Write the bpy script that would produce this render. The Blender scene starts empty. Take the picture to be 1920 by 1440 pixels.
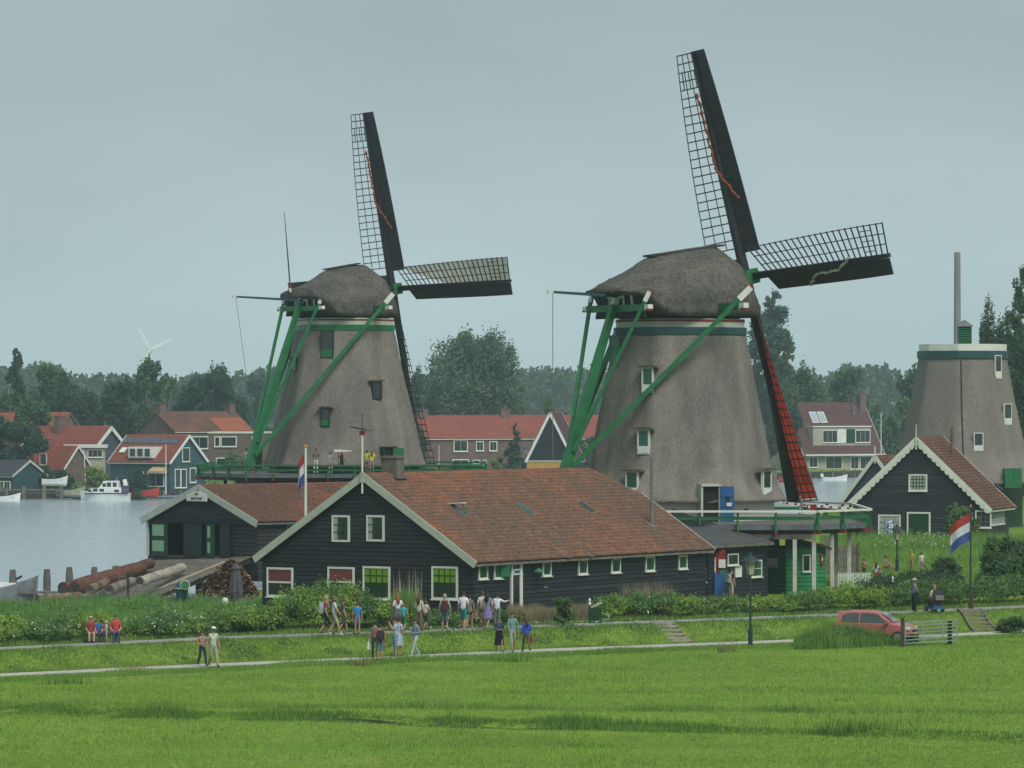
import bpy, bmesh, math, random
import numpy as np
from mathutils import Vector, Matrix, Euler

# ------------------------------------------------------------------ camera, sky, sun, exposure
SC = bpy.context.scene
COL = SC.collection
R = math.radians
K, HZ, H = 8000.0, 752.0, 11.7          # focal length in photo pixels, horizon row, eye height above the lower path
cam_d = bpy.data.cameras.new('camera')
cam = bpy.data.objects.new('camera', cam_d)
COL.objects.link(cam)
cam.location = (0, 0, H)
cam.rotation_euler = (R(90), 0, 0)
cam_d.sensor_width = 36.0
cam_d.lens = 36.0 * K / 1920.0
cam_d.shift_y = (HZ - 720.0) / 1920.0
cam_d.clip_start = 1.0
cam_d.clip_end = 12000.0
SC.camera = cam

SUN_EL, SUN_AZ = 52.0, 150.0            # azimuth clockwise from +Y (view direction): behind the viewer, to the right
world = bpy.data.worlds.new('World')
SC.world = world
world.use_nodes = True
wn, wl = world.node_tree.nodes, world.node_tree.links
bg = wn['Background']
sky = wn.new('ShaderNodeTexSky')
sky.sky_type = 'NISHITA'
sky.sun_disc = False
sky.sun_elevation = R(SUN_EL)
sky.sun_rotation = R(SUN_AZ)
sky.air_density = 1.0
sky.dust_density = 4.0
sky.ozone_density = 1.5
SKYK = 0.05
# overcast veil: an even cloud deck laid over the clear sky
tc = wn.new('ShaderNodeTexCoord')
mp = wn.new('ShaderNodeMapping')
mp.inputs['Scale'].default_value = (1.0, 1.0, 3.0)
nz = wn.new('ShaderNodeTexNoise')
nz.inputs['Scale'].default_value = 5.0
nz.inputs['Detail'].default_value = 6.0
nz.inputs['Roughness'].default_value = 0.5
wl.new(tc.outputs['Generated'], mp.inputs['Vector'])
wl.new(mp.outputs['Vector'], nz.inputs['Vector'])
cr = wn.new('ShaderNodeValToRGB')
cr.color_ramp.elements[0].position = 0.3
cr.color_ramp.elements[0].color = (3.85, 4.92, 5.2, 1)
cr.color_ramp.elements[1].position = 0.72
cr.color_ramp.elements[1].color = (4.9, 6.15, 6.36, 1)
wl.new(nz.outputs['Fac'], cr.inputs['Fac'])
mx = wn.new('ShaderNodeMix')
mx.data_type = 'RGBA'
mx.inputs['Factor'].default_value = 0.9
wl.new(sky.outputs['Color'], mx.inputs['A'])
wl.new(cr.outputs['Color'], mx.inputs['B'])
# the veil thins a little towards the horizon
sx = wn.new('ShaderNodeSeparateXYZ')
wl.new(tc.outputs['Generated'], sx.inputs[0])
mz = wn.new('ShaderNodeMapRange')
mz.interpolation_type = 'SMOOTHSTEP'
mz.inputs['From Min'].default_value = -0.01
mz.inputs['From Max'].default_value = 0.11
mz.inputs['To Min'].default_value = 1.10
mz.inputs['To Max'].default_value = 0.86
wl.new(sx.outputs['Z'], mz.inputs['Value'])
sv_ = wn.new('ShaderNodeVectorMath')
sv_.operation = 'SCALE'
wl.new(mx.outputs['Result'], sv_.inputs[0])
wl.new(mz.outputs['Result'], sv_.inputs['Scale'])
wl.new(sv_.outputs[0], bg.inputs['Color'])
bg.inputs['Strength'].default_value = SKYK

sun_d = bpy.data.lights.new('sun', 'SUN')
sun_d.energy = 1.5
sun_d.angle = R(32)
sun_d.color = (1.0, 0.97, 0.92)
sun = bpy.data.objects.new('sun', sun_d)
COL.objects.link(sun)
_el, _az = R(SUN_EL), R(SUN_AZ)
_to = Vector((math.sin(_az) * math.cos(_el), math.cos(_az) * math.cos(_el), math.sin(_el)))
sun.rotation_euler = _to.to_track_quat('Z', 'Y').to_euler()
sun.location = (0, 0, 60)

SC.view_settings.view_transform = 'Standard'
SC.view_settings.look = 'None'
SC.view_settings.exposure = 1.02
SC.view_settings.gamma = 1.0
SC.view_settings.use_curve_mapping = False
SC.render.engine = 'CYCLES'
cy = SC.cycles
cy.use_denoising = True
cy.max_bounces = 6
cy.diffuse_bounces = 3
cy.glossy_bounces = 2
cy.transmission_bounces = 3
cy.transparent_max_bounces = 6
cy.volume_bounces = 2
cy.caustics_reflective = False
cy.caustics_refractive = False

rnd = random.Random(7)
RNG = np.random.default_rng(11)

# ------------------------------------------------------------------ helpers
def at(x, y, D):
    return Vector(((x - 960.0) * D / K, D, H - (y - HZ) * D / K))

def px(x, D):
    return (x - 960.0) * D / K

def pz(y, D):
    return H - (y - HZ) * D / K

def on(x, y, z):
    D = K * (H - z) / (y - HZ)
    return Vector(((x - 960.0) * D / K, D, z))

# ---- materials (all procedural, textured by world position)
MATS = {}
def mat(name, c, rough=0.75, c2=None, scale=2.0, stretch=(1, 1, 1), bump=0.0, bscale=None, spec=0.3, metal=0.0,
        attr=False, rand=0.0, trans=0.0, fine=0.0, fscale=40.0, lo=0.35, hi=0.65, detail=5.0):
    if name in MATS:
        return MATS[name]
    m = bpy.data.materials.new(name)
    m.use_nodes = True
    N, L = m.node_tree.nodes, m.node_tree.links
    b = N['Principled BSDF']
    b.inputs['Roughness'].default_value = rough
    b.inputs['Specular IOR Level'].default_value = spec
    b.inputs['Metallic'].default_value = metal
    geo = N.new('ShaderNodeNewGeometry')
    mpn = N.new('ShaderNodeMapping')
    mpn.inputs['Scale'].default_value = stretch
    L.new(geo.outputs['Position'], mpn.inputs['Vector'])
    if attr:
        a = N.new('ShaderNodeAttribute')
        a.attribute_name = 'col'
        col = a.outputs['Color']
    else:
        rgb = N.new('ShaderNodeRGB')
        rgb.outputs[0].default_value = (*c, 1)
        col = rgb.outputs[0]
    if c2 is not None:
        n1 = N.new('ShaderNodeTexNoise')
        n1.inputs['Scale'].default_value = scale
        n1.inputs['Detail'].default_value = detail
        L.new(mpn.outputs['Vector'], n1.inputs['Vector'])
        mr = N.new('ShaderNodeMapRange')
        mr.inputs['From Min'].default_value = lo
        mr.inputs['From Max'].default_value = hi
        L.new(n1.outputs['Fac'], mr.inputs['Value'])
        mm = N.new('ShaderNodeMix')
        mm.data_type = 'RGBA'
        L.new(mr.outputs['Result'], mm.inputs['Factor'])
        L.new(col, mm.inputs['A'])
        mm.inputs['B'].default_value = (*c2, 1)
        col = mm.outputs['Result']
    val = None
    if fine > 0:
        n2 = N.new('ShaderNodeTexNoise')
        n2.inputs['Scale'].default_value = fscale
        n2.inputs['Detail'].default_value = 3.0
        L.new(mpn.outputs['Vector'], n2.inputs['Vector'])
        mr2 = N.new('ShaderNodeMapRange')
        mr2.inputs['From Min'].default_value = 0.3
        mr2.inputs['From Max'].default_value = 0.7
        mr2.inputs['To Min'].default_value = 1.0 - fine
        mr2.inputs['To Max'].default_value = 1.0 + fine
        L.new(n2.outputs['Fac'], mr2.inputs['Value'])
        val = mr2.outputs['Result']
    if rand > 0:
        oi = N.new('ShaderNodeObjectInfo')
        mr3 = N.new('ShaderNodeMapRange')
        mr3.inputs['To Min'].default_value = 1.0 - rand
        mr3.inputs['To Max'].default_value = 1.0 + rand
        L.new(oi.outputs['Random'], mr3.inputs['Value'])
        if val is None:
            val = mr3.outputs['Result']
        else:
            mu = N.new('ShaderNodeMath')
            mu.operation = 'MULTIPLY'
            L.new(val, mu.inputs[0])
            L.new(mr3.outputs['Result'], mu.inputs[1])
            val = mu.outputs[0]
    if val is not None:
        sc = N.new('ShaderNodeVectorMath')
        sc.operation = 'SCALE'
        L.new(col, sc.inputs[0])
        L.new(val, sc.inputs['Scale'])
        col = sc.outputs[0]
    L.new(col, b.inputs['Base Color'])
    if bump > 0:
        nb = N.new('ShaderNodeTexNoise')
        nb.inputs['Scale'].default_value = bscale or scale * 4
        nb.inputs['Detail'].default_value = 4.0
        L.new(mpn.outputs['Vector'], nb.inputs['Vector'])
        bp_ = N.new('ShaderNodeBump')
        bp_.inputs['Strength'].default_value = bump
        bp_.inputs['Distance'].default_value = 0.05
        L.new(nb.outputs['Fac'], bp_.inputs['Height'])
        L.new(bp_.outputs['Normal'], b.inputs['Normal'])
    if trans > 0:
        tr = N.new('ShaderNodeBsdfTranslucent')
        L.new(col, tr.inputs['Color'])
        ms = N.new('ShaderNodeMixShader')
        ms.inputs[0].default_value = trans
        L.new(b.outputs[0], ms.inputs[1])
        L.new(tr.outputs[0], ms.inputs[2])
        L.new(ms.outputs[0], N['Material Output'].inputs['Surface'])
    MATS[name] = m
    return m

def paint(name, c, rough=0.55, var=0.12, **kw):
    return mat(name, c, rough, c2=tuple(max(0, x * (1 - 2 * var)) for x in c), scale=1.3, lo=0.4, hi=0.75, fine=var * 0.5, fscale=9, **kw)

# ---- mesh building
class MB:
    def __init__(self):
        self.v, self.f, self.m = [], [], []
    def add(self, vs, fs, mi=0):
        o = len(self.v)
        self.v.extend([tuple(p) for p in vs])
        for q in fs:
            self.f.append(tuple(i + o for i in q))
            self.m.append(mi)
        return self
    def box(self, c, s, rot=None, mi=0):
        vs = []
        for dz in (-.5, .5):
            for dx, dy in ((-.5, -.5), (.5, -.5), (.5, .5), (-.5, .5)):
                p = Vector((dx * s[0], dy * s[1], dz * s[2]))
                if rot is not None:
                    p = rot @ p
                vs.append(p + Vector(c))
        return self.add(vs, [(3, 2, 1, 0), (4, 5, 6, 7), (0, 1, 5, 4), (1, 2, 6, 5), (2, 3, 7, 6), (3, 0, 4, 7)], mi)
    def b2(self, x0, x1, y0, y1, z0, z1, mi=0):
        return self.box(((x0 + x1) / 2, (y0 + y1) / 2, (z0 + z1) / 2), (abs(x1 - x0), abs(y1 - y0), abs(z1 - z0)), None, mi)
    def beam(self, p0, p1, w, h, w1=None, h1=None, mi=0, up=(0, 0, 1)):
        p0, p1 = Vector(p0), Vector(p1)
        d = (p1 - p0).normalized()
        u = Vector(up)
        if abs(d.dot(u)) > 0.98:
            u = Vector((0, 1, 0))
        s = d.cross(u).normalized()
        u = s.cross(d).normalized()
        w1 = w if w1 is None else w1
        h1 = h if h1 is None else h1
        vs = []
        for p, a, b in ((p0, w, h), (p1, w1, h1)):
            for i, j in ((-.5, -.5), (.5, -.5), (.5, .5), (-.5, .5)):
                vs.append(p + s * (i * a) + u * (j * b))
        return self.add(vs, [(3, 2, 1, 0), (4, 5, 6, 7), (0, 1, 5, 4), (1, 2, 6, 5), (2, 3, 7, 6), (3, 0, 4, 7)], mi)
    def tube(self, pts, rad, n=8, mi=0, cap=True):
        pts = [Vector(p) for p in pts]
        if not hasattr(rad, '__len__'):
            rad = [rad] * len(pts)
        o = len(self.v)
        prev = None
        for i, p in enumerate(pts):
            d = (pts[min(i + 1, len(pts) - 1)] - pts[max(i - 1, 0)]).normalized()
            if prev is None:
                a = Vector((0, 0, 1)) if abs(d.z) < 0.9 else Vector((1, 0, 0))
                s = d.cross(a).normalized()
            else:
                s = (prev - d * prev.dot(d)).normalized()
            prev = s
            t = d.cross(s)
            for k in range(n):
                an = 2 * math.pi * k / n
                self.v.append(tuple(p + (s * math.cos(an) + t * math.sin(an)) * rad[i]))
        for i in range(len(pts) - 1):
            for k in range(n):
                a, b = o + i * n + k, o + i * n + (k + 1) % n
                self.f.append((a, b, b + n, a + n))
                self.m.append(mi)
        if cap:
            self.f.append(tuple(o + k for k in range(n))[::-1])
            self.m.append(mi)
            e = o + (len(pts) - 1) * n
            self.f.append(tuple(e + k for k in range(n)))
            self.m.append(mi)
        return self
    def lathe(self, prof, n=16, c=(0, 0), mi=0, rot=0.0, shape=None, cap=True):
        o = len(self.v)
        for r, z in prof:
            for k in range(n):
                a = rot + 2 * math.pi * k / n
                q = r * (shape(a) if shape else 1.0)
                self.v.append((c[0] + q * math.cos(a), c[1] + q * math.sin(a), z))
        for i in range(len(prof) - 1):
            for k in range(n):
                a, b = o + i * n + k, o + i * n + (k + 1) % n
                self.f.append((a, b, b + n, a + n))
                self.m.append(mi)
        if cap:
            self.f.append(tuple(o + k for k in range(n))[::-1])
            self.m.append(mi)
            e = o + (len(prof) - 1) * n
            self.f.append(tuple(e + k for k in range(n)))
            self.m.append(mi)
        return self
    def prism(self, pts, axis, d0, d1, mi=0):
        """polygon of 2-d points extruded along an axis: 'y' -> (x,z), 'x' -> (y,z), 'z' -> (x,y)"""
        def P(p, d):
            return {'y': (p[0], d, p[1]), 'x': (d, p[0], p[1]), 'z': (p[0], p[1], d)}[axis]
        n = len(pts)
        vs = [P(p, d0) for p in pts] + [P(p, d1) for p in pts]
        fs = [tuple(range(n)), tuple(range(2 * n - 1, n - 1, -1))]
        for i in range(n):
            j = (i + 1) % n
            fs.append((i, i + n, j + n, j))
        return self.add(vs, fs, mi)
    def build(self, name, mats, parent=None, smooth=False, fix=True):
        me = bpy.data.meshes.new(name)
        me.from_pydata(self.v, [], self.f)
        if not isinstance(mats, (list, tuple)):
            mats = [mats]
        for m in mats:
            me.materials.append(m)
        if len(mats) > 1:
            me.polygons.foreach_set('material_index', self.m)
        if fix:
            bm = bmesh.new()
            bm.from_mesh(me)
            bmesh.ops.recalc_face_normals(bm, faces=bm.faces)
            bm.to_mesh(me)
            bm.free()
        if smooth:
            me.polygons.foreach_set('use_smooth', [True] * len(me.polygons))
        me.update()
        return link(name, me, parent)

def link(name, me, parent=None):
    o = bpy.data.objects.new(name, me)
    COL.objects.link(o)
    if parent is not None:
        o.parent = parent
    return o

def tag(o, label, cat=None, group=None, kind=None):
    o['label'] = label
    if cat:
        o['category'] = cat
    if group:
        o['group'] = group
    if kind:
        o['kind'] = kind
    return o

def thing(name, label, cat, loc=(0, 0, 0), rz=0.0, group=None):
    o = bpy.data.objects.new(name, None)
    COL.objects.link(o)
    o.location = loc
    o.rotation_euler = (0, 0, rz)
    return tag(o, label, cat, group)

_UNIT = {}
def unit_box(m):
    if m.name not in _UNIT:
        b = MB().box((0, 0, 0), (1, 1, 1))
        me = bpy.data.meshes.new('unit_' + m.name)
        me.from_pydata(b.v, [], b.f)
        me.materials.append(m)
        _UNIT[m.name] = me
    return _UNIT[m.name]

def bp(name, m, parent, c, s, rot=None):
    """a box-shaped piece that shares its mesh with alike pieces"""
    o = link(name, unit_box(m), parent)
    M = Matrix.Translation(Vector(c))
    if rot is not None:
        M = M @ rot.to_4x4()
    o.matrix_basis = M @ Matrix.Diagonal((s[0], s[1], s[2], 1))
    return o

def bb(name, m, parent, p0, p1, w, h, up=(0, 0, 1)):
    """a beam-shaped piece from p0 to p1 that shares its mesh"""
    p0, p1 = Vector(p0), Vector(p1)
    d = p1 - p0
    ln = d.length
    d.normalize()
    u = Vector(up)
    if abs(d.dot(u)) > 0.98:
        u = Vector((0, 1, 0))
    s = d.cross(u).normalized()
    u = s.cross(d).normalized()
    rot = Matrix((s, d, u)).transposed()
    return bp(name, m, parent, (p0 + p1) / 2, (w, ln, h), rot)

def mesh_np(name, verts, faces, mats, parent=None, col=None, smooth=False):
    """verts (N,3), faces (M,k) arrays; col (M,3) one colour for each face"""
    me = bpy.data.meshes.new(name)
    verts = np.ascontiguousarray(verts, dtype=np.float32)
    faces = np.ascontiguousarray(faces, dtype=np.int32)
    n, k = faces.shape
    me.vertices.add(len(verts))
    me.vertices.foreach_set('co', verts.ravel())
    me.loops.add(n * k)
    me.loops.foreach_set('vertex_index', faces.ravel())
    me.polygons.add(n)
    me.polygons.foreach_set('loop_start', np.arange(n, dtype=np.int32) * k)
    me.polygons.foreach_set('loop_total', np.full(n, k, dtype=np.int32))
    if not isinstance(mats, (list, tuple)):
        mats = [mats]
    for m in mats:
        me.materials.append(m)
    me.update(calc_edges=True)
    if col is not None:
        a = me.color_attributes.new('col', 'FLOAT_COLOR', 'CORNER')
        c = np.ones((n, k, 4), dtype=np.float32)
        c[:, :, :3] = np.asarray(col, dtype=np.float32)[:, None, :]
        a.data.foreach_set('color', c.ravel())
    if smooth:
        me.polygons.foreach_set('use_smooth', np.ones(n, dtype=bool))
    me.validate()
    return link(name, me, parent)

def vnoise(x, y, s, seed=0):
    """cheap smooth 2-d value noise in 0..1 (numpy)"""
    x = np.asarray(x, dtype=np.float64) / s
    y = np.asarray(y, dtype=np.float64) / s
    xi, yi = np.floor(x), np.floor(y)
    xf, yf = x - xi, y - yi
    xf, yf = xf * xf * (3 - 2 * xf), yf * yf * (3 - 2 * yf)
    def h(a, b):
        q = np.sin(a * 127.1 + b * 311.7 + seed * 74.7) * 43758.5453
        return q - np.floor(q)
    return (h(xi, yi) * (1 - xf) + h(xi + 1, yi) * xf) * (1 - yf) + (h(xi, yi + 1) * (1 - xf) + h(xi + 1, yi + 1) * xf) * yf

# ------------------------------------------------------------------ the lie of the land
_lp = [on(x, y, 0.0) for x, y in ((-260, 1280), (0, 1267), (400, 1248), (720, 1235), (1000, 1221), (1400, 1206), (1840, 1189), (2200, 1174))]
_up = [on(x, y, 0.8) for x, y in ((-260, 1229), (0, 1217), (400, 1197), (835, 1183), (1000, 1175), (1400, 1160), (1700, 1148), (1920, 1138), (2200, 1127))]
LPX, LPY = np.array([p.x for p in _lp]), np.array([p.y for p in _lp])
UPX, UPY = np.array([p.x for p in _up]), np.array([p.y for p in _up])
def _ext(x, xs, ys):
    y = np.interp(x, xs, ys)
    s0 = (ys[1] - ys[0]) / (xs[1] - xs[0])
    s1 = (ys[-1] - ys[-2]) / (xs[-1] - xs[-2])
    return y + np.minimum(x - xs[0], 0) * s0 + np.maximum(x - xs[-1], 0) * s1
def ylow(x):
    return _ext(np.asarray(x, float), LPX, LPY)
def yupp(x):
    return _ext(np.asarray(x, float), UPX, UPY)
SHX = np.array([-400., -60, -40, -27, -21, -17, -13, -11, -4, 4, 14, 26, 40, 60, 140, 400])
SHY = np.array([225., 232, 240, 248, 254, 262, 276, 330, 340, 350, 375, 405, 432, 470, 640, 1100])
def yshore(x):
    return np.interp(x, SHX, SHY)
def yfar(x):
    x = np.asarray(x, float)
    return np.where(x < -65, 540 + (x + 65) * 0.35, 540 + (x + 65) * 1.306)
WATER = -0.8
def sstep(a, b, x):
    t = np.clip((x - a) / (b - a), 0, 1)
    return t * t * (3 - 2 * t)
DITCHES = [  # photo rows that the two drainage furrows in the meadow follow
    ((-100, 1340), (150, 1343), (400, 1349)),
    ((330, 1352), (700, 1357), (1100, 1369), (1500, 1377), (1920, 1390), (2100, 1393)),
]
def _dy(pts):
    q = [on(x, y, -0.2) for x, y in pts]
    return np.array([p.x for p in q]), np.array([p.y for p in q])
DIT = [_dy(p) for p in DITCHES]
def ditch_depth(x, y):
    d = np.zeros_like(x)
    for xs, ys in DIT:
        yy = np.interp(x, xs, ys)
        inside = sstep(xs[0] - .5, xs[0] + 2, x) * (1 - sstep(xs[-1] - 2, xs[-1] + .5, x))
        w = 0.42 + 0.4 * vnoise(x, x * 0, 3.0, 5)
        yy = yy + 0.5 * (vnoise(x, x * 0, 4.0, 15) - .5)
        inside = inside * np.clip(vnoise(x, x * 0, 5.0, 25) * 2.2 - .1, 0.45, 1)
        d = np.maximum(d, inside * np.exp(-((y - yy) / w) ** 2))
    return d
def spoil(x, y):
    """low bank thrown up on the far side of each furrow"""
    d = np.zeros_like(x)
    for xs, ys in DIT:
        yy = np.interp(x, xs, ys) + 0.5 * (vnoise(x, x * 0, 4.0, 15) - .5)
        inside = sstep(xs[0] - .5, xs[0] + 2, x) * (1 - sstep(xs[-1] - 2, xs[-1] + .5, x))
        u = y - yy
        d = np.maximum(d, inside * sstep(-.1, .45, u) * np.exp(-np.maximum(u, 0) / 5.0))
    return d
def gz(x, y):
    x = np.asarray(x, float)
    y = np.asarray(y, float)
    yl, yu = ylow(x), yupp(x)
    mead = -0.12 + 0.16 * (vnoise(x, y, 9.0, 1) - .5) + 0.1 * (vnoise(x, y, 3.0, 2) - .5) - 0.7 * ditch_depth(x, y) + 0.15 * spoil(x, y)
    z = mead + (0.0 - mead) * sstep(-4.5, -1.6, y - yl)
    gap = np.maximum(yu - yl - 3.4, 0.6)
    z = z + 0.8 * sstep(0.0, 1.0, (y - yl - 1.7) / gap)
    right = sstep(-15.0, -12.5, x)
    z = z + right * 0.2 * sstep(2.2, 7, y - yu)
    ys = yshore(x)
    left_slope = (1 - right) * sstep(4.0, 1.0, ys - y - 0) * 0
    z = z - (1 - right) * 0.75 * sstep(6.0, 30.0, y - yu)
    z = z - 3.2 * sstep(-3.0, 3.0, y - ys)
    yf = yfar(x)
    z = z + (2.85 + right * -0.2 + (1 - right) * 0.55) * sstep(-1.0, 1.5, y - yf)
    return z
# ------------------------------------------------------------------ ground, paths, water
M_ground = mat('meadow_ground', (0.112, 0.188, 0.024), 0.95, c2=(0.158, 0.235, 0.034), scale=0.16, lo=0.3, hi=0.7, fine=0.22, fscale=2.5, bump=0.5, bscale=6, spec=0.1)
def make_ground():
    xs = np.concatenate([[-1380, -900, -600, -400, -260, -160, -110, -80, -65], np.arange(-55, 55.1, 0.8), [65, 80, 110, 160, 260, 400, 600, 900, 1380]])
    ys = np.concatenate([np.arange(-40, 100, 20), np.arange(100, 300, 0.55), np.arange(300, 360, 3), np.arange(360, 760, 6), np.arange(760, 1200, 40), [1300, 1500, 1800, 2200, 2680]])
    X, Y = np.meshgrid(xs, ys)
    Z = gz(X, Y)
    v = np.stack([X, Y, Z], -1).reshape(-1, 3)
    nx, ny = len(xs), len(ys)
    i = np.arange(nx * (ny - 1)).reshape(ny - 1, nx)[:, :-1].ravel()
    f = np.stack([i, i + 1, i + 1 + nx, i + nx], 1)
    o = mesh_np('ground', v, f, M_ground, smooth=True)
    o['kind'] = 'structure'
    o['label'] = 'green meadow, bank and land running down to the river'
make_ground()

def ribbon(name, m, yfun, half, x0, x1, lift, step=0.6, label=None, wob=0.12):
    xs = np.arange(x0, x1, step)
    yc = yfun(xs)
    rows = []
    offs = np.linspace(-1, 1, 5)
    for k, t in enumerate(offs):
        w = half + (wob * (vnoise(xs, xs * 0 + k, 1.3, 9 + k) - .5) * 2 if abs(t) == 1 else 0)
        yy = yc + t * w
        rows.append(np.stack([xs, yy, gz(xs, yy) * 0 + zpath(xs, yfun) + lift - (0.05 if abs(t) == 1 else 0)], -1))
    v = np.stack(rows, 1).reshape(-1, 3)
    n = len(xs)
    i = (np.arange(n - 1)[:, None] * 5 + np.arange(4)[None]).ravel()
    f = np.stack([i, i + 5, i + 6, i + 1], 1)
    o = mesh_np(name, v, f, m, smooth=True)
    o['kind'] = 'structure'
    if label:
        o['label'] = label
def zpath(xs, yfun):
    return gz(xs, yfun(xs))
M_path = mat('path_asphalt', (0.20, 0.20, 0.185), 0.9, c2=(0.29, 0.28, 0.25), scale=0.7, fine=0.12, fscale=14, bump=0.2)
M_path2 = mat('path_gravel', (0.33, 0.325, 0.29), 0.9, c2=(0.42, 0.40, 0.35), scale=0.5, fine=0.15, fscale=14, bump=0.2)
ribbon('path_lower', M_path2, ylow, 1.75, -40, 33, 0.045, label='pale gravel path along the foot of the bank')
ribbon('path_upper', M_path, yupp, 1.45, -42, 36, 0.045, label='grey asphalt footpath on top of the bank')

M_mud_shade = mat('ditch_mud_shade', (0.030, 0.032, 0.020), 0.5, c2=(0.018, 0.022, 0.016), scale=2.0, spec=.4)  # near-black mud, its darkness standing in for shade on the far bank face
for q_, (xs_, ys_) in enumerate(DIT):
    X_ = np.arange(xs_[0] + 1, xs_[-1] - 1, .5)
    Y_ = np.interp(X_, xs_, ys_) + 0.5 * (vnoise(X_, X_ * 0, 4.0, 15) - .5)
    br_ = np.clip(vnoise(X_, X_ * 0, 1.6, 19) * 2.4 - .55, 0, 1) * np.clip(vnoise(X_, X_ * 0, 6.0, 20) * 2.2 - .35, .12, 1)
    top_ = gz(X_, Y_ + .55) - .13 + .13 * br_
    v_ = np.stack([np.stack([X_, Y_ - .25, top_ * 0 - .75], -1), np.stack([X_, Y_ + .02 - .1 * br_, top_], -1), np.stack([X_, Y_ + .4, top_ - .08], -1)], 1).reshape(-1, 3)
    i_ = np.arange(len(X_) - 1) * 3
    o_ = mesh_np('ditch', v_, np.concatenate([np.stack([i_, i_ + 3, i_ + 4, i_ + 1], 1), np.stack([i_ + 1, i_ + 4, i_ + 5, i_ + 2], 1)]), M_mud_shade)
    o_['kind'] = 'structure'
    o_['label'] = 'narrow muddy drainage ditch across the meadow, shade painted into its dark face'

def make_water():
    m = bpy.data.materials.new('river_water')
    m.use_nodes = True
    N, L = m.node_tree.nodes, m.node_tree.links
    b = N['Principled BSDF']
    b.inputs['Base Color'].default_value = (0.34, 0.42, 0.45, 1)
    b.inputs['Roughness'].default_value = 0.16
    b.inputs['IOR'].default_value = 1.33
    geo = N.new('ShaderNodeNewGeometry')
    mpn = N.new('ShaderNodeMapping')
    mpn.inputs['Scale'].default_value = (0.5, 1.3, 1)
    L.new(geo.outputs['Position'], mpn.inputs['Vector'])
    n = N.new('ShaderNodeTexNoise')
    n.inputs['Scale'].default_value = 0.9
    n.inputs['Detail'].default_value = 5
    n2 = N.new('ShaderNodeTexNoise')
    n2.inputs['Scale'].default_value = 0.06
    n2.inputs['Detail'].default_value = 3
    L.new(mpn.outputs[0], n.inputs['Vector'])
    L.new(mpn.outputs[0], n2.inputs['Vector'])
    mu = N.new('ShaderNodeMath')
    mu.operation = 'MULTIPLY'
    L.new(n.outputs['Fac'], mu.inputs[0])
    L.new(n2.outputs['Fac'], mu.inputs[1])
    bu = N.new('ShaderNodeBump')
    bu.inputs['Strength'].default_value = 0.4
    bu.inputs['Distance'].default_value = 0.35
    L.new(mu.outputs[0], bu.inputs['Height'])
    L.new(bu.outputs['Normal'], b.inputs['Normal'])
    v = np.array([(-1380, 205, WATER), (1380, 205, WATER), (1380, 2600, WATER), (-1380, 2600, WATER)])
    o = mesh_np('river_water', v, np.array([[0, 1, 2, 3]]), m)
    o['kind'] = 'structure'
    o['label'] = 'calm pale grey river'
make_water()

# ------------------------------------------------------------------ materials of the buildings
BLACK = mat('tarred_plank', (0.0095, 0.0135, 0.0185), 0.62, c2=(0.019, 0.025, 0.031), scale=1.2, stretch=(1, 1, 5), fine=0.25, fscale=6, rand=0.35, spec=0.35)
BLACKB = mat('tarred_wall', (0.006, 0.008, 0.010), 0.7, c2=(0.011, 0.014, 0.017), scale=1.0, fine=0.2, fscale=6)
GREYB = mat('weathered_black_plank', (0.032, 0.036, 0.038), 0.7, c2=(0.02, 0.023, 0.025), scale=1.0, stretch=(1, 1, 5), fine=0.2, fscale=5, rand=0.25)
TRIM = paint('pale_trim', (0.42, 0.45, 0.38), 0.5, 0.08)
WHITE = paint('white_paint', (0.62, 0.64, 0.58), 0.5, 0.07)
GREEN = paint('mill_green', (0.02, 0.15, 0.055), 0.4, 0.15)
GREEN_L = paint('faded_green', (0.05, 0.17, 0.085), 0.5, 0.15)
GREEN_D = paint('dark_green', (0.006, 0.045, 0.017), 0.45, 0.15)
BLUEGREEN = paint('blue_green', (0.02, 0.07, 0.08), 0.5, 0.15)
RED = paint('red_paint', (0.22, 0.022, 0.02), 0.5, 0.12)
BLUE = paint('blue_paint', (0.02, 0.10, 0.27), 0.5, 0.12)
GLASS = mat('window_glass', (0.012, 0.018, 0.018), 0.06, c2=(0.03, 0.04, 0.04), scale=0.7, spec=0.6)
GLASSG = mat('green_glass', (0.012, 0.06, 0.04), 0.08, c2=(0.02, 0.09, 0.055), scale=0.9, spec=0.6)
LIME = mat('lime_blind', (0.16, 0.30, 0.012), 0.7, c2=(0.12, 0.24, 0.012), scale=1)
REDBLIND = mat('red_blind', (0.17, 0.042, 0.045), 0.8, c2=(0.13, 0.035, 0.04), scale=1.5)
CURTAIN = mat('net_curtain', (0.36, 0.38, 0.36), 0.9, c2=(0.24, 0.27, 0.26), scale=4, stretch=(3, 3, .3))
TILE = mat('roof_tile', (1, 1, 1), 0.85, attr=True, fine=0.28, fscale=7, spec=0.2)
BRICK = mat('brown_brick', (0.115, 0.072, 0.06), 0.9, c2=(0.15, 0.10, 0.085), scale=1.2, fine=0.2, fscale=8)
PALEWALL = mat('pale_render', (0.36, 0.34, 0.27), 0.9, c2=(0.30, 0.28, 0.23), scale=0.6, fine=0.08)
LEAD = mat('lead_grey', (0.13, 0.15, 0.165), 0.6, c2=(0.09, 0.10, 0.115), scale=1.5)
STEEL = mat('dull_steel', (0.22, 0.22, 0.21), 0.5, c2=(0.15, 0.145, 0.14), scale=2, metal=0.3)
WOOD = mat('grey_wood', (0.17, 0.155, 0.13), 0.85, c2=(0.10, 0.092, 0.08), scale=1.6, stretch=(2, 2, 2), fine=0.2, fscale=9, rand=0.2)
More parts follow.
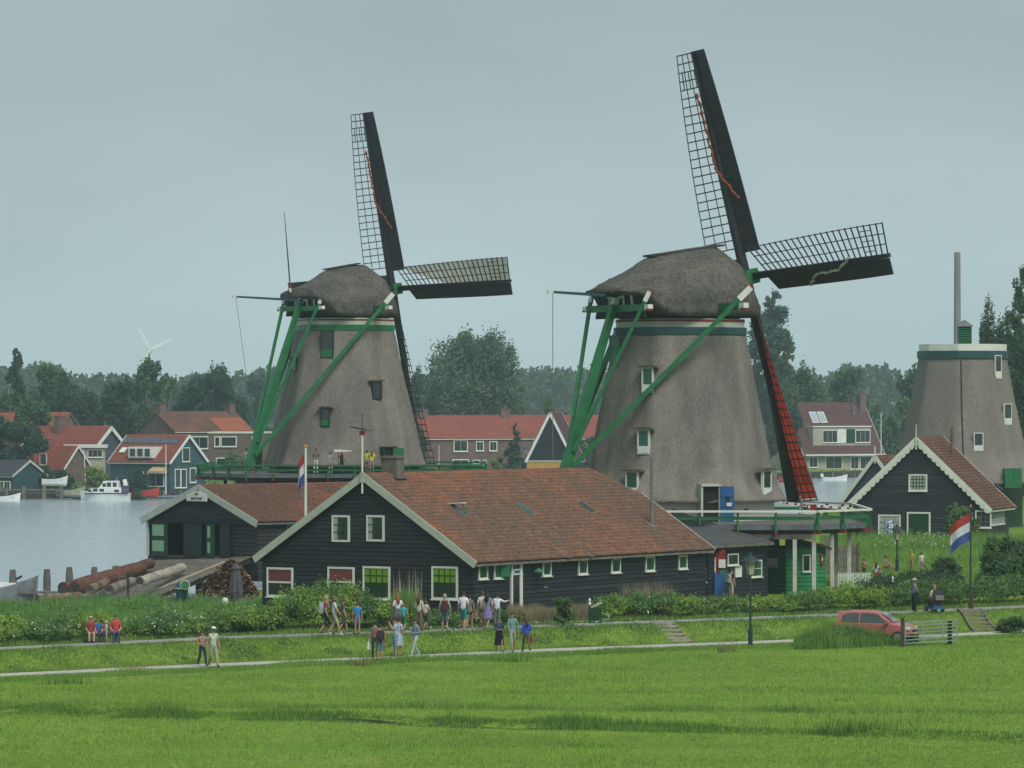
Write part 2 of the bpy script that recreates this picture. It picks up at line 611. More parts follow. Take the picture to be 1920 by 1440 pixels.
WOODD = mat('dark_wood', (0.05, 0.043, 0.038), 0.85, c2=(0.03, 0.027, 0.025), scale=2, fine=0.2, fscale=8, rand=0.2)
ASPH = mat('bitumen_roof', (0.045, 0.05, 0.052), 0.85, c2=(0.065, 0.07, 0.07), scale=0.9, fine=0.2, fscale=8)
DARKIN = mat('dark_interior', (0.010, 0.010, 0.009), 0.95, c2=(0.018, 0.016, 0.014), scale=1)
TEALW = mat('teal_boards', (0.022, 0.058, 0.065), 0.7, c2=(0.03, 0.075, 0.08), scale=1.2, rand=0.15, fine=0.1)
NAVYW = mat('slate_blue_boards', (0.04, 0.055, 0.08), 0.75, c2=(0.055, 0.07, 0.095), scale=1.2, rand=0.15)
YELLOW = mat('ochre_wall', (0.42, 0.25, 0.05), 0.8, c2=(0.36, 0.21, 0.045), scale=1.0)
STONE = mat('weathered_stone', (0.16, 0.14, 0.12), 0.9, c2=(0.11, 0.095, 0.085), scale=2.0, fine=0.2)

# ------------------------------------------------------------------ roof tiles
def tile_roof(name, parent, o, U, V, width, length, clip=None, tw=0.26, th=0.33, pal='old', seed=1, simple=False, label=None):
    """pantiles laid from the eave corner o, along U (unit, the eave) and V (unit, up the slope)"""
    o, U, V = Vector(o), Vector(U).normalized(), Vector(V).normalized()
    Nn = U.cross(V).normalized()
    if Nn.z < 0:
        Nn = -Nn
    rg = np.random.default_rng(seed)
    nu, nv = int(round(width / tw)), int(round(length / th))
    tw, th = width / nu, length / nv
    cu, cv = np.meshgrid(np.arange(nu) * tw, np.arange(nv) * th)
    cu, cv = cu.ravel(), cv.ravel()
    if clip is not None:
        k = clip(cu + tw / 2, cv + th / 2)
        cu, cv = cu[k], cv[k]
    n = len(cu)
    if simple:
        pu = np.array([0, .5, 1.0]); pn = np.array([0.0, 0.045, 0.0])
    else:
        pu = np.array([0, 0.2, 0.45, 0.72, 1.04]); pn = np.array([0.04, 0.085, 0.04, 0.0, 0.035])
    m = len(pu)
    jit = rg.normal(0, 0.006, n)
    lift = np.abs(rg.normal(0, 0.006, n))
    def row(vv, dn):
        u = cu[:, None] + pu[None] * tw
        v = (cv + jit)[:, None] + vv
        w = pn[None] + dn + lift[:, None]
        return u, v, w
    rows = [row(-0.03, 0.0), row(-0.03, 0.065), row(th + 0.02, 0.01)]
    P = []
    for u, v, w in rows:
        P.append(np.array(o)[None, None] + u[..., None] * np.array(U) + v[..., None] * np.array(V) + w[..., None] * np.array(Nn))
    verts = np.stack(P, 1).reshape(-1, 3)
    base = np.arange(n) * 3 * m
    fs = []
    for r in range(2):
        for i in range(m - 1):
            a = base + r * m + i
            fs.append(np.stack([a, a + 1, a + 1 + m, a + m], 1))
    faces = np.concatenate(fs)
    q = np.tile(np.arange(n), 2 * (m - 1))
    x, y = cu, cv
    big = vnoise(x, y, 3.2, seed) * .6 + vnoise(x, y, 1.1, seed + 3) * .4
    r1 = rg.random(n)
    if pal == 'old':
        A = np.array([0.225, 0.102, 0.060]); B = np.array([0.148, 0.092, 0.068]); Cc = np.array([0.085, 0.075, 0.068])
        top = np.clip((y / length - .78) * 3, 0, 1) * .45 + np.clip((x / width - .55) * 1.5, 0, 1) * .25
        t = np.clip((big - .36) * 1.7 + (r1 - .5) * .9 + top - .02, 0, 1)
        col = B + (A - B) * t[:, None]
        g = rg.random(n) < 0.10
        col[g] = col[g] * .45 + Cc * .55
        sl = vnoise(x * 1.0, y, 0.62, seed + 9) > 0.965
        col[sl] = np.array([0.11, 0.12, 0.125])
    elif pal == 'brown':
        A = np.array([0.175, 0.075, 0.048]); B = np.array([0.105, 0.06, 0.045])
        t = np.clip((big - .35) * 2.2 + (r1 - .5) * .8, 0, 1)
        col = B + (A - B) * t[:, None]
    elif pal == 'red':
        A = np.array([0.265, 0.075, 0.052]); B = np.array([0.20, 0.065, 0.048])
        col = B + (A - B) * np.clip(big + (r1 - .5) * .5, 0, 1)[:, None]
    elif pal == 'orange':
        A = np.array([0.34, 0.105, 0.05]); B = np.array([0.25, 0.085, 0.045])
        col = B + (A - B) * np.clip(big + (r1 - .5) * .5, 0, 1)[:, None]
    elif pal == 'maroon':
        A = np.array([0.13, 0.062, 0.056]); B = np.array([0.095, 0.052, 0.05])
        col = B + (A - B) * np.clip(big + (r1 - .5) * .5, 0, 1)[:, None]
    else:
        col = np.tile(np.array([0.06, 0.065, 0.07]), (n, 1))
    col = col * (0.9 + 0.2 * rg.random(n))[:, None]
    ob = mesh_np(name, verts, faces, TILE, parent, col=col[q])
    ob['kind'] = 'stuff'
    if label:
        ob['label'] = label
    return ob

# ------------------------------------------------------------------ windows and walls on a house frame
FACE = {  # outward axis, u axis
    'front': (Vector((0, -1, 0)), Vector((1, 0, 0))),
    'back': (Vector((0, 1, 0)), Vector((-1, 0, 0))),
    'right': (Vector((1, 0, 0)), Vector((0, 1, 0))),
    'left': (Vector((-1, 0, 0)), Vector((0, -1, 0))),
}
class Wall:
    """a wall plane of a house: origin, u along it, n outwards"""
    def __init__(self, parent, o, u, n):
        self.p, self.o, self.u, self.n = parent, Vector(o), Vector(u).normalized(), Vector(n).normalized()
        self.rot = Matrix((self.u, -self.n, Vector((0, 0, 1)))).transposed()
    def pt(self, u, v, d=0.0):
        return self.o + self.u * u + Vector((0, 0, v)) + self.n * d
    def box(self, name, m, u0, u1, v0, v1, d0, d1, parent=None):
        c = self.pt((u0 + u1) / 2, (v0 + v1) / 2, (d0 + d1) / 2)
        return bp(name, m, parent or self.p, c, (abs(u1 - u0), abs(d1 - d0), abs(v1 - v0)), self.rot)
    def mb(self, rects):
        """rects (u0,u1,v0,v1,d0,d1) as one mesh"""
        b = MB()
        for u0, u1, v0, v1, d0, d1 in rects:
            b.box(self.pt((u0 + u1) / 2, (v0 + v1) / 2, (d0 + d1) / 2), (abs(u1 - u0), abs(d1 - d0), abs(v1 - v0)), self.rot)
        return b
    def window(self, u, v, w, h, fm=None, gm=None, bar=None, cols=1, rows=1, fw=0.07, bm=None, sill=True, blind=None, name='window', d=0.05, curtain=False):
        """u centre, v bottom; the frame is the part, pane / muntin / sill its sub-parts"""
        fm = fm or WHITE
        gm = gm or GLASS
        d0, d1 = 0.0, d + 0.06
        fr = self.mb([(u - w / 2 - fw, u - w / 2, v - fw, v + h + fw, d0, d1), (u + w / 2, u + w / 2 + fw, v - fw, v + h + fw, d0, d1),
                      (u - w / 2, u + w / 2, v + h, v + h + fw, d0, d1), (u - w / 2, u + w / 2, v - fw, v, d0, d1)]).build(name, fm, self.p)
        self.box('pane', gm, u - w / 2, u + w / 2, v, v + h, d0, d1 - 0.035, fr)
        if cols * rows > 1:
            t = bar or 0.035
            rs = [(u - w / 2 + w * i / cols - t / 2, u - w / 2 + w * i / cols + t / 2, v, v + h, d1 - 0.045, d1 - 0.012) for i in range(1, cols)]
            rs += [(u - w / 2, u + w / 2, v + h * j / rows - t / 2, v + h * j / rows + t / 2, d1 - 0.045, d1 - 0.015) for j in range(1, rows)]
            self.mb(rs).build('muntin', bm or fm, fr)
        if blind:
            bmat, b0, b1 = blind
            self.box('blind', bmat, u - w / 2 + .01, u + w / 2 - .01, v + h * b0, v + h * b1, d0, d1 - 0.028, fr)
        if curtain:
            self.box('curtain', CURTAIN, u - w / 2 + .02, u - w / 2 + w * .36, v + .02, v + h - .02, d0, d1 - 0.030, fr)
        if sill:
            self.box('sill', fm, u - w / 2 - fw - .04, u + w / 2 + fw + .04, v - fw - .05, v - fw, 0, d1 + .06, fr)
        return fr
    def planks(self, m, v0, v1, ph, span, name='plank', thick=0.04):
        """lapped horizontal boards; span(v) -> (u0, u1) of the wall at that height"""
        v = v0
        while v < v1 - 0.02:
            hh = min(ph, v1 - v)
            a0, a1 = span(v)
            b0, b1 = span(v + hh)
            if a1 - a0 > 0.08:
                if abs(a0 - b0) < 1e-4 and abs(a1 - b1) < 1e-4:
                    rot = self.rot @ Matrix.Rotation(R(-8.0), 3, 'X')
                    bp(name, m, self.p, self.pt((a0 + a1) / 2, v + hh / 2, thick * .5), (a1 - a0, thick, hh - .028), rot)
                else:
                    b = MB()
                    if b1 - b0 < 0.02:
                        mid = (a0 + a1) / 2
                        b0 = b1 = mid
                    gq = hh - .028
                    b0, b1 = a0 + (b0 - a0) * gq / hh, a1 + (b1 - a1) * gq / hh
                    pts = [(a0, v, thick), (a1, v, thick), (b1, v + gq, thick * .4), (b0, v + gq, thick * .4)]
                    fr = [self.pt(*q) for q in pts]
                    bk = [self.pt(q[0], q[1], -.02) for q in pts]
                    b.add(fr + bk, [(0, 1, 2, 3), (7, 6, 5, 4), (0, 4, 5, 1), (1, 5, 6, 2), (2, 6, 7, 3), (3, 7, 4, 0)])
                    b.build(name, m, self.p)
            v += hh

def house(name, label, cat, loc, rz, W, L, ze, zr, z0=0.0, wall=None, plank=None, ph=0.22, roofpal='red', over=0.25, gover=0.15, simple=True, trim=None,
          tw=0.26, th=0.33, trim_w=0.28, hip=0.0, group=None, rear=True, pl_faces=('front', 'right', 'left'), seed=3, clip_r=None, eo=None, gutter=None, inset=0.0):
    """gabled house, gable front on y=0, ridge along +y; heights are above its own base z0"""
    t = thing(name, label, cat, loc, rz, group)
    wm = wall or BLACKB
    # shell
    b = MB()
    g = [(-W / 2, 0), (W / 2, 0), (W / 2, ze), (0, zr), (-W / 2, ze)]
    if hip > 0:
        b.prism(g, 'y', 0, L - hip * .55)
        sl = (zr - ze) / (W / 2)
        zh = zr - hip * sl
        b.prism([(-W / 2, 0), (W / 2, 0), (W / 2, ze), (hip, zh), (-hip, zh), (-W / 2, ze)], 'y', L - hip * .55 + .001, L)
    else:
        b.prism(g, 'y', inset, L)
    b.build('wall', wm, t)
    sl = math.atan2(zr - ze, W / 2)
    slope = math.hypot(zr - ze, W / 2)
    eo = over if eo is None else eo
    ln = slope + eo
    walls = {}
    for k, (n, u) in FACE.items():
        if k in ('front', 'back'):
            o = Vector((0, 0 if k == 'front' else L, 0))
        else:
            o = Vector((W / 2 if k == 'right' else -W / 2, 0 if k == 'right' else L, 0))
        walls[k] = Wall(t, o, u, n)
    for s in (1, -1):
        if s < 0 and not rear:
            continue
        V = Vector((-s * math.cos(sl), 0, math.sin(sl)))
        U = Vector((0, 1, 0))
        o = Vector((s * (W / 2 + math.cos(sl) * eo), -gover, ze - math.sin(sl) * eo)) + Vector((s * math.sin(sl), 0, math.cos(sl))) * 0.05
        cl = None
        wid = L + 2 * gover
        if hip > 0:
            cl = lambda u, v, w=wid, ln=ln: u < w - np.maximum(0, v - (ln - hip / math.cos(sl))) * math.cos(sl) * .95 + 0.02
        if clip_r is not None:
            c0 = cl
            cl = (lambda u, v, s=s: clip_r(u, v, s)) if c0 is None else (lambda u, v, s=s: c0(u, v) & clip_r(u, v, s))
        tile_roof('roof_tiles', t, o, U, V, wid, ln, clip=cl, pal=roofpal, seed=seed + s, simple=simple, tw=tw, th=th)
        # roof boarding under the tiles
        q0 = o - Vector((s * math.sin(sl), 0, math.cos(sl))) * 0.04
        q1 = q0 + V * ln
        nn = Vector((s * math.sin(sl), 0, math.cos(sl))) * 0.035
        e0, e1 = Vector((0, 0, 0)), Vector((0, wid, 0))
        et = Vector((0, wid - hip * .95, 0)) if hip > 0 else e1
        mb = MB()
        if hip > 0:
            qm = q0 + V * (ln - hip / math.cos(sl))
            A = [q0 + e0, q0 + e1, qm + e1, q1 + et, q1 + e0]
        else:
            A = [q0 + e0, q0 + e1, q1 + e1, q1 + e0]
        nA = len(A)
        mb.add([p - nn for p in A] + [p for p in A], [tuple(range(nA))[::-1], tuple(range(nA, 2 * nA))] + [(i, (i + 1) % nA, (i + 1) % nA + nA, i + nA) for i in range(nA)])
        mb.build('roof_boarding', WOODD, t)
        # bargeboards on both gables
        tm = trim or TRIM
        for yy, top in ((-gover - .04, True), (L + gover + .04, hip == 0)):
            lo = o + Vector((0, 0, 0)) + Vector((0, yy + gover, 0))
            hi_len = ln if top else ln - hip / math.cos(sl)
            hi = lo + V * (hi_len + (0.03 if top else 0))
            off = Vector((-s * math.sin(sl), 0, -math.cos(sl))) * (trim_w / 2 - .1)
            mbb = MB()
            mbb.beam(lo + off - V * .05, hi + off, 0.06, trim_w, up=Vector((s * math.sin(sl), 0, math.cos(sl))))
            mbb.build('bargeboard', tm, t)
        bb('eave_board', gutter or tm, t, q0 + e0 + Vector((0, 0.02, -.07)), q0 + e1 + Vector((0, -.02, -.07)), 0.05, 0.12)
    # ridge
    mb = MB()
    mb.tube([(0, -gover, zr + .03), (0, L + gover - hip * .95, zr + .03)], 0.13, 8)
    rc = {'old': (0.2, 0.08, 0.045), 'brown': (0.15, 0.07, 0.05), 'red': (0.24, 0.075, 0.055), 'orange': (0.3, 0.1, 0.05), 'maroon': (0.12, 0.06, 0.055)}.get(roofpal, (0.07, 0.07, 0.07))
    mb.build('ridge', mat('ridge_' + roofpal, rc, 0.85, c2=tuple(x * .6 for x in rc), scale=3, fine=0.2), t, smooth=True)
    if plank is not None:
        half = W / 2
        def gspan(v):
            if v <= ze:
                return (-half, half)
            q = half * max(0.0, (zr - v) / (zr - ze))
            return (-q, q)
        for k in pl_faces:
            if k in ('front', 'back'):
                walls[k].planks(plank, 0.0, zr - 0.02, ph, gspan)
            else:
                walls[k].planks(plank, 0.0, ze - 0.04, ph, lambda v: (0, L))
    return t, walls
def chimney(t, x, y, z0, z1, w=0.7, d=0.7, m=None, pots=1, lead=True):
    b = MB()
    b.b2(x - w / 2, x + w / 2, y - d / 2, y + d / 2, z0, z1 - .12)
    b.b2(x - w / 2 - .06, x + w / 2 + .06, y - d / 2 - .06, y + d / 2 + .06, z1 - .12, z1)
    for i in range(pots):
        b.tube([(x + (i - (pots - 1) / 2) * .3, y, z1), (x + (i - (pots - 1) / 2) * .3, y, z1 + .3)], 0.1, 8)
    c = b.build('chimney', m or BRICK, t)
    return c
# ------------------------------------------------------------------ placing things on a wall by where the photo shows them
def mw(t):
    return Matrix.Translation(t.location) @ Matrix.Rotation(t.rotation_euler.z, 4, 'Z')
def ray_hit(t, o, n, x, y):
    """where the sight line through photo pixel (x, y) meets the plane (o, n) of thing t, in t's own space"""
    Mi = mw(t).inverted()
    e = Mi @ Vector((0, 0, H))
    f = Mi @ at(x, y, 100.0)
    d = f - e
    k = (Vector(o) - e).dot(Vector(n)) / d.dot(Vector(n))
    return e + d * k
def uv(w, x, y):
    p = ray_hit(w.p, w.o, w.n, x, y) - w.o
    return p.dot(w.u), p.z
def wpx(w, x0, y0, x1, y1, fw=0.07, **kw):
    ym = (y0 + y1) / 2
    a, b = uv(w, x0, ym)[0], uv(w, x1, ym)[0]
    xm = (x0 + x1) / 2
    v1, v0 = uv(w, xm, y0)[1], uv(w, xm, y1)[1]
    u0, u1 = min(a, b) + fw, max(a, b) - fw
    return w.window((u0 + u1) / 2, v0 + fw, max(u1 - u0, .1), max(v1 - v0 - 2 * fw, .1), fw=fw, **kw)

# ------------------------------------------------------------------ the big black warehouse with the tiled roof
TH = R(33)
Wb, Lb = 12.7, 22.6
cor = Vector((px(885, 209), 209, 1.0))
base = cor - Vector((math.cos(TH), -math.sin(TH), 0)) * (Wb / 2)
big, bw = house('boarded_warehouse', 'long black boarded warehouse with weathered orange pantile roof and pale gable boards', 'building',
                (base.x, base.y, 1.0), -TH, Wb, Lb, 2.95, 6.98, wall=BLACKB, plank=BLACK, ph=0.215, roofpal='old', over=0.42, gover=0.22, simple=False, trim_w=0.36, hip=2.1, seed=21, tw=0.25, th=0.31, gutter=WOOD)
F, S = bw['front'], bw['right']
mb = MB()
mb.add([(2.1, Lb + .2, 6.98 - 2.1 * .635), (-2.1, Lb + .2, 6.98 - 2.1 * .635), (0, Lb - 1.9, 7.0)], [(0, 1, 2)])
mb.build('roof_boarding', mat('hip_tiles', (0.17, 0.075, 0.045), 0.9, c2=(0.1, 0.06, 0.045), scale=2), big, fix=False)
for i, (x0, y0, x1, y1) in enumerate(((624, 966, 657, 1016), (689, 966, 722, 1015))):
    wpx(F, x0, y0, x1, y1, cols=3, rows=3, bm=GREEN_D, curtain=True, fw=0.1, sill=False, bar=.04)
wpx(F, 502, 1064, 551, 1119, fw=0.1, blind=(REDBLIND, .5, 1.0), rows=2, bar=.09)
wpx(F, 616, 1063, 666, 1119, fw=0.1, blind=(REDBLIND, .5, 1.0), rows=2, bar=.09)
for x0, x1 in ((682, 733), (811, 860)):
    fr = wpx(F, x0, 1062, x1, 1124, fw=0.1, bm=GREEN_D, blind=(LIME, .5, .98), cols=4, rows=4, bar=.05)
for x0, y0, x1, y1 in ((895, 1058, 912, 1086), (1015, 1053, 1031, 1080), (1082, 1049, 1099, 1077), (1144, 1046, 1161, 1074), (1208, 1043, 1225, 1071), (1270, 1041, 1286, 1067)):
    wpx(S, x0, y0, x1, y1, fw=0.08, gm=GLASSG, cols=2, rows=2, bm=GREEN_D, bar=.04, sill=True)
w2 = wpx(S, 924, 1057, 940, 1085, fw=0.08, gm=GLASSG, sill=True)
u, v = uv(S, 935, 1084)
sash = MB()
p0, p1 = S.pt(u + .0, v + .1, .1), S.pt(u + .55, v + .1, .45)
sash.beam(p0 + Vector((0, 0, .26)), p0.lerp(p1, .75) + Vector((0, 0, .26)), .05, .6)
sash.build('open_casement', GREEN, w2)
# door on the long side
u0, v1 = uv(S, 955, 1056)
u1, _ = uv(S, 976, 1056)
dr = S.mb([(u0, u0 + .13, 0, v1, 0, .14), (u1 - .24, u1, 0, v1, 0, .14), (u0 + .13, u1 - .24, v1 - .1, v1, 0, .14), (u0 + .13, u1 - .24, v1 - .62, v1 - .52, 0, .13)]).build('door', WHITE, big)
S.box('pane', GLASS, u0 + .13, u1 - .24, .05, v1 - .1, 0, .09, dr)
S.box('lock_rail', GREEN_D, u0 + .13, u1 - .24, .95, 1.05, .08, .11, dr)
sg = S.box('sign_plate', WHITE, u0 + .14, u1 - .25, v1 - .58, v1 - .3, .1, .17, dr)
S.box('sign_stripe', BLUE, u0 + .2, u1 - .32, v1 - .51, v1 - .37, .165, .175, dr)
u, v = uv(S, 1000, 1072)
mb = MB()
mb.lathe([(.02, .2), (.07, .17), (.26, .03), (.27, 0)], 12)
lo = mb.build('wall_lamp', GREEN_L, big)
lo.location = S.pt(u, v, .32)
bb('bracket', GREEN_D, lo, (0, 0, .1), tuple(-S.n * .3 + Vector((0, 0, .12))), .03, .03)
ee = 2.95
for k in range(15):
    yy = 0.9 + k * 1.5
    b = MB()
    b.prism([(Wb / 2 + .03, ee - .5), (Wb / 2 + .06, ee - .5), (Wb / 2 + .34, ee - .14), (Wb / 2 + .03, ee - .12)], 'y', yy - .04, yy + .04)
    b.build('eave_bracket', BLACK, big)
S.box('vent', STEEL, *[uv(S, 1018, 1111)[0], uv(S, 1026, 1111)[0]], 1.3, 1.38, .03, .06)
# small fittings on the roof slope
sl = math.atan2(6.98 - 2.95, Wb / 2)
RN = Vector((math.sin(sl), 0, math.cos(sl)))
RO = Vector((Wb / 2, 0, 2.95)) + RN * .1
RV = Vector((-math.cos(sl), 0, math.sin(sl)))
def on_roof(x, y):
    return ray_hit(big, RO, RN, x, y)
rot_s = Matrix((Vector((0, 1, 0)), RV, RN)).transposed()
for i, (x, y, open_) in enumerate(((858, 958, True), (984, 957, False), (1098, 953, False))):
    p = on_roof(x, y)
    fr = MB().box(p + RN * .04, (.5, 1.15, .1), rot_s).build('roof_hatch', STEEL, big)
    bp('pane', GLASSG, fr, p + RN * .075, (.38, 1.0, .06), rot_s)
    if open_:
        q = p + RV * .55
        bb('raised_flap', WHITE, fr, q + RN * .08, p - RV * .1 + RN * .55, .5, .05, up=tuple(RN))
        bb('flap_stay', GREEN, fr, p - RV * .52 + RN * .06, p - RV * .08 + RN * .5, .04, .04)
for x, y in ((876, 905), (905, 903), (934, 975), (990, 1003), (1035, 1003), (1090, 895), (1184, 963), (990, 930), (1060, 1040), (1105, 1040), (1260, 1030), (1132, 936), (1150, 1018), (875, 1010), (920, 1020)):
    p = on_roof(x, y)
    bp('lead_patch', LEAD, big, p + RN * .02, (.26 + .2 * rnd.random(), .3 + .35 * rnd.random(), .02), rot_s)
# chimney on the ridge, stove pipe near the far verge
pc = ray_hit(big, (0, 0, 0), (1, 0, 0), 733, 890)
chimney(big, 0.1, pc.y, 6.2, 7.95, .95, .62, STONE, 0)
MB().box((.3, pc.y, 6.85), (.9, .9, .08), None).build('lead_flashing', LEAD, big)
p = on_roof(1222, 985)
MB().tube([p, p + Vector((0, 0, 1.3)), p + Vector((0, 0, 1.32)), p + Vector((0, 0, 3.6))], [.1, .1, .08, .08], 10).build('stove_pipe', [STEEL], big, smooth=False)
MB().box(p + RN * .03, (.6, .6, .05), rot_s).build('lead_flashing', LEAD, big)
# vane post over the gable
yv = -.3
MB().tube([(0, yv, 6.1), (0, yv, 9.15)], .05, 8).build('vane_post', WHITE, big)
vn = MB()
vn.tube([(0, yv, 9.1), (0, yv, 10.1)], .018, 6)
vn.beam((-.75, yv, 9.42), (.2, yv, 9.28), .02, .06)
vn.beam((-.1, yv, 9.2), (.55, yv, 9.25), .02, .03)
vn.build('weather_vane', WOODD, big)
MB().box((0, yv, 9.12), (.28, .1, .22)).build('vane_box', RED, big)
MB().box((0, -.31, 6.9), (.22, .1, .5)).build('apex_block', TRIM, big)

# ------------------------------------------------------------------ low sheds at the foot of the near mill
def shed_black():
    t = thing('lean_to_shed', 'low black lean-to with grey bitumen roof joined to the tiled warehouse', 'shed', (px(1324, 228.3), 228.3, 1.0), R(57))
    x1 = 6.6
    b = MB()
    b.prism([(0, 0), (5.5, 0), (5.5, 4.55), (0, 3.0)], 'x', .12, x1)
    b.build('wall', BLACKB, t)
    w = Wall(t, (0, 0, 0), (1, 0, 0), (0, -1, 0))
    w.planks(BLACK, 0, 2.95, .215, lambda v: (.12, x1))
    b = MB()
    b.add([(.1, -.35, 3.0), (x1 + .1, -.35, 3.0), (x1 + .1, 6.6, 4.75), (.1, 6.6, 4.75), (.1, -.35, 2.92), (x1 + .1, -.35, 2.92), (x1 + .1, 6.6, 4.67), (.1, 6.6, 4.67)],
          [(0, 1, 2, 3), (7, 6, 5, 4), (0, 4, 5, 1), (1, 5, 6, 2), (2, 6, 7, 3), (3, 7, 4, 0)])
    b.build('roof', ASPH, t)
    bb('eave_board', WOOD, t, (.1, -.37, 2.9), (x1 + .1, -.37, 2.9), .05, .16)
    w.window(-.45, 1.1, .4, .75, fw=.07, gm=GLASSG, cols=2, rows=2)
    wpx(w, 1362, 1038, 1382, 1060, fw=.07)
    fr = wpx(w, 1376, 1062, 1388, 1082, fw=.04, gm=WHITE, sill=False)
    wpx(w, 1404, 1050, 1426, 1082, fw=.07, gm=GLASSG, rows=2, bm=WHITE)
shed_black()
def shed_green():
    t = thing('green_shed', 'small bright green boarded shed under the near mill stage', 'shed', (px(1474, 235.6), 235.6, 1.0), R(28))
    Wg, Lg = 2.55, 3.0
    # local x along its bright front (to the right), y back
    b = MB()
    b.b2(0, Wg, 0, Lg, 0, 2.62)
    b.build('wall', GREEN_D, t)
    w = Wall(t, (0, 0, 0), (1, 0, 0), (0, -1, 0))
    w.planks(mat('green_plank', (0.022, 0.22, 0.075), 0.5, c2=(0.018, 0.16, 0.055), scale=1.5, rand=.2, fine=.15), 0, 2.6, .23, lambda v: (0, Wg))
    w2 = Wall(t, (0, Lg, 0), (0, -1, 0), (-1, 0, 0))
    w2.planks(mat('green_plank_shaded', (0.012, 0.10, 0.04), 0.5, c2=(0.01, 0.075, 0.03), scale=1.5, rand=.2), 0, 2.6, .23, lambda v: (0, Lg))  # same green boards, painted darker as shade on the face turned away
    rf = MB()
    A = [(-.35, -.3, 3.35), (Wg + .35, -.3, 2.55), (Wg + .35, Lg + .2, 2.75), (-.35, Lg + .2, 3.7)]
    rf.add([Vector(p) for p in A] + [Vector(p) - Vector((0, 0, .08)) for p in A], [(0, 1, 2, 3), (7, 6, 5, 4), (0, 4, 5, 1), (1, 5, 6, 2), (2, 6, 7, 3), (3, 7, 4, 0)])
    rf.build('roof', mat('mossy_roof', (0.06, 0.05, 0.042), .9, c2=(0.09, 0.07, 0.05), scale=1.2, fine=.25, fscale=7), t)
    MB().prism([(0, 2.6), (Wg, 2.6), (Wg, 2.7), (0, 3.26)], 'y', 0, .1).build('gable_infill', GREEN_D, t)
    bb('bargeboard', WOOD, t, (-.4, -.32, 3.22), (-.4, Lg + .2, 3.55), .06, .28)
    bb('bargeboard', WOODD, t, (-.35, -.33, 3.27), (Wg + .35, -.33, 2.47), .06, .16)
    wpx(w, 1503, 1040, 1518, 1072, fw=.06)
    wpx(w2, 1436, 1045, 1462, 1067, fw=.06, fm=GREEN_L)
    MB().box(w.pt(Wg - .3, 1.9, .08), (.16, .1, .6), w.rot).build('red_box', RED, t)
    MB().box(w.pt(Wg - .3, 1.95, .14), (.06, .04, .2), w.rot).build('white_mark', WHITE, t)
shed_green()
def kiosk():
    p = Vector((px(1349, 229.0), 229.0, 1.0))
    t = thing('ticket_post', 'red, white and blue ticket post against the black lean-to wall', 'kiosk', p)
    MB().b2(-.28, .28, -.2, .25, 0, 1.45).build('blue_cabinet', BLUE, t)
    MB().b2(-.42, -.02, .05, .35, 1.45, 2.62).b2(-.02, .3, .05, .35, 2.2, 2.72).build('red_panel', RED, t)
    MB().b2(-.05, .32, -.08, .1, 1.75, 2.2).build('white_box', WHITE, t)
    MB().b2(-.3, -.2, -.02, .04, 1.5, 2.3).build('white_strip', WHITE, t)
    MB().b2(.0, .42, -.16, .04, 1.2, 1.62).build('leaflet_rack', GREEN_L, t)
kiosk()

# ------------------------------------------------------------------ sawmill hall by the water
TS = R(45)
Ws, Ls = 10.4, 20.0
cs = Vector((px(483, 262.5), 262.5, 0.6))
bs = cs - Vector((math.cos(TS), -math.sin(TS), 0)) * (Ws / 2)
hall, hw = house('sawmill_hall', 'black sawmill hall with open front, name board and brown tiled roof beside the water', 'building',
                 (bs.x, bs.y, 0.6), -TS, Ws, Ls, 3.72, 5.75, wall=BLACKB, plank=GREYB, ph=.25, roofpal='brown', over=.32, gover=.3, simple=False, trim_w=.42, seed=5, tw=.27, th=.33, pl_faces=('right', 'left'), gutter=LEAD, inset=3.4)
HF = hw['front']
def hspan(v):
    q = Ws / 2 * min(1.0, max(0.0, (5.75 - v) / (5.75 - 3.72)))
    return (-q, q)
HF.planks(BLACK, 3.55, 5.7, .25, hspan)
ua, va = uv(HF, 287, 1041)
ub, vb = uv(HF, 432, 1041)
fl = va
HF.planks(BLACK, 0, fl - .02, .25, lambda v: (-Ws / 2, Ws / 2))
HF.planks(GREYB, fl, 3.55, .25, lambda v: (ub, Ws / 2))
for sx_ in (-1, 1):
    MB().b2(sx_ * Ws / 2, sx_ * (Ws / 2 - .12), .02, 3.5, 0, 3.72).build('bay_side_wall', BLACKB, hall)
MB().prism([(-Ws / 2, 3.5), (Ws / 2, 3.5), (Ws / 2, 3.72), (0, 5.74), (-Ws / 2, 3.72)], 'y', .02, .14).build('gable_backing', BLACKB, hall)
MB().b2(-Ws / 2 + .13, Ws / 2 - .13, .02, 3.39, fl - .25, fl - .005).build('bay_floor', WOOD, hall)
MB().b2(-Ws / 2 + .13, Ws / 2 - .13, .02, .12, 0, fl - .26).build('bay_front_wall', BLACKB, hall)
MB().b2(ub, Ws / 2 - .13, .02, .12, fl, 3.5).build('bay_front_wall', BLACKB, hall)
for xx_ in (-2.6, -.4, 1.6):
    bp('bay_post', WOODD, hall, (xx_, 3.2, (fl + 3.5) / 2), (.22, .22, 3.5 - fl))
MB().b2(-3.4, .2, 2.2, 2.9, fl, fl + .75).build('saw_carriage', WOODD, hall)
HF.box('beam', BLACKB, -Ws / 2 + .4, Ws / 2 - .3, 3.47, 3.62, .02, .22)
HF.box('corner_post', WHITE, -Ws / 2 - .08, -Ws / 2 + .12, fl, 3.5, 0, .12)
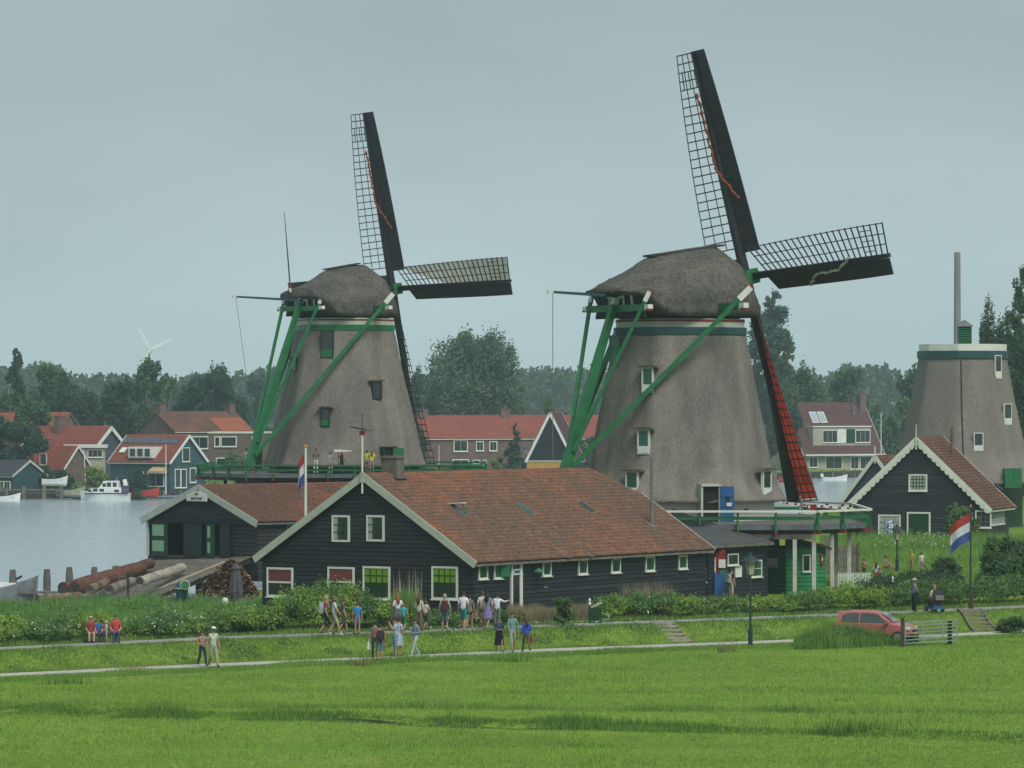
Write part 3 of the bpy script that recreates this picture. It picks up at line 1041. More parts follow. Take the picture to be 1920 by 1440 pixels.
def leaf(x0, x1, m, panels=None, d0=.1, ang=0.0):
    a, b = uv(HF, x0, 1000)[0], uv(HF, x1, 1000)[0]
    o = HF.mb([(a, b, fl + .02, 3.44, d0, d0 + .06)]).build('door_leaf', m, hall)
    if panels:
        w = b - a
        for v0, v1 in ((fl + .28, fl + .95), (fl + 1.25, fl + 1.95)):
            c = MB().box(HF.pt(a + w * panels[0] + w * (panels[1] - panels[0]) / 2, (v0 + v1) / 2, d0 + .075), (w * (panels[1] - panels[0]), .03, v1 - v0), HF.rot)
            q = c.build('door_panel', mat('pale_green_panel', (0.22, 0.42, 0.25), .5, c2=(0.2, .38, .23), scale=1), o)
NAVYD = paint('navy_door', (.006, .018, .026), .5, .15)
leaf(287, 317, GREEN_D, (.08, .78), .08)
leaf(348, 382, NAVYD, None, .12)
leaf(391, 407, GREEN_D, (.22, .5), .16)
leaf(418, 436, NAVYD, None, .2)
u, v = uv(hw['right'], 548, 985)
hw['right'].window(u, 2.75, .9, .62, cols=4, rows=2, fm=STEEL, fw=.05, sill=False)
# name board
def text_mesh(name, s, size, m, parent, M, extr=0.006, align='CENTER'):
    cu = bpy.data.curves.new('lettering', 'FONT')
    cu.body = s
    cu.size = size
    cu.extrude = extr
    cu.align_x = align
    cu.align_y = 'CENTER'
    cu.resolution_u = 2
    ob = bpy.data.objects.new('lettering_source', cu)
    COL.objects.link(ob)
    dg = bpy.context.evaluated_depsgraph_get()
    me = bpy.data.meshes.new_from_object(ob.evaluated_get(dg))
    bpy.data.objects.remove(ob)
    bpy.data.curves.remove(cu)
    me.materials.clear()
    me.materials.append(m)
    o = link(name, me, parent)
    o.matrix_basis = M
    return o
u0, v1 = uv(HF, 360, 921)
u1, v0 = uv(HF, 398, 940)
bd = MB()
bd.prism([(u0, v0), (u1, v0), (u1, v0 + (v1 - v0) * .62), ((u0 + u1) / 2 + .25, v1), ((u0 + u1) / 2 - .25, v1), (u0, v0 + (v1 - v0) * .62)], 'y', -.46, -.41)
board = bd.build('name_board', WHITE, hall)
TM = Matrix.Translation((0, -.475, 0)) @ Matrix.Rotation(R(90), 4, 'X')
um = (u0 + u1) / 2
text_mesh('lettering', 'HET', .2, BLACKB, board, Matrix.Translation((um, -.47, v0 + (v1 - v0) * .72)) @ Matrix.Rotation(R(90), 4, 'X'))
text_mesh('lettering', 'JONGE SCHAAP', .235, BLACKB, board, Matrix.Translation((um, -.47, v0 + (v1 - v0) * .27)) @ Matrix.Rotation(R(90), 4, 'X') @ Matrix.Diagonal((.62, 1, 1, 1)))

# ------------------------------------------------------------------ windmills
def thatch(name, c, c2, c3):
    m = mat(name, c, 0.95, c2=c2, scale=0.75, stretch=(1, 1, .2), fine=.2, fscale=13, bump=.9, bscale=24, spec=.1, lo=.36, hi=.66, detail=8)
    return m
TH1 = thatch('thatch_one', (0.140, 0.130, 0.116), (0.215, 0.197, 0.166), None)
TH2 = thatch('thatch_two', (0.140, 0.131, 0.117), (0.222, 0.202, 0.169), None)
TH3 = thatch('thatch_three', (0.165, 0.15, 0.135), (0.205, 0.185, 0.162), None)
THC = mat('thatch_cap', (0.066, 0.065, 0.061), .95, c2=(0.115, 0.107, 0.092), scale=.7, fine=.35, fscale=5, bump=.9, bscale=12, spec=.1, lo=.3, hi=.72, detail=8)
THM = mat('thatch_moss', (0.075, 0.07, 0.05), .95, c2=(0.11, 0.105, 0.06), scale=1.0, fine=.3, fscale=6, bump=.8, bscale=14, spec=.1)
SAILB = mat('sail_black', (0.011, 0.012, 0.018), .55, c2=(0.02, 0.021, 0.026), scale=1.5, spec=.4)
BARM = mat('lattice_bar', (0.035, 0.031, 0.045), .7, c2=(0.05, 0.045, 0.055), scale=2)
REDC = mat('red_sailcloth', (0.72, 0.085, 0.03), .8, c2=(0.6, 0.06, 0.024), scale=2.0, fine=.15, trans=.45)
GREYC = mat('grey_sailcloth', (0.72, 0.7, 0.62), .85, c2=(0.58, 0.57, 0.5), scale=1.4, fine=.1, trans=.5)
ROPE = mat('rope', (0.2, 0.18, 0.15), .9, c2=(.14, .12, .1), scale=4)

def octa(n, a0, soft=.28):
    st = 2 * math.pi / n
    def f(a):
        q = ((a - a0) % st) - st / 2
        return (1 - soft) * (1 / math.cos(q)) * math.cos(st / 4) + soft
    return f

def mill_body(t, prof, n, a0, m, R_seed):
    # prof rows (z, apothem), fine rings
    zs = np.linspace(prof[0][0], prof[-1][0], 44)
    rs = np.interp(zs, [p[0] for p in prof], [p[1] for p in prof])
    # smooth the profile
    for _ in range(6):
        rs[1:-1] = rs[1:-1] * .5 + (rs[:-2] + rs[2:]) * .25
    seg = 96
    sh = octa(n, a0)
    v, f = [], []
    rg = np.random.default_rng(R_seed)
    for i, (z, r) in enumerate(zip(zs, rs)):
        for k in range(seg):
            a = 2 * math.pi * k / seg
            q = r * sh(a) + rg.normal(0, .012)
            v.append((q * math.cos(a), q * math.sin(a), z + (rg.normal(0, .03) if i == 0 else 0)))
    # underside lip of the thatch
    for k in range(seg):
        a = 2 * math.pi * k / seg
        q = (rs[0] - .45) * sh(a)
        v.append((q * math.cos(a), q * math.sin(a), zs[0] - .02))
    nr = len(zs)
    for i in range(nr - 1):
        for k in range(seg):
            a, b = i * seg + k, i * seg + (k + 1) % seg
            f.append((a, b, b + seg, a + seg))
    for k in range(seg):
        a, b = k, (k + 1) % seg
        f.append((nr * seg + k, nr * seg + (k + 1) % seg, b, a))
    f.append(tuple((nr - 1) * seg + k for k in range(seg)))
    b = MB()
    b.v, b.f, b.m = v, f, [0] * len(f)
    return b.build('thatched_body', m, t, smooth=True), lambda z: float(np.interp(z, zs, rs))

def ring(name, m, t, r, z0, z1, n, a0, parent=None, th=.0):
    sh = octa(n, a0, .3)
    return MB().lathe([(r, z0), (r, z1)], 96, shape=sh).build(name, m, parent or t)

def mill_window(t, rad, x0, y0, x1, y1, C, D, n, a0, fm=None, gm=None, lower=None, hood=True, depth=.14):
    """a window let into the thatch on the near side; pixel box in the photo"""
    cxp, cyp = (x0 + x1) / 2, (y0 + y1) / 2
    s = K / D
    lx = (cxp - C) / s * .975
    z = pz(cyp, D) - t.location.z
    r = rad(z)
    lx = max(-r * .97, min(r * .97, lx))
    # bisect along the sight line for the distance at which the thatch is met
    a = -math.acos(max(-1, min(1, lx / r)))
    q = r * octa(n, a0)(a)
    a = -math.acos(max(-1, min(1, lx / q)))
    nn = Vector((math.cos(a), math.sin(a), 0))
    p = nn * q + Vector((0, 0, z))
    slope = (rad(z + .8) - rad(z - .8)) / 1.6
    fw_, hh = (x1 - x0) / s, (y1 - y0) / s
    fw_ = max(.45, min(1.0, fw_ / max(.35, abs(nn.y)))) if fw_ < 1 else fw_
    u = Vector((-nn.y, nn.x, 0))
    w = Wall(t, p - Vector((0, 0, hh / 2)) + nn * (.06), u, nn)
    o = w.window(0, 0, fw_, hh, fm=fm or WHITE, gm=gm or GLASS, fw=.07, sill=False, d=depth - .05)
    if lower:
        w.box('lower_panel', lower, -fw_ / 2, fw_ / 2, 0, hh * .3, .02, depth + .03, o)
    if hood:
        h_ = MB()
        h_.prism([(-fw_ / 2 - .32, 0), (fw_ / 2 + .32, 0), (fw_ / 2 + .12, .1), (-fw_ / 2 - .12, .1)], 'y', -.32, .1)
        ho = h_.build('thatch_hood', THM, o)
        ho.matrix_basis = Matrix.Translation(w.pt(0, hh + .06, -.05)) @ w.rot.to_4x4()
    return o

def cap(t, d, lat, st, m, zc):
    """thatched cap; st rows: (x', half width, base z, top z, roundness)"""
    b = MB()
    nseg = 22
    xs = np.linspace(st[0][0], st[-1][0], 30)
    cols = [np.interp(xs, [q[0] for q in st], [q[k] for q in st]) for k in range(1, 5)]
    for c in cols[:3]:
        for _ in range(2):
            c[1:-1] = c[1:-1] * .6 + (c[:-2] + c[2:]) * .2
    rg = np.random.default_rng(5)
    rows = []
    for x, w, zb, zt, rd in zip(xs, *cols):
        row = []
        for k in range(nseg + 1):
            a = math.pi * k / nseg
            cx, sx = math.cos(a), math.sin(a)
            q = 1 - abs(2 * k / nseg - 1)
            yy = w * float(np.interp(q, [0, .28, .66, 1], [1, .975, .6, 0])) * (1 if k * 2 < nseg else -1)
            zz = zb + (zt - zb) * float(np.interp(q, [0, .28, .66, 1], [0, .36, .77, 1]))
            p = d * x + lat * yy + Vector((0, 0, zz))
            row.append(p + Vector((rg.normal(0, .012), rg.normal(0, .012), rg.normal(0, .012))))
        rows.append(row)
    vs = [p for r in rows for p in r]
    n1 = nseg + 1
    fs = []
    for i in range(len(rows) - 1):
        for k in range(nseg):
            fs.append((i * n1 + k, i * n1 + k + 1, (i + 1) * n1 + k + 1, (i + 1) * n1 + k))
        fs.append((i * n1 + nseg, i * n1, (i + 1) * n1, (i + 1) * n1 + nseg))
    fs.append(tuple(range(n1))[::-1])
    e = (len(rows) - 1) * n1
    fs.append(tuple(range(e, e + n1)))
    b.add(vs, fs)
    o = b.build('cap', m, t, smooth=True)
    return o

def sails(t, hub, d, lat, tilt, phi, Rr, specs):
    """four sails on the wind shaft; e = along the stock, q = trailing direction, dn = towards the wind"""
    dn = (d * math.cos(tilt) + Vector((0, 0, math.sin(tilt)))).normalized()
    up = (Vector((0, 0, math.cos(tilt))) - d * math.sin(tilt)).normalized()
    u = (up * math.cos(phi) - lat * math.sin(phi)).normalized()
    v = (lat * math.cos(phi) + up * math.sin(phi)).normalized()
    dirs = [(u, -v), (v, u), (-u, v), (-v, -u)]
    for k, (e, q) in enumerate(dirs):
        sp = specs[k]
        off = dn * (.18 if k % 2 else -.18)
        h = hub + off
        st = MB()
        st.beam(h - e * .35, h + e * Rr, .36, .42, .2, .22, up=tuple(dn))
        stock = st.build('sail', SAILB, t)
        tw = lambda r: R(34.0 - 17.0 * (r / Rr) - 20.0 * (r / Rr) ** 2)
        wl_ = lambda r: 1.82 - .24 * (r / Rr)
        def bdir(r):
            a = tw(r)
            return (q * math.cos(a) - dn * math.sin(a)).normalized()
        r0 = 1.55
        nb = 24
        rs = [r0 + (Rr - r0 - .06) * i / (nb - 1) for i in range(nb)]
        for r in rs:
            bd_ = bdir(r)
            p = h + e * r
            bb('bar', BARM, stock, p - bd_ * .1, p + bd_ * (wl_(r) + .05), .06, .05, up=tuple(dn))
        for fr in (.36, .68, 1.0):
            pts = [h + e * r + bdir(r) * wl_(r) * fr - dn * .035 for r in rs]
            MB().tube(pts, .026, 5).build('lath', BARM, stock)
        # short stiffeners near the tip
        for fr in (.2, .52, .84):
            a, b_ = rs[-5], rs[-3]
            bb('stiffener', BARM, stock, h + e * a + bdir(a) * wl_(a) * fr, h + e * b_ + bdir(b_) * wl_(b_) * fr, .04, .04, up=tuple(dn))
        # leading board
        bm_ = MB()
        ra = [1.25 + (Rr - 1.25) * i / 12 for i in range(13)]
        vs, fs = [], []
        for r in ra:
            bd_ = bdir(r)
            nn = e.cross(bd_).normalized() * .03
            i0 = h + e * r - bd_ * .12
            i1 = h + e * r - bd_ * (1.06 - .12 * r / Rr) + dn * .05
            vs += [i0 - nn, i1 - nn, i1 + nn, i0 + nn]
        for i in range(12):
            for j in range(4):
                a = i * 4 + j
                b_ = i * 4 + (j + 1) % 4
                fs.append((a, b_, b_ + 4, a + 4))
        fs += [(3, 2, 1, 0), (48, 49, 50, 51)]
        bm_.add(vs, fs)
        bm_.build('leading_board', SAILB, stock)
        if sp.get('cloth'):
            m, f0, f1, w0, w1 = sp['cloth']
            nr, nc = 26, 8
            vs, fs = [], []
            for i in range(nr + 1):
                r = r0 + (Rr - r0) * (f0 + (f1 - f0) * i / nr)
                for j in range(nc + 1):
                    tt = i / nr
                    ww = w0 + (w1 - w0) * min(1, tt * 2.2)
                    lo_ = sp.get('inner', .06)
                    if sp.get('root'):
                        lo_ = 1 - min(1, tt * 2.8) ** .7 * (1 - lo_)
                    c = lo_ + (ww - lo_) * j / nc
                    sag = .10 * math.sin(math.pi * j / nc) * (0.6 + .4 * math.sin(i * 1.7))
                    vs.append(h + e * r + bdir(r) * wl_(r) * c + dn * (.05 + .02 * math.sin(i * 2.1 + j)) - dn * sag * .3)
            for i in range(nr):
                for j in range(nc):
                    a = i * (nc + 1) + j
                    fs.append((a, a + 1, a + nc + 2, a + nc + 1))
            MB().add(vs, fs).build('sail_cloth', m, stock, smooth=True, fix=False)
        if sp.get('furl'):
            m, path, rad = sp['furl']
            pts, rr = [], []
            for i in range(40):
                s = i / 39 * (len(path) - 1)
                j = min(int(s), len(path) - 2)
                w_ = s - j
                r = path[j][0] * (1 - w_) + path[j + 1][0] * w_
                c = path[j][1] * (1 - w_) + path[j + 1][1] * w_
                bd_ = bdir(r)
                pts.append(h + e * r + bd_ * c - dn * (.27 + .03 * math.sin(i * 1.3)) + bd_ * .03 * math.sin(i * .9))
                rr.append(rad * (.75 + .35 * math.sin(i * 2.3)))
            MB().tube(pts, rr, 7).build('furled_cloth', m, stock, smooth=True)
    sh = MB()
    sh.tube([hub - dn * 3.2, hub + dn * .5], [.34, .34], 12)
    sh.build('wind_shaft', BLACKB, t)
    po = MB()
    po.box(hub, (.75, .75, .75), Matrix((u, v, dn)).transposed())
    po.build('poll_end', GREEN, t)

def tail_frame(t, d, lat, zs, g):
    """beams that turn the cap: g gives the heights and reaches in metres"""
    tl = -d
    P = lambda r, y, z: tl * r + lat * y + Vector((0, 0, z))
    zl, zsh = g['zl'], g['zsh']
    xl, yl, xs_, ys_ = g['xl'], g['yl'], g['xs'], g['ys']
    o = MB().beam(P(-xl, -yl, zl), P(-xl, yl, zl), .32, .36).build('long_cross_beam', GREEN, t)
    for s in (-1, 1):
        bb('beam_end', WHITE, o, P(-xl, s * yl, zl), P(-xl, s * (yl + .42), zl + .02), .3, .3)
        bb('beam_end_stripe', RED, o, P(-xl, s * (yl + .12), zl - .12), P(-xl, s * (yl + .43), zl - .12), .32, .1)
    o2 = MB().beam(P(xs_, -ys_, zsh), P(xs_, ys_, zsh), .3, .34).build('short_cross_beam', GREEN, t)
    for s in (-1, 1):
        bb('beam_end', WHITE, o2, P(xs_, s * ys_, zsh), P(xs_, s * (ys_ + .35), zsh + .02), .28, .26)
        bb('beam_end_stripe', RED, o2, P(xs_, s * (ys_ + .1), zsh - .1), P(xs_, s * (ys_ + .36), zsh - .1), .3, .09)
    foot = P(g['fr'], 0, g['fz'])
    top = P(g['tr'], 0, g['tz'])
    tp = MB().beam(top, foot, .28, .32, .42, .48).build('tail_pole', GREEN, t)
    bb('tail_pole_head', WHITE, tp, top + (top - foot).normalized() * .02, top + (top - foot).normalized() * .5, .3, .3)
    for s in (-1, 1):
        e = P(-xl, s * (yl - .2), zl + .35)
        f = P(g['fr'] - .35, s * .3, g['fz'] + .75)
        b = MB().beam(e, f, .22, .24).build('long_brace', GREEN, t)
        x = (e - f).normalized()
        bb('brace_head', WHITE, b, e, e + x * .85, .28, .3)
        bb('brace_tip', RED, b, e + x * .85, e + x * .93, .32, .34)
        e = P(xs_, s * (ys_ - .15), zsh + .3)
        f = P(g['fr'] - .55, s * .25, g['fz'] + 1.6)
        b = MB().beam(e, f, .16, .17).build('short_brace', GREEN, t)
        x = (e - f).normalized()
        bb('brace_head', WHITE, b, e, e + x * .6, .2, .22)
        bb('brace_tip', RED, b, e + x * .6, e + x * .67, .3, .3)
    # gable boarding between the thatch flaps at the tail
    xg = g.get('xg', xs_ - .25)
    zt = g.get('zg', zsh + 1.2)
    yg = g.get('yg', 1.5)
    gb = MB()
    gp = [P(xg, -yg, zsh - .5), P(xg, yg, zsh - .5), P(xg, yg * .8, zt), P(xg, -yg * .8, zt)]
    gq = [p - tl * .15 for p in gp]
    gb.add(gp + gq, [(0, 1, 2, 3), (7, 6, 5, 4), (0, 4, 5, 1), (1, 5, 6, 2), (2, 6, 7, 3), (3, 7, 4, 0)])
    gbo = gb.build('tail_boarding', BLACKB, t)
    for yy in (-.75, .55, 1.35):
        bb('tail_post', WHITE, gbo, P(xg + .12, yy, zsh + .15), P(xg + .12, yy * .9, zt - .1), .1, .1)
    bb('tail_rail', WHITE, gbo, P(xg + .16, -.8, zsh + .55), P(xg + .16, .5, zsh + .55), .1, .1)
    bb('tail_rail', RED, gbo, P(xg + .13, -.2, zsh + .2), P(xg + .13, -.2, zsh + .9), .1, .1)
    # brake pole with its rope
    a = P(xg - .3, .1, g['bz'] - .05)
    e = P(g['br'], g.get('by', .1), g['bz'] + .12)
    bk = MB().beam(a, e, .15, .17, .1, .12).build('brake_pole', BLUEGREEN, t)
    bb('brake_pole_tip', WHITE, bk, e, e + (e - a).normalized() * .3, .14, .14)
    MB().tube([e, e - Vector((g.get('rx', 0), 0, g['rope']))], .018, 5).build('brake_rope', ROPE, bk)

def stage(t, poly, z, m_rail, m_top, rail_h=.62, out=.3, posts=True, step=1.9, deck=WOOD, ground=-20, legs=(), skip=None):
    n = len(poly)
    b = MB().prism(poly, 'z', z - .12, z)
    dk = b.build('stage_deck', deck, t)
    b = MB().prism([(x * .985, y * .985) for x, y in poly], 'z', z - .42, z - .121)
    b.build('stage_joists', WOODD, t)
    rails_t, rails_m, rails_b = [], [], []
    for i in range(n):
        if skip and i in skip:
            continue
        p, q = Vector((*poly[i], z)), Vector((*poly[(i + 1) % n], z))
        e = (q - p)
        ln = e.length
        e.normalize()
        nn = Vector((e.y, -e.x, 0))
        if nn.dot(p + q) < 0:
            nn = -nn
        m = max(1, int(round(ln / step)))
        for j in range(m + 1):
            if j == m and not (skip and (i + 1) % n in skip):
                continue
            c = p + e * (ln * j / m)
            bb('rail_post', m_rail, dk, c - Vector((0, 0, .25)) + nn * .02, c + nn * out + Vector((0, 0, rail_h)), .1, .12, up=tuple(nn))
            bb('rail_strut', m_rail, dk, c + nn * (out + .05) - Vector((0, 0, .3)), c + nn * (out * .8) + Vector((0, 0, rail_h * .6)), .07, .07, up=tuple(nn))
            bb('post_foot', RED, dk, c - Vector((0, 0, .36)) + nn * .0, c - Vector((0, 0, .36)) + nn * .42, .12, .12)
        up_ = Vector((0, 0, 1))
        bb('top_rail', m_top, dk, p + nn * out + up_ * rail_h - e * .1, q + nn * out + up_ * rail_h + e * .1, .14, .1)
        bb('mid_rail', m_rail, dk, p + nn * out * .55 + up_ * rail_h * .5, q + nn * out * .55 + up_ * rail_h * .5, .08, .16)
        bb('edge_board', LEAD, dk, p + nn * .04 - up_ * .1, q + nn * .04 - up_ * .1, .06, .26)
    return dk
# ---- the near mill
D2, C2 = 213.0, 1275.0
s2 = K / D2
g2 = (1.0 + H * (247.0 / 213.0 - 1)) / (247.0 / 213.0)   # drafted at 213 m, then set at its true size 247 m away (end of this block)
zz2 = lambda y: pz(y, D2) - g2
mill2 = thing('windmill', 'larger windmill with one red clothed sail and blue stage door', 'windmill', (px(C2, D2), D2, g2), 0, 'windmills with sails')
al = math.atan2(.53, .848)
d2 = Vector((math.cos(al), math.sin(al), 0))
l2 = Vector((d2.y, -d2.x, 0))
prof2 = [(zz2(938), 203 / s2), (zz2(925), 194 / s2), (zz2(905), 184 / s2), (zz2(880), 175 / s2), (zz2(823), 163 / s2), (zz2(727), 144 / s2), (zz2(628), 124 / s2)]
a02 = math.pi / 8
b2_, rad2 = mill_body(mill2, prof2, 8, a02, TH2, 1)
zt2 = zz2(628)
ring('collar', BLUEGREEN, mill2, 3.36, zt2 - .02, zt2 + .34, 8, a02)
rg_ = ring('white_band', TRIM, mill2, 3.24, zt2 + .34, zt2 + .76, 8, a02)
ring('red_band', RED, mill2, 3.27, zt2 + .62, zt2 + .72, 8, a02, parent=rg_)
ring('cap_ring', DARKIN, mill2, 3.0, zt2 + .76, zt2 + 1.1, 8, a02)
sz2 = zz2(973)
# white boarded base above the stage
ring('base_wall', mat('white_boards', (0.78, 0.77, 0.70), .7, c2=(0.66, 0.64, 0.58), scale=1.2, stretch=(1, 1, 6), fine=.12), mill2, 4.75, sz2 - .05, zz2(936), 8, a02)
ring('substructure', BLACKB, mill2, 5.0, 0, sz2 - .5, 8, a02)
zb = zt2 + .92
cap(mill2, d2, l2, [(-4.55, 1.7, zb + 1.15, zb + 1.35, .8), (-3.9, 2.3, zb + 1.05, zb + 1.75, .8), (-3.35, 2.6, zb + .95, zb + 2.1, .8), (-2.9, 2.85, zb + .05, zb + 2.4, .8), (-1.9, 3.25, zb - .05, zb + 3.0, .85), (0, 3.4, zb - .05, zb + 3.35, .85), (1.9, 3.15, zb, zb + 3.62, .85), (2.6, 2.85, zb, zb + 3.35, .85), (3.3, 2.2, zb - .05, zb + 2.3, .8), (3.75, 1.6, zb - .05, zb + 1.0, .8)], THC, zb)
MB().beam(d2 * -2.0 + Vector((0, 0, zb + 2.98)), d2 * 2.5 + Vector((0, 0, zb + 3.6)), .7, .1).build('ridge_board', WOODD, mill2)
hub2 = d2 * 4.2 + Vector((0, 0, zz2(517)))
sails(mill2, hub2, d2, l2, R(13.5), R(3.6), 11.7, [
    {'furl': (mat('red_furl', (0.25, 0.055, 0.025), .85, c2=(.17, .04, .02), scale=3), [(9.6, .12), (7.4, .05), (5.6, .0), (4.0, -.9)], .085)},
    {'furl': (GREYC, [(8.9, .2), (7.6, -.35), (5.6, -.4), (4.7, -.95)], .08)},
    {'cloth': (REDC, -.02, .985, .9, 1.0), 'inner': .0},
    {}])
tail_frame(mill2, d2, l2, 0, dict(zl=zz2(578), zsh=zz2(580), xl=.15, yl=5.1, xs=3.75, ys=2.6, fr=7.05, fz=zz2(905), tr=3.95, tz=zz2(574), bz=zz2(556), br=7.6, rope=8.2, xg=3.62, zg=zz2(546), yg=2.2))
for (x0, y0, x1, y1) in ((1203, 692, 1219, 734), (1194, 806, 1211, 847)):
    mill_window(mill2, rad2, x0, y0, x1, y1, C2, D2, 8, a02, lower=WHITE, gm=GLASSG)
mill_window(mill2, rad2, 1172, 883, 1190, 923, C2, D2, 8, a02, lower=WHITE, gm=GLASSG)
mill_window(mill2, rad2, 1423, 882, 1437, 925, C2, D2, 8, a02, lower=WHITE)
mill_window(mill2, rad2, 1146, 632, 1158, 678, C2, D2, 8, a02, gm=GREEN_L, hood=False, fm=GREEN)
# stage door: dark opening with a blue leaf folded back
ang = -math.acos((1322 - C2) / s2 / 5.35)
nn = Vector((math.cos(ang), math.sin(ang), 0))
w = Wall(mill2, nn * 4.8 + Vector((0, 0, sz2)), (-nn.y, nn.x, 0), nn)
hd = (973 - 908) / s2
dw = w.mb([(-.5, -.4, 0, hd, 0, .75), (.4, .5, 0, hd, 0, .75), (-.5, .5, hd, hd + .12, -.1, .8)]).build('doorway', TRIM, mill2)
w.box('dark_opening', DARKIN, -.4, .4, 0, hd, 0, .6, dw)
lf = MB()
lf.b2(0, .66, -.03, .03, 0, hd)
leaf_ = lf.build('door_leaf', BLUE, mill2)
leaf_.matrix_basis = Matrix.Translation(w.pt(.46, .0, .8)) @ w.rot.to_4x4() @ Matrix.Rotation(R(-14), 4, 'Z')
for zz_ in (.25, .75, 1.25):
    bp('ledge', BLUE, leaf_, (.33, -.045, zz_), (.62, .03, .05))
bp('door_notice', WHITE, leaf_, (.42, -.05, .85), (.24, .02, .18))
bp('door_notice', GREEN_D, leaf_, (.36, -.05, 1.1), (.18, .02, .18))
for px_ in (1256, 1399):
    aa = -math.acos((px_ - C2) / s2 / 5.0)
    n3 = Vector((math.cos(aa), math.sin(aa), 0))
    Wall(mill2, n3 * (4.75 * octa(8, a02, .3)(aa)) + Vector((0, 0, sz2)), (-n3.y, n3.x, 0), n3).box('red_hatch', RED, -.12, .12, .42, .6, 0, .05)
poly2 = [(-8.5, -10.8), (5.9, -10.8), (8.6, -7.4), (8.6, 4), (6.5, 8), (-6.5, 8), (-9.3, 4), (-9.3, -4)]
stage(mill2, poly2, sz2, GREEN, WHITE, rail_h=.66)
for xx, dd in ((1425, -10.6), (1490, -10.6), (1526, -10.6), (1560, -8.9), (1567, -5.0), (1592, -7.2)):
    Y_ = dd
    X_ = (px(xx, 247.0 + dd * 247 / 213) - px(C2, 247.0)) * 213 / 247
    bp('stage_post', mat('post_grey', (0.48, 0.48, 0.43), .7, c2=(.36, .36, .32), scale=2), mill2, (X_, Y_, (sz2 - .42 - .3) / 2), (.19, .19, sz2 - .42 + .3))
MB().box((-1.3, -10.6, sz2 - .55), (14.2, .2, .25)).build('stage_beam', WOOD, mill2)
# red-and-white barrier rail with a small red notice on the far side of the stage
p0 = at(1468, 943, 214) - mill2.location
p1 = at(1632, 957, 214) - mill2.location
br_ = MB().beam(p0, p1, .1, .13).build('barrier_rail', WHITE, mill2)
for k in range(10):
    a, b = p0.lerp(p1, (k + .3) / 10), p0.lerp(p1, (k + .62) / 10)
    bb('red_stripe', RED, br_, a, b, .108, .1)
pn = at(1522, 951, 213.7) - mill2.location
MB().box(pn, (.5, .05, .28)).build('notice', RED, mill2)
MB().box(pn + Vector((-.13, -.03, .02)), (.09, .02, .15)).build('notice_mark', WHITE, mill2)
MB().beam(at(1500, 930, 214) - mill2.location, at(1505, 962, 214) - mill2.location, .12, .12).build('sail_chain_post', WOOD, mill2)

mill2.location = (px(C2, 247.0), 247.0, 1.0)
mill2.scale = (247.0 / 213.0,) * 3

# ---- the far mill, standing over the sawmill hall
D1, C1 = 291.0, 646.0
s1 = K / D1
g1 = .4
zz1 = lambda y: pz(y, D1) - g1
mill1 = thing('windmill', 'smaller windmill with one pale clothed sail above the sawmill hall', 'windmill', (px(C1, D1), D1, g1), 0, 'windmills with sails')
al1 = math.atan2(.64, .768)
d1 = Vector((math.cos(al1), math.sin(al1), 0))
l1 = Vector((d1.y, -d1.x, 0))
prof1 = [(zz1(874), 147 / s1), (zz1(858), 141 / s1), (zz1(840), 137 / s1), (zz1(780), 124 / s1), (zz1(700), 105 / s1), (zz1(618), 89 / s1)]
a01 = math.pi / 6 + .3
b1_, rad1 = mill_body(mill1, prof1, 6, a01, TH1, 2)
zt1 = zz1(620)
ring('collar', GREEN, mill1, 3.3, zt1 - .02, zt1 + .36, 6, a01)
rg_ = ring('white_band', TRIM, mill1, 3.2, zt1 + .36, zt1 + .82, 6, a01)
ring('red_band', RED, mill1, 3.23, zt1 + .64, zt1 + .74, 6, a01, parent=rg_)
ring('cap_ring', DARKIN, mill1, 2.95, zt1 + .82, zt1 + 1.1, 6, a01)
sz1 = zz1(886)
ring('base_wall', BLACKB, mill1, 4.9, sz1 - .05, zz1(872), 6, a01)
ring('green_plinth', GREEN_D, mill1, 5.0, sz1, sz1 + .28, 6, a01)
ring('substructure', BLACKB, mill1, 7.2, 0, sz1 - .45, 6, a01)
zb = zt1 + .95
cap(mill1, d1, l1, [(-4.0, 2.0, zb + 1.3, zb + 1.9, .8), (-3.6, 2.35, zb + 1.05, zb + 2.05, .8), (-3.2, 2.5, zb + .95, zb + 2.2, .8), (-2.8, 2.75, zb + .05, zb + 2.45, .8), (-1.7, 3.1, zb - .05, zb + 3.15, .85), (0, 3.3, zb - .05, zb + 3.5, .85), (1.6, 3.0, zb, zb + 3.62, .85), (2.3, 2.65, zb, zb + 3.35, .85), (3.0, 2.1, zb - .05, zb + 2.3, .8), (3.5, 1.5, zb - .05, zb + 1.0, .8)], THC, zb)
MB().beam(d1 * -1.7 + Vector((0, 0, zb + 3.2)), d1 * 1.2 + Vector((0, 0, zb + 3.66)), .5, .08).build('ridge_board', WOODD, mill1)
hub1 = d1 * 4.35 + Vector((0, 0, zz1(540)))
sails(mill1, hub1, d1, l1, R(10.5), R(1.3), 12.3, [
    {'furl': (mat('red_furl', (0.25, 0.055, 0.025)), [(9.7, .12), (7.6, .05), (6.0, .0), (4.2, -.9)], .085)},
    {'cloth': (GREYC, .05, .985, 1.0, 1.0), 'inner': .08, 'root': True},
    {'furl': (mat('red_furl', (0.25, 0.055, 0.025)), [(9.7, .1), (8.2, .0), (6.0, -.6), (4.2, -.95)], .06)},
    {}])
tail_frame(mill1, d1, l1, 0, dict(zl=zz1(580), zsh=zz1(580), xl=.1, yl=4.55, xs=3.72, ys=2.15, fr=8.1, fz=zz1(872), tr=3.8, tz=zz1(570), bz=zz1(564), br=9.6, by=.6, rope=5.6, rx=-.75, xg=3.5, zg=zz1(548), yg=2.0))
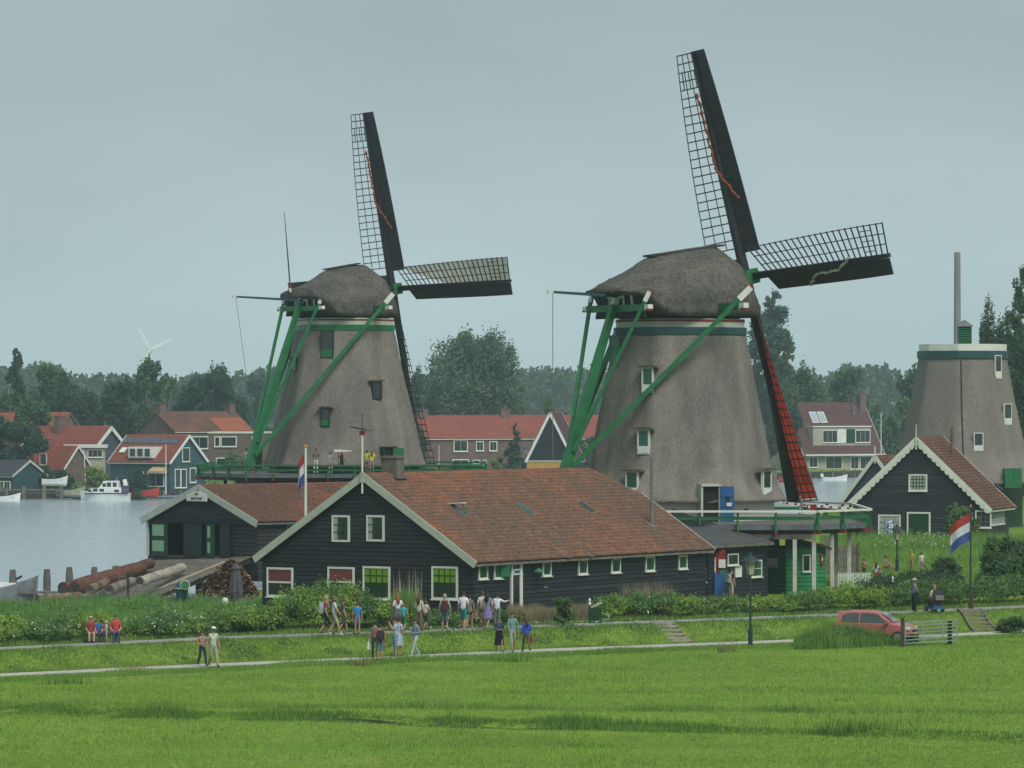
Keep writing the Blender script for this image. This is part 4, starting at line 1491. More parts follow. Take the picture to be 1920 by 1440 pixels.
mill_window(mill1, rad1, 608, 622, 628, 671, C1, D1, 6, a01, fm=GREEN_D, lower=GREEN, hood=False)
mill_window(mill1, rad1, 702, 717, 716, 747, C1, D1, 6, a01, fm=BLACKB)
mill_window(mill1, rad1, 609, 766, 622, 797, C1, D1, 6, a01, fm=GREEN_D, lower=GREEN)
mill_window(mill1, rad1, 551, 671, 559, 695, C1, D1, 6, a01, fm=GREEN_D, hood=False)
aa = -math.acos((732 - C1) / s1 / 5.3)
nn = Vector((math.cos(aa), math.sin(aa), 0))
w = Wall(mill1, nn * 4.85 + Vector((0, 0, sz1)), (-nn.y, nn.x, 0), nn)
dw = w.mb([(-.55, -.5, 0, 1.75, 0, .7), (.5, .55, 0, 1.75, 0, .7), (-.55, .55, 1.75, 1.82, 0, .72)]).build('doorway', GREEN_D, mill1)
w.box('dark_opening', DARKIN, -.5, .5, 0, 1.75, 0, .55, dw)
w.box('door_leaf', GREEN, .15, 1.05, .02, 1.72, .72, .78, dw)
poly1 = [(-9.6, -3.0), (-6.2, -7.6), (6.4, -7.6), (9.4, -3.2), (9.4, 4), (6, 8), (-6, 8), (-9.6, 4)]
stage(mill1, poly1, sz1, GREEN, GREEN, rail_h=.6)
for k in range(8):
    a = k * math.pi / 4 + .2
    bp('stage_post', BLACKB, mill1, (8.2 * math.cos(a), 7.2 * math.sin(a), (sz1 - .45) / 2 - .2), (.22, .22, sz1 - .05))
# winch wheel, mast and pointer board on the stage
wc = at(474, 873, 288) - mill1.location
wh = MB()
for k in range(16):
    a0_, a1_ = 2 * math.pi * k / 16, 2 * math.pi * (k + 1) / 16
    wh.beam(wc + Vector((math.cos(a0_), 0, math.sin(a0_))) * .5, wc + Vector((math.cos(a1_), 0, math.sin(a1_))) * .5, .06, .06, up=(0, 1, 0))
for k in range(3):
    a0_ = math.pi * k / 3
    wh.beam(wc - Vector((math.cos(a0_), 0, math.sin(a0_))) * .5, wc + Vector((math.cos(a0_), 0, math.sin(a0_))) * .5, .05, .05, up=(0, 1, 0))
wh.build('winch_wheel', RED, mill1)
MB().beam(at(487, 842, 288) - mill1.location, at(484, 882, 288) - mill1.location, .4, .3).build('winch_stand', GREEN_D, mill1)
p = at(545, 548, 289) - mill1.location
q = at(533, 398, 289) - mill1.location
mst = MB().tube([p, p.lerp(q, .5), q], [.06, .045, .02], 6).build('cap_mast', WOODD, mill1)
bb('mast_band', RED, mst, p.lerp(q, .05), p.lerp(q, .12), .13, .13)
bb('mast_band', WHITE, mst, p.lerp(q, .0), p.lerp(q, .05), .13, .13)
pb = at(643, 846, 284.5) - mill1.location
MB().prism([(-.6, -.06), (.5, -.02), (.62, .05), (-.58, .12)], 'y', -.02, .02).build('pointer_board', WHITE, mill1).location = pb
MB().tube([pb + Vector((-.3, .05, 0)), pb + Vector((-.3, .05, -1.2))], .03, 6).build('pointer_post', WOODD, mill1)

# ---- the capless mill behind the right-hand house
D3, C3 = 365.0, 1805.0
s3 = K / D3
g3 = 1.0
zz3 = lambda y: pz(y, D3) - g3
mill3 = thing('windmill_stump', 'capless thatched mill tower with flat white lid and green louvred vent', 'windmill', (px(C3, D3), D3, g3), 0)
prof3 = [(zz3(905), 152 / s3), (zz3(880), 131 / s3), (zz3(860), 117 / s3), (zz3(810), 106 / s3), (zz3(750), 93 / s3), (zz3(670), 79 / s3)]
a03 = math.pi / 8 + .2
b3_, rad3 = mill_body(mill3, prof3, 8, a03, TH3, 3)
zt3 = zz3(672)
ring('collar', BLUEGREEN, mill3, 3.75, zt3 - .02, zt3 + .62, 8, a03)
ring('lid', WHITE, mill3, 3.6, zt3 + .62, zt3 + 1.2, 8, a03)
ring('base_wall', GREEN_D, mill3, 4.9, 0, zz3(905), 8, a03)
vx = (1805 - C3) / s3
lv = MB().b2(vx - .55, vx + .55, -1.9, -.8, zt3 + 1.2, zt3 + 2.75).build('vent_box', GREEN_D, mill3)
for k in range(7):
    bp('louvre', GREEN, lv, (vx, -1.93, zt3 + 1.35 + k * .2), (1.15, .14, .06), Matrix.Rotation(R(30), 3, 'X'))
MB().lathe([(1.05, zt3 + 2.7), (.75, zt3 + 2.9), (.1, zt3 + 3.25)], 4, c=(vx, -1.35), rot=math.pi / 4).build('vent_roof', LEAD, mill3)
for b in ((1858, 668, 1869, 709), (1874, 758, 1888, 795), (1815, 812, 1830, 843)):
    mill_window(mill3, rad3, *b, C3, D3, 8, a03, hood=False, lower=WHITE)
pp = at(1803, 680, D3 - 4.2) - mill3.location
MB().tube([(pp.x, -3.75, zt3), (pp.x, -4.9, zz3(800)), (pp.x + .05, -5.6, zz3(870))], .05, 6).build('drain_pipe', WOODD, mill3)
for xx in (1892, 1908):
    q = at(xx, 895, D3 - 6.6) - mill3.location
    MB().b2(q.x - .35, q.x + .35, q.y, q.y + 1.8, zz3(912), zz3(876)).build('green_porch', GREEN, mill3)
# ------------------------------------------------------------------ the black house with scalloped gable boards
def corner_house(name, label, cat, cx, D, th, W, z0, **kw):
    """th > 0: gable turned to the right, its left corner nearest at photo column cx; th < 0: the right corner nearest"""
    c = Vector((px(cx, D), D, z0))
    s = 1 if th > 0 else -1
    b = c + Vector((math.cos(th), math.sin(th), 0)) * (W / 2 * s)
    return house(name, label, cat, (b.x, b.y, z0), th, W, **kw)
tr_, rw = corner_house('gabled_house', 'black gabled house with white scalloped gable boards and green door', 'house', 1848, 333, -R(18), 10.9, 1.0, L=9.0, ze=2.6, zr=7.75,
                       wall=BLACKB, plank=BLACK, ph=.24, roofpal='brown', over=.65, gover=.25, simple=True, trim=WHITE, trim_w=.4, seed=33, gutter=WHITE)
RF = rw['front']
wpx(RF, 1704, 889, 1739, 921, cols=5, rows=4, gm=CURTAIN, bm=GREEN_D, fw=.12, bar=.05)
wpx(RF, 1647, 965, 1689, 1004, cols=4, rows=3, gm=CURTAIN, bm=STEEL, fw=.1, bar=.05)
wpx(RF, 1829, 957, 1859, 990, cols=3, rows=3, gm=GLASS, bm=STEEL, fw=.1)
a, v1 = uv(RF, 1701, 960)
b, _ = uv(RF, 1745, 960)
dr = RF.mb([(a, a + .12, 0, v1, 0, .14), (b - .12, b, 0, v1, 0, .14), (a + .12, b - .12, v1 - .12, v1, 0, .14)]).build('door', WHITE, tr_)
RF.box('door_leaf', GREEN_D, a + .12, b - .12, 0, v1 - .12, 0, .1, dr)
slr = math.atan2(7.75 - 2.6, 10.9 / 2)
lnr = math.hypot(7.75 - 2.6, 10.9 / 2) + .65
for s in (1, -1):
    V = Vector((-s * math.cos(slr), 0, math.sin(slr)))
    dnv = Vector((-s * math.sin(slr), 0, -math.cos(slr)))
    o = Vector((s * (10.9 / 2 + math.cos(slr) * .65), -.32, 2.6 - math.sin(slr) * .65)) + dnv * .22
    n = 17
    mb = MB()
    for k in range(n):
        c = o + V * ((k + .5) * lnr / n)
        rr = lnr / n / 2
        pts = [c + V * (rr * math.cos(q)) + dnv * (rr * .75 * math.sin(q)) for q in [math.pi * j / 6 for j in range(7)]]
        m_ = len(pts)
        mb.add([p for p in pts] + [p + Vector((0, .05, 0)) for p in pts], [tuple(range(m_)), tuple(range(2 * m_ - 1, m_ - 1, -1))] + [(i, i + 1, i + 1 + m_, i + m_) for i in range(m_ - 1)])
    mb.build('scalloped_edge', WHITE, tr_)
MB().beam((0, -.34, 6.9), (0, -.34, 8.9), .1, .1, .04, .04).build('finial', WHITE, tr_)
RS = rw['right']
for k in range(5):
    RS.window(.9 + k * 1.4, 1.0, .9, 1.1, cols=3, rows=3, fw=.06)
for k in range(5):
    p = ray_hit(tr_, Vector((10.9 / 2, 0, 2.6)), Vector((math.sin(slr), 0, math.cos(slr))), 1822 + k * 11, 897 + k * 3)
    rot_ = Matrix((Vector((0, 1, 0)), Vector((-math.cos(slr), 0, math.sin(slr))), Vector((math.sin(slr), 0, math.cos(slr))))).transposed()
    bp('roof_strip', LEAD, tr_, p + Vector((math.sin(slr), 0, math.cos(slr))) * .12, (.16, 1.4, .05), rot_)
MB().tube([(1.6, 5.5, 6.4), (1.6, 5.5, 8.6)], .12, 8).build('stove_pipe', BRICK, tr_)
# smaller house half hidden behind its left gable board
t2, w2_ = corner_house('gabled_house', 'small house peeping past the scalloped gable, white edged dark gable', 'house', 1712, 347, -R(30), 6.6, .8, L=8, ze=2.3, zr=6.35,
                       wall=NAVYW, plank=None, roofpal='brown', over=.5, gover=.2, simple=True, trim=WHITE, trim_w=.3, seed=35)
MB().beam((0, -.25, 5.8), (0, -.25, 7.2), .08, .08).build('finial', WHITE, t2)
# ------------------------------------------------------------------ houses across the river
tl, tw_ = corner_house('gabled_house', 'dark teal riverside cottage with red roof, solar panels and white trim', 'house', 318, 545, R(60), 8.2, .25, L=9.2, ze=3.75, zr=7.0, wall=TEALW, plank=TEALW, ph=.35,
                       roofpal='red', over=.35, gover=.25, trim=WHITE, trim_w=.35, seed=41, pl_faces=('front',))
wpx(tw_['front'], 341, 839, 355, 866, fw=.1)
for b in ((327, 879, 338, 915), (338, 879, 349, 915), (355, 877, 367, 905)):
    wpx(tw_['front'], *b, fw=.12)
slt = math.atan2(7.0 - 3.75, 4.1)
tN = Vector((-math.sin(slt), 0, math.cos(slt)))
tV = Vector((math.cos(slt), 0, math.sin(slt)))
tO = Vector((-4.1, 0, 3.75)) + tN * .12
trot = Matrix((Vector((0, 1, 0)), tV, tN)).transposed()
p0, p1 = ray_hit(tl, tO, tN, 233, 826), ray_hit(tl, tO, tN, 336, 828)
for k in range(6):
    c = p0.lerp(p1, (k + .5) / 6)
    bp('solar_panel', mat('solar', (.055, .065, .085), .25, c2=(.075, .085, .1), scale=2, spec=.5), tl, c + tN * .08, ((p1 - p0).length / 6 - .06, 1.0, .06), trot)
p = ray_hit(tl, tO, tN, 274, 850)
dm = MB().b2(p.x - 1.3, p.x + 1.6, p.y - 1.9, p.y + 1.9, p.z - .6, p.z + .85).build('dormer', WHITE, tl)
dw_ = Wall(tl, (p.x - 1.3, p.y + 1.9, p.z - .55), (0, -1, 0), (-1, 0, 0))
for k in range(3):
    dw_.window(.75 + k * 1.15, .15, .85, 1.0, sill=False)
p = ray_hit(tl, tO, tN, 232, 846)
bp('skylight', WHITE, tl, p + tN * .2, (.8, 1.0, .1), trot)
lw = tw_['left']
aw = MB()
a, v = uv(lw, 300, 880)
aw.prism([(0, 0), (-1.1, -.55), (-1.1, -.85), (0, -.85)], 'y', -1.1, 1.1)
awn = aw.build('awning', mat('awning_cloth', (.42, .33, .19), .9, c2=(.36, .27, .15), scale=3), tl)
awn.location = (-4.1, a, 0)
awn.location = Vector((-4.15, 9.2 - uv(lw, 300, 880)[0], 3.05))
for x in (262, 285, 300):
    wpx(lw, x - 8, 884, x + 8, 912, fw=.08)

wh_, ww_ = corner_house('gabled_house', 'white trimmed house with red roof and slate blue gable behind the moored cruiser', 'house', 176, 572, R(58), 7.0, .3, L=12, ze=5.2, zr=7.9, wall=NAVYW, plank=NAVYW, ph=.35,
                        roofpal='red', over=.35, gover=.3, trim=WHITE, trim_w=.5, seed=43, pl_faces=('front',))
chimney(wh_, -.6, 8.0, 7.0, 9.4, 1.6, .9, BRICK, 1)
tx = thing('flat_roofed_extension', 'grey flat roofed extension with white fascia and wide window', 'extension', (px(160, 566), 566, .3), R(4))
MB().b2(-2.6, 2.6, 0, 4, 0, 5.2).build('wall', PALEWALL, tx)
MB().b2(-2.9, 2.9, -.35, 4.1, 5.2, 5.6).build('fascia', WHITE, tx)
wpx(Wall(tx, (0, 0, 0), (1, 0, 0), (0, -1, 0)), 164, 842, 193, 858, cols=3, fw=.12)
lt, ltw = corner_house('gabled_house', 'low red roofed house mostly hidden behind the dark waterside tree', 'house', 120, 560, R(60), 6, .3, L=7, ze=2.6, zr=5.4, wall=BRICK, roofpal='red', trim=WHITE, seed=44)
wpx(ltw['left'], 75, 850, 88, 872, fw=.1)
oh, _ = corner_house('gabled_house', 'distant house with bright orange roof glimpsed between dark trees', 'house', 100, 625, R(60), 8, .3, L=14, ze=6.0, zr=9.6, wall=BRICK, roofpal='orange', trim=BRICK, seed=45)

bh, bhw = corner_house('brick_house', 'brown brick house with two chimneys and patchy orange roof', 'house', 328, 640, -R(45), 8.6, .3, L=15.5, ze=6.9, zr=9.7, wall=BRICK, roofpal='brown', trim=BRICK, trim_w=.2, seed=47, gutter=WHITE)
chimney(bh, 0, .6, 9.0, 11.0, 1.7, 1.1, BRICK, 1)
chimney(bh, 0, 14.6, 9.0, 11.0, 1.5, 1.1, BRICK, 1)
sl5 = math.atan2(2.8, 4.3)
tile_roof('roof_tiles', bh, Vector((4.3 + .2, 9.2, 6.9 - .13)) + Vector((math.sin(sl5), 0, math.cos(sl5))) * .1, (0, 1, 0), (-math.cos(sl5), 0, math.sin(sl5)), 6.2, 3.6, pal='orange', seed=48, simple=True)
for b in ((357, 818, 390, 842), (400, 818, 412, 842), (413, 818, 440, 840), (443, 818, 455, 842)):
    wpx(bhw['right'], *b, fw=.15, cols=2, bm=WHITE)
wpx(bhw['right'], 365, 862, 405, 880, fw=.15, cols=3)
# flat brown annex of the same street, to the right of it
fx = thing('brick_annex', 'flat roofed brown brick annex with wide white windows beside the far mill', 'annex', (px(440, 633), 633, .3), -R(8))
MB().b2(-4, 4.6, 0, 6, 0, 6.6).build('wall', BRICK, fx)
MB().b2(-4.1, 4.7, -.1, 6.1, 6.6, 6.85).build('fascia', WHITE, fx)
fw_ = Wall(fx, (0, 0, 0), (1, 0, 0), (0, -1, 0))
for b in ((402, 818, 413, 838), (414, 818, 444, 838), (472, 818, 487, 838)):
    wpx(fw_, *b, fw=.15)
wpx(fw_, 405, 858, 430, 875, fw=.15)

def row_house():
    D = 655
    t, w = house('terrace_house', 'long brick terrace with orange red roof across the river between the mills', 'house', (px(1190, D + 12), D + 12, .3), R(112), 9.0, 36.5, 5.8, 9.1, wall=BRICK, roofpal='red', trim=BRICK, trim_w=.2, seed=51, gutter=WHITE, over=.3)
    L_ = w['left']
    for b in ((850, 825, 877, 847), (892, 827, 907, 846), (917, 827, 932, 846)):
        wpx(L_, *b, fw=.15, cols=2, bm=WHITE, sill=True)
    wpx(L_, 848, 861, 879, 882, fw=.15, cols=2)
    wpx(L_, 886, 862, 900, 870, fw=.12)
    wpx(L_, 905, 862, 912, 874, fw=.1)
    wpx(L_, 1000, 826, 1016, 846, fw=.12)
    for yy in (4.5, 13, 22, 35.5):
        chimney(t, 0, yy, 8.4, 10.2, 1.3, 1.5, BRICK, 1)
row_house()
af, afw = corner_house('steep_gabled_house', 'steep black triangular gable edged white above an ochre wall', 'house', 1076, 600, -R(10), 6.7, .3, L=9, ze=3.1, zr=9.75, wall=BLACKB, plank=BLACKB, ph=.4, roofpal='maroon', over=.3, gover=.25, trim=WHITE, trim_w=.36, seed=53, pl_faces=('front',))
AF = afw['front']
AF.box('ochre_wall', YELLOW, -3.35, 3.35, 0, 2.9, .03, .12)
wpx(AF, 1023, 867, 1050, 881, fw=.12, cols=2, bm=WHITE)
AF.box('lintel', TRIM, -3.5, 3.5, 2.9, 3.05, .03, .2)

def right_house():
    D = 712
    c = Vector((px(1655, D), D, .3))
    th = R(120)
    W, L = 11.5, 16
    b = c + Vector((math.cos(th), math.sin(th), 0)) * (W / 2)
    t, w = house('dormer_house', 'pale riverside house with maroon roof, wide dormer and skylights', 'house', (b.x, b.y, .3), th, W, L, 2.9, 11.0, wall=PALEWALL, roofpal='maroon', trim=WHITE, trim_w=.2, seed=57, gutter=WHITE, over=.5)
    sl_ = math.atan2(8.1, W / 2)
    N_ = Vector((-math.sin(sl_), 0, math.cos(sl_)))
    V_ = Vector((math.cos(sl_), 0, math.sin(sl_)))
    O_ = Vector((-W / 2, 0, 2.9)) + N_ * .1
    rot = Matrix((Vector((0, 1, 0)), V_, N_)).transposed()
    for x in (1526, 1541):
        p = ray_hit(t, O_, N_, x, 783)
        fr = MB().box(p + N_ * .08, (1.35, 2.2, .12), rot).build('skylight', WHITE, t)
        bp('pane', mat('sky_pane', (.3, .38, .42), .15, c2=(.25, .32, .36), scale=1), fr, p + N_ * .13, (1.1, 1.95, .06), rot)
    p0, p1 = ray_hit(t, O_, N_, 1523, 832), ray_hit(t, O_, N_, 1631, 832)
    y0, y1 = min(p0.y, p1.y), max(p0.y, p1.y)
    zb, zt = p0.z - .3, p0.z + 2.75
    xo = p0.x - .25
    dmr = MB().b2(xo, xo + 3, y0, y1, zb, zt).build('dormer', PALEWALL, t)
    MB().b2(xo - .2, xo + 3.2, y0 - .1, y1 + .1, zt, zt + .18).build('dormer_roof', WHITE, dmr)
    dwl = Wall(t, (xo, y1, zb), (0, -1, 0), (-1, 0, 0))
    lw_ = y1 - y0
    def gw(a, b, **k):
        dwl.window(lw_ * (a + b) / 2, .55, lw_ * (b - a) - .2, 1.9, fw=.12, **k)
    dwl.box('dormer_panel', WHITE, lw_ * .42, lw_ * .57, .4, 2.7, .02, .08)
    dwl.box('dormer_panel', GREEN_D, lw_ * .57, lw_ * .72, .4, 2.7, .02, .08)
    gw(.16, .42, cols=3)
    gw(.73, .99, cols=3)
    chp = ray_hit(t, O_, N_, 1620, 752)
    chimney(t, -.6, max(.8, chp.y), 9.2, 12.6, 1.3, 1.2, BRICK, 1)
    q = ray_hit(t, O_, N_, 1600, 778)
    MB().tube([q, q + Vector((0, 0, 1.6))], .22, 8).build('flue', LEAD, t)
    Lw = w['left']
    for b in ((1516, 856, 1533, 877), (1547, 855, 1579, 880), (1594, 855, 1610, 880), (1612, 855, 1634, 880)):
        wpx(Lw, *b, fw=.14, cols=2, bm=WHITE)
    Lw.box('canopy', WHITE, 0, L, 2.35, 2.6, .02, 1.0)
right_house()
g_, gw_ = corner_house('boathouse', 'dark green boathouse with white windows at the left picture edge', 'boathouse', 24, 545, R(52), 6.0, -.2, L=5.5, ze=2.4, zr=4.2, wall=TEALW, plank=None, roofpal='grey', trim=TRIM, seed=61)
for x in (2, 14):
    wpx(gw_['left'], x - 6, 902, x + 6, 922, fw=.12, cols=2)
for x, y0, y1, D in ((157, 842, 905, 546), (311, 833, 918, 540), (1652, 775, 850, 690), (823, 835, 890, 640), (405, 905, 0, 0)):
    if D:
        a, b = at(x + 4 if x == 157 else x, y1, D), at(x, y0, D)
        tag(MB().tube([a - Vector((0, 0, .6)), b], [.09, .05], 6).build('mast_pole', WHITE), {157: 'slim white mast leaning beside the moored cruiser', 311: 'white flag mast in front of the teal cottage', 1652: 'white mast beside the dormer house', 823: 'white pole at the left end of the brick terrace'}[x], 'mast')
# ---- quay, piles and landing along the far bank
def far_quay():
    t = thing('far_quay', 'dark timber quay edge along the far river bank', 'quay')
    xs = np.arange(-72, 62, 2.0)
    for i in range(len(xs) - 1):
        a, b = Vector((xs[i], float(yfar(xs[i])) - .7, -.35)), Vector((xs[i + 1], float(yfar(xs[i + 1])) - .7, -.35))
        bb('quay_plank', WOODD, t, a, b, .12, 1.3)
        bp('quay_post', WOOD, t, a + Vector((0, -.12, .15)), (.25, .25, 1.6))
far_quay()
fj = thing('jetty', 'low timber jetty with thick posts beside the boathouse', 'jetty', (px(60, 541), 541, WATER))
MB().b2(-4, 4, -.2, .8, .75, .95).build('deck', WOOD, fj)
for xx in (-3.6, -1, 1.6, 3.8):
    bp('post', WOOD, fj, (xx, -.35, .6), (.38, .38, 2.2))
bp('rail', WOOD, fj, (0, -.4, 1.25), (7.4, .12, .2))

# ------------------------------------------------------------------ boats
def hull(L, B, h, bow=.45, m=None, sheer=.25, name='hull', parent=None, n=12):
    b = MB()
    rows = []
    for i in range(n + 1):
        t = i / n
        w = B / 2 * (1 - max(0, (t - (1 - bow)) / bow) ** 2.0) if t > 1 - bow else B / 2 * (.86 + .14 * min(1, t / .3))
        w = max(w, .03)
        zt = h + sheer * (2 * t - .7) ** 2 * (1 if t > .35 else .4)
        x = -L / 2 + L * t
        rows.append([(x - (.25 * t), -w * .15, -.35), (x - .12 * t, -w * .8, -.1), (x, -w, zt), (x, -w * .86, zt), (x, w * .86, zt), (x, w, zt), (x - .12 * t, w * .8, -.1), (x - (.25 * t), w * .15, -.35)])
    vs = [p for r in rows for p in r]
    fs = []
    for i in range(n):
        for k in range(8):
            fs.append((i * 8 + k, i * 8 + (k + 1) % 8, (i + 1) * 8 + (k + 1) % 8, (i + 1) * 8 + k))
    fs.append(tuple(range(8))[::-1])
    fs.append(tuple(range(n * 8, n * 8 + 8)))
    b.add(vs, fs)
    return b.build(name, m or WHITE, parent, smooth=False)
BW = paint('boat_white', (.72, .74, .72), .35, .05)
def cruiser():
    t = thing('cabin_cruiser', 'white cabin cruiser moored in front of the teal cottage', 'boat', (px(197, 536), 536, WATER), R(177))
    hull(6.3, 2.4, .95, .4, BW, .18, parent=t)
    MB().b2(-3.1, 2.4, -1.22, 1.22, .86, .98).build('rubbing_strake', mat('navy', (.03, .035, .06), .5), t)
    c = MB()
    c.prism([(-2.2, .95), (2.3, .95), (1.8, 1.5), (.7, 1.62), (-2.2, 1.62)], 'y', -.95, .95)
    fc = c.build('fore_cabin', BW, t)
    w = MB()
    w.prism([(-1.9, 1.6), (.6, 1.6), (.1, 2.45), (-1.7, 2.5)], 'y', -.9, .9)
    wc_ = w.build('wheelhouse', BW, t)
    for (x0, x1, z0, z1) in ((-1.6, -1.1, 1.75, 2.3), (-.9, -.35, 1.75, 2.3), (-.25, .2, 1.75, 2.2)):
        bp('pane', GLASS, wc_, ((x0 + x1) / 2, .9, (z0 + z1) / 2), (x1 - x0, .05, z1 - z0))
    for (x0, x1, z0, z1) in ((.8, 1.4, 1.15, 1.5), (0, .6, 1.15, 1.5), (1.55, 2.0, 1.12, 1.4), (-1.9, -1.3, 1.1, 1.4)):
        bp('pane', GLASS, fc, ((x0 + x1) / 2, .95, (z0 + z1) / 2), (x1 - x0, .05, z1 - z0))
    bp('canvas', mat('purple_canvas', (.12, .08, .16), .9), t, (-2.6, 0, 1.7), (.6, 1.9, 1.4))
    bp('dinghy_board', BW, t, (-2.7, 1.1, 2.3), (.5, .1, .8), Matrix.Rotation(R(12), 3, 'Y'))
    MB().tube([(-1.6, -.8, 2.5), (-1.4, -.8, 2.9), (-1.4, .8, 2.9), (-1.6, .8, 2.5)], .04, 6).build('roof_rail', STEEL, t)
    MB().tube([(3.0, -.4, 1.25), (2.4, -.8, 1.55), (.8, -1.0, 1.6)], .03, 6).tube([(3.0, .4, 1.25), (2.4, .8, 1.55), (.8, 1.0, 1.6)], .03, 6).build('bow_rail', STEEL, t)
cruiser()
def rowboat(label, x, y, D, rz, L, m, z=None, tilt=0, motor=False, name='rowing_boat', thwart=True):
    t = thing(name, label, 'boat', (px(x, D), D, WATER if z is None else z), rz)
    h = hull(L, L * .3, .5, .5, m, .3, parent=t)
    MB().b2(-L * .44, L * .3, -L * .11, L * .11, .42, .46).build('inside', mat('boat_inside', (.25, .25, .24), .8), t)
    if thwart:
        for q in (-.2, .12):
            bp('thwart', WOOD, t, (L * q, 0, .52), (.25, L * .26, .05))
    if motor:
        MB().b2(-L / 2 - .35, -L / 2 + .05, -.18, .18, .55, 1.05).b2(-L / 2 - .2, -L / 2 - .05, -.08, .08, -.2, .6).build('outboard_motor', BW, t)
    return t
rowboat('red rowing boat drawn up on the bank beside the teal cottage', 274, 920, 538, R(12), 3.4, paint('boat_red', (.42, .04, .03), .4), z=-.1)
rowboat('white dinghy with outboard motor moored below the dormer house', 1566, 893, 672, R(4), 3.9, BW, motor=True)
rowboat('red rowing boat moored behind the red clothed sail', 1478, 890, 655, R(5), 3.0, paint('boat_red', (.42, .04, .03), .4), z=-.5)
rowboat('white sloop with blue cover cut by the left picture edge', 6, 935, 536, R(3), 4.4, BW, name='sloop')
rowboat('pale boat under tarpaulin on the slipway left of the cruiser', 133, 921, 541, R(-14), 3.8, mat('tarp', (.33, .32, .25), .8), z=-.1, name='covered_boat', thwart=False)
rowboat('upturned pale hull on trestles behind the jetty', 103, 905, 546, R(2), 3.3, BW, z=1.2, name='upturned_boat', thwart=False)
nb = thing('moored_barge', 'grey steel boat bow entering at the left picture edge near the piles', 'boat', (px(-20, 262), 262, WATER), R(8))
hull(6.0, 2.2, .95, .5, mat('grey_hull', (.13, .15, .16), .4, c2=(.2, .22, .22), scale=1.5), .5, parent=nb)
MB().b2(-2.5, 1.6, -.7, .7, .95, 1.35).build('foredeck', BW, nb)
MB().tube([(1.2, 0, 1.3), (2.0, 0, 1.75)], .08, 6).build('cleat', WOODD, nb)
# ------------------------------------------------------------------ mooring piles, jetty, ramp, logs
pile_m = mat('mooring_pile', (.14, .125, .115), .9, c2=(.085, .078, .075), scale=2.5, stretch=(3, 3, .6), fine=.2, fscale=8)
for i, (x, yt, D, lab) in enumerate(((88, 1068, 262, 'timber mooring pile beside the grey boat bow'), (130, 1067, 268, 'timber mooring pile, second from the grey boat bow'),
                                (177, 1063, 272, 'timber mooring pile left of the heap of red logs'), (88 + 0, 0, 0, ''), (217, 1063, 279, 'timber mooring pile rising behind the red logs'))):
    if not D:
        continue
    zt = pz(yt, D)
    r = .215
    o = MB().lathe([(r * .9, -3), (r * 1.1, 0.2), (r * 1.08, zt - .5 - .0), (r * .86, zt - .05), (r * .8, zt)], 12, c=(0, 0)).build('mooring_pile', pile_m, smooth=False)
    o.location = (px(x if i else 24, D) if False else px({0: 24, 1: 88, 2: 130, 4: 177}[i], D), D, 0)
    tag(o, lab, 'pile', 'mooring piles in the river')
o5 = MB().lathe([(.2, -3), (.24, .2), (.22, pz(1062, 284)), (.19, pz(1062, 284) + .05)], 12).build('mooring_pile', pile_m)
o5.location = (px(217, 284), 284, 0)
tag(o5, 'timber mooring pile just showing above the upper red log', 'pile', 'mooring piles in the river')
jt = thing('jetty', 'narrow timber jetty between the piles and the log ramp', 'jetty', (px(75, 262), 262, WATER))
bp('deck', WOOD, jt, (0, 0, .75), (3.0, .8, .14))
for xx in (-1.3, -.3, 1.2):
    bp('post', WOOD, jt, (xx, -.35, .4), (.13, .13, 2.2 if xx == -.3 else 1.3))

A_ = at(476, 1042, 263)      # top right
B_ = at(290, 1044, 270.5)    # top left
dn_ = Vector((-6.9, -5.3, -2.75))
ramp = thing('timber_ramp', 'grey timber log ramp sloping from the sawmill doors to the water', 'ramp')
npl = 40
for k in range(npl):
    f0 = k / npl
    a = A_ + dn_ * (f0 + .5 / npl)
    b = B_ + dn_ * (f0 + .5 / npl)
    e = Vector(((rnd.random() - .5) * .12, 0, 0))
    nrm = (A_ - B_).cross(dn_).normalized()
    if nrm.z < 0:
        nrm = -nrm
    bb('plank', WOOD, ramp, a + (a - b).normalized() * (.15 * rnd.random()), b, dn_.length / npl * .88, .07, up=tuple(nrm))
for s in (.02, .35, .68, .98):
    p = A_.lerp(B_, s) - Vector((0, 0, .2))
    bb('stringer', WOODD, ramp, p, p + dn_, .2, .28)
for s in (.05, .5, .95):
    for f0 in (.05, .4, .75):
        p = A_.lerp(B_, s) + dn_ * f0
        bp('trestle', WOODD, ramp, (p.x, p.y, (p.z - .3 - 1.8) / 2), (.25, .25, p.z - .3 + 1.8))
p = A_ + dn_ * .04
bb('side_rail', mat('new_timber', (.42, .36, .24), .8, c2=(.34, .28, .19), scale=2), ramp, A_.lerp(B_, .12) + Vector((0, 0, .08)) + dn_ * .12, A_.lerp(B_, .12) + dn_ * .9 + Vector((0, 0, .08)), .12, .08)
BARK = mat('red_bark', (.125, .05, .035), .9, c2=(.075, .042, .032), scale=1.6, stretch=(1, 1, 1), fine=.35, fscale=7, bump=.7)
BARKD = mat('brown_bark', (.10, .06, .04), .9, c2=(.19, .14, .09), scale=1.2, fine=.3, fscale=7, bump=.7)
PALE = mat('peeled_log', (.36, .33, .27), .85, c2=(.22, .2, .16), scale=1.4, fine=.2, fscale=6)
ENDW = mat('log_end', (.09, .065, .05), .9, c2=(.05, .04, .035), scale=3)
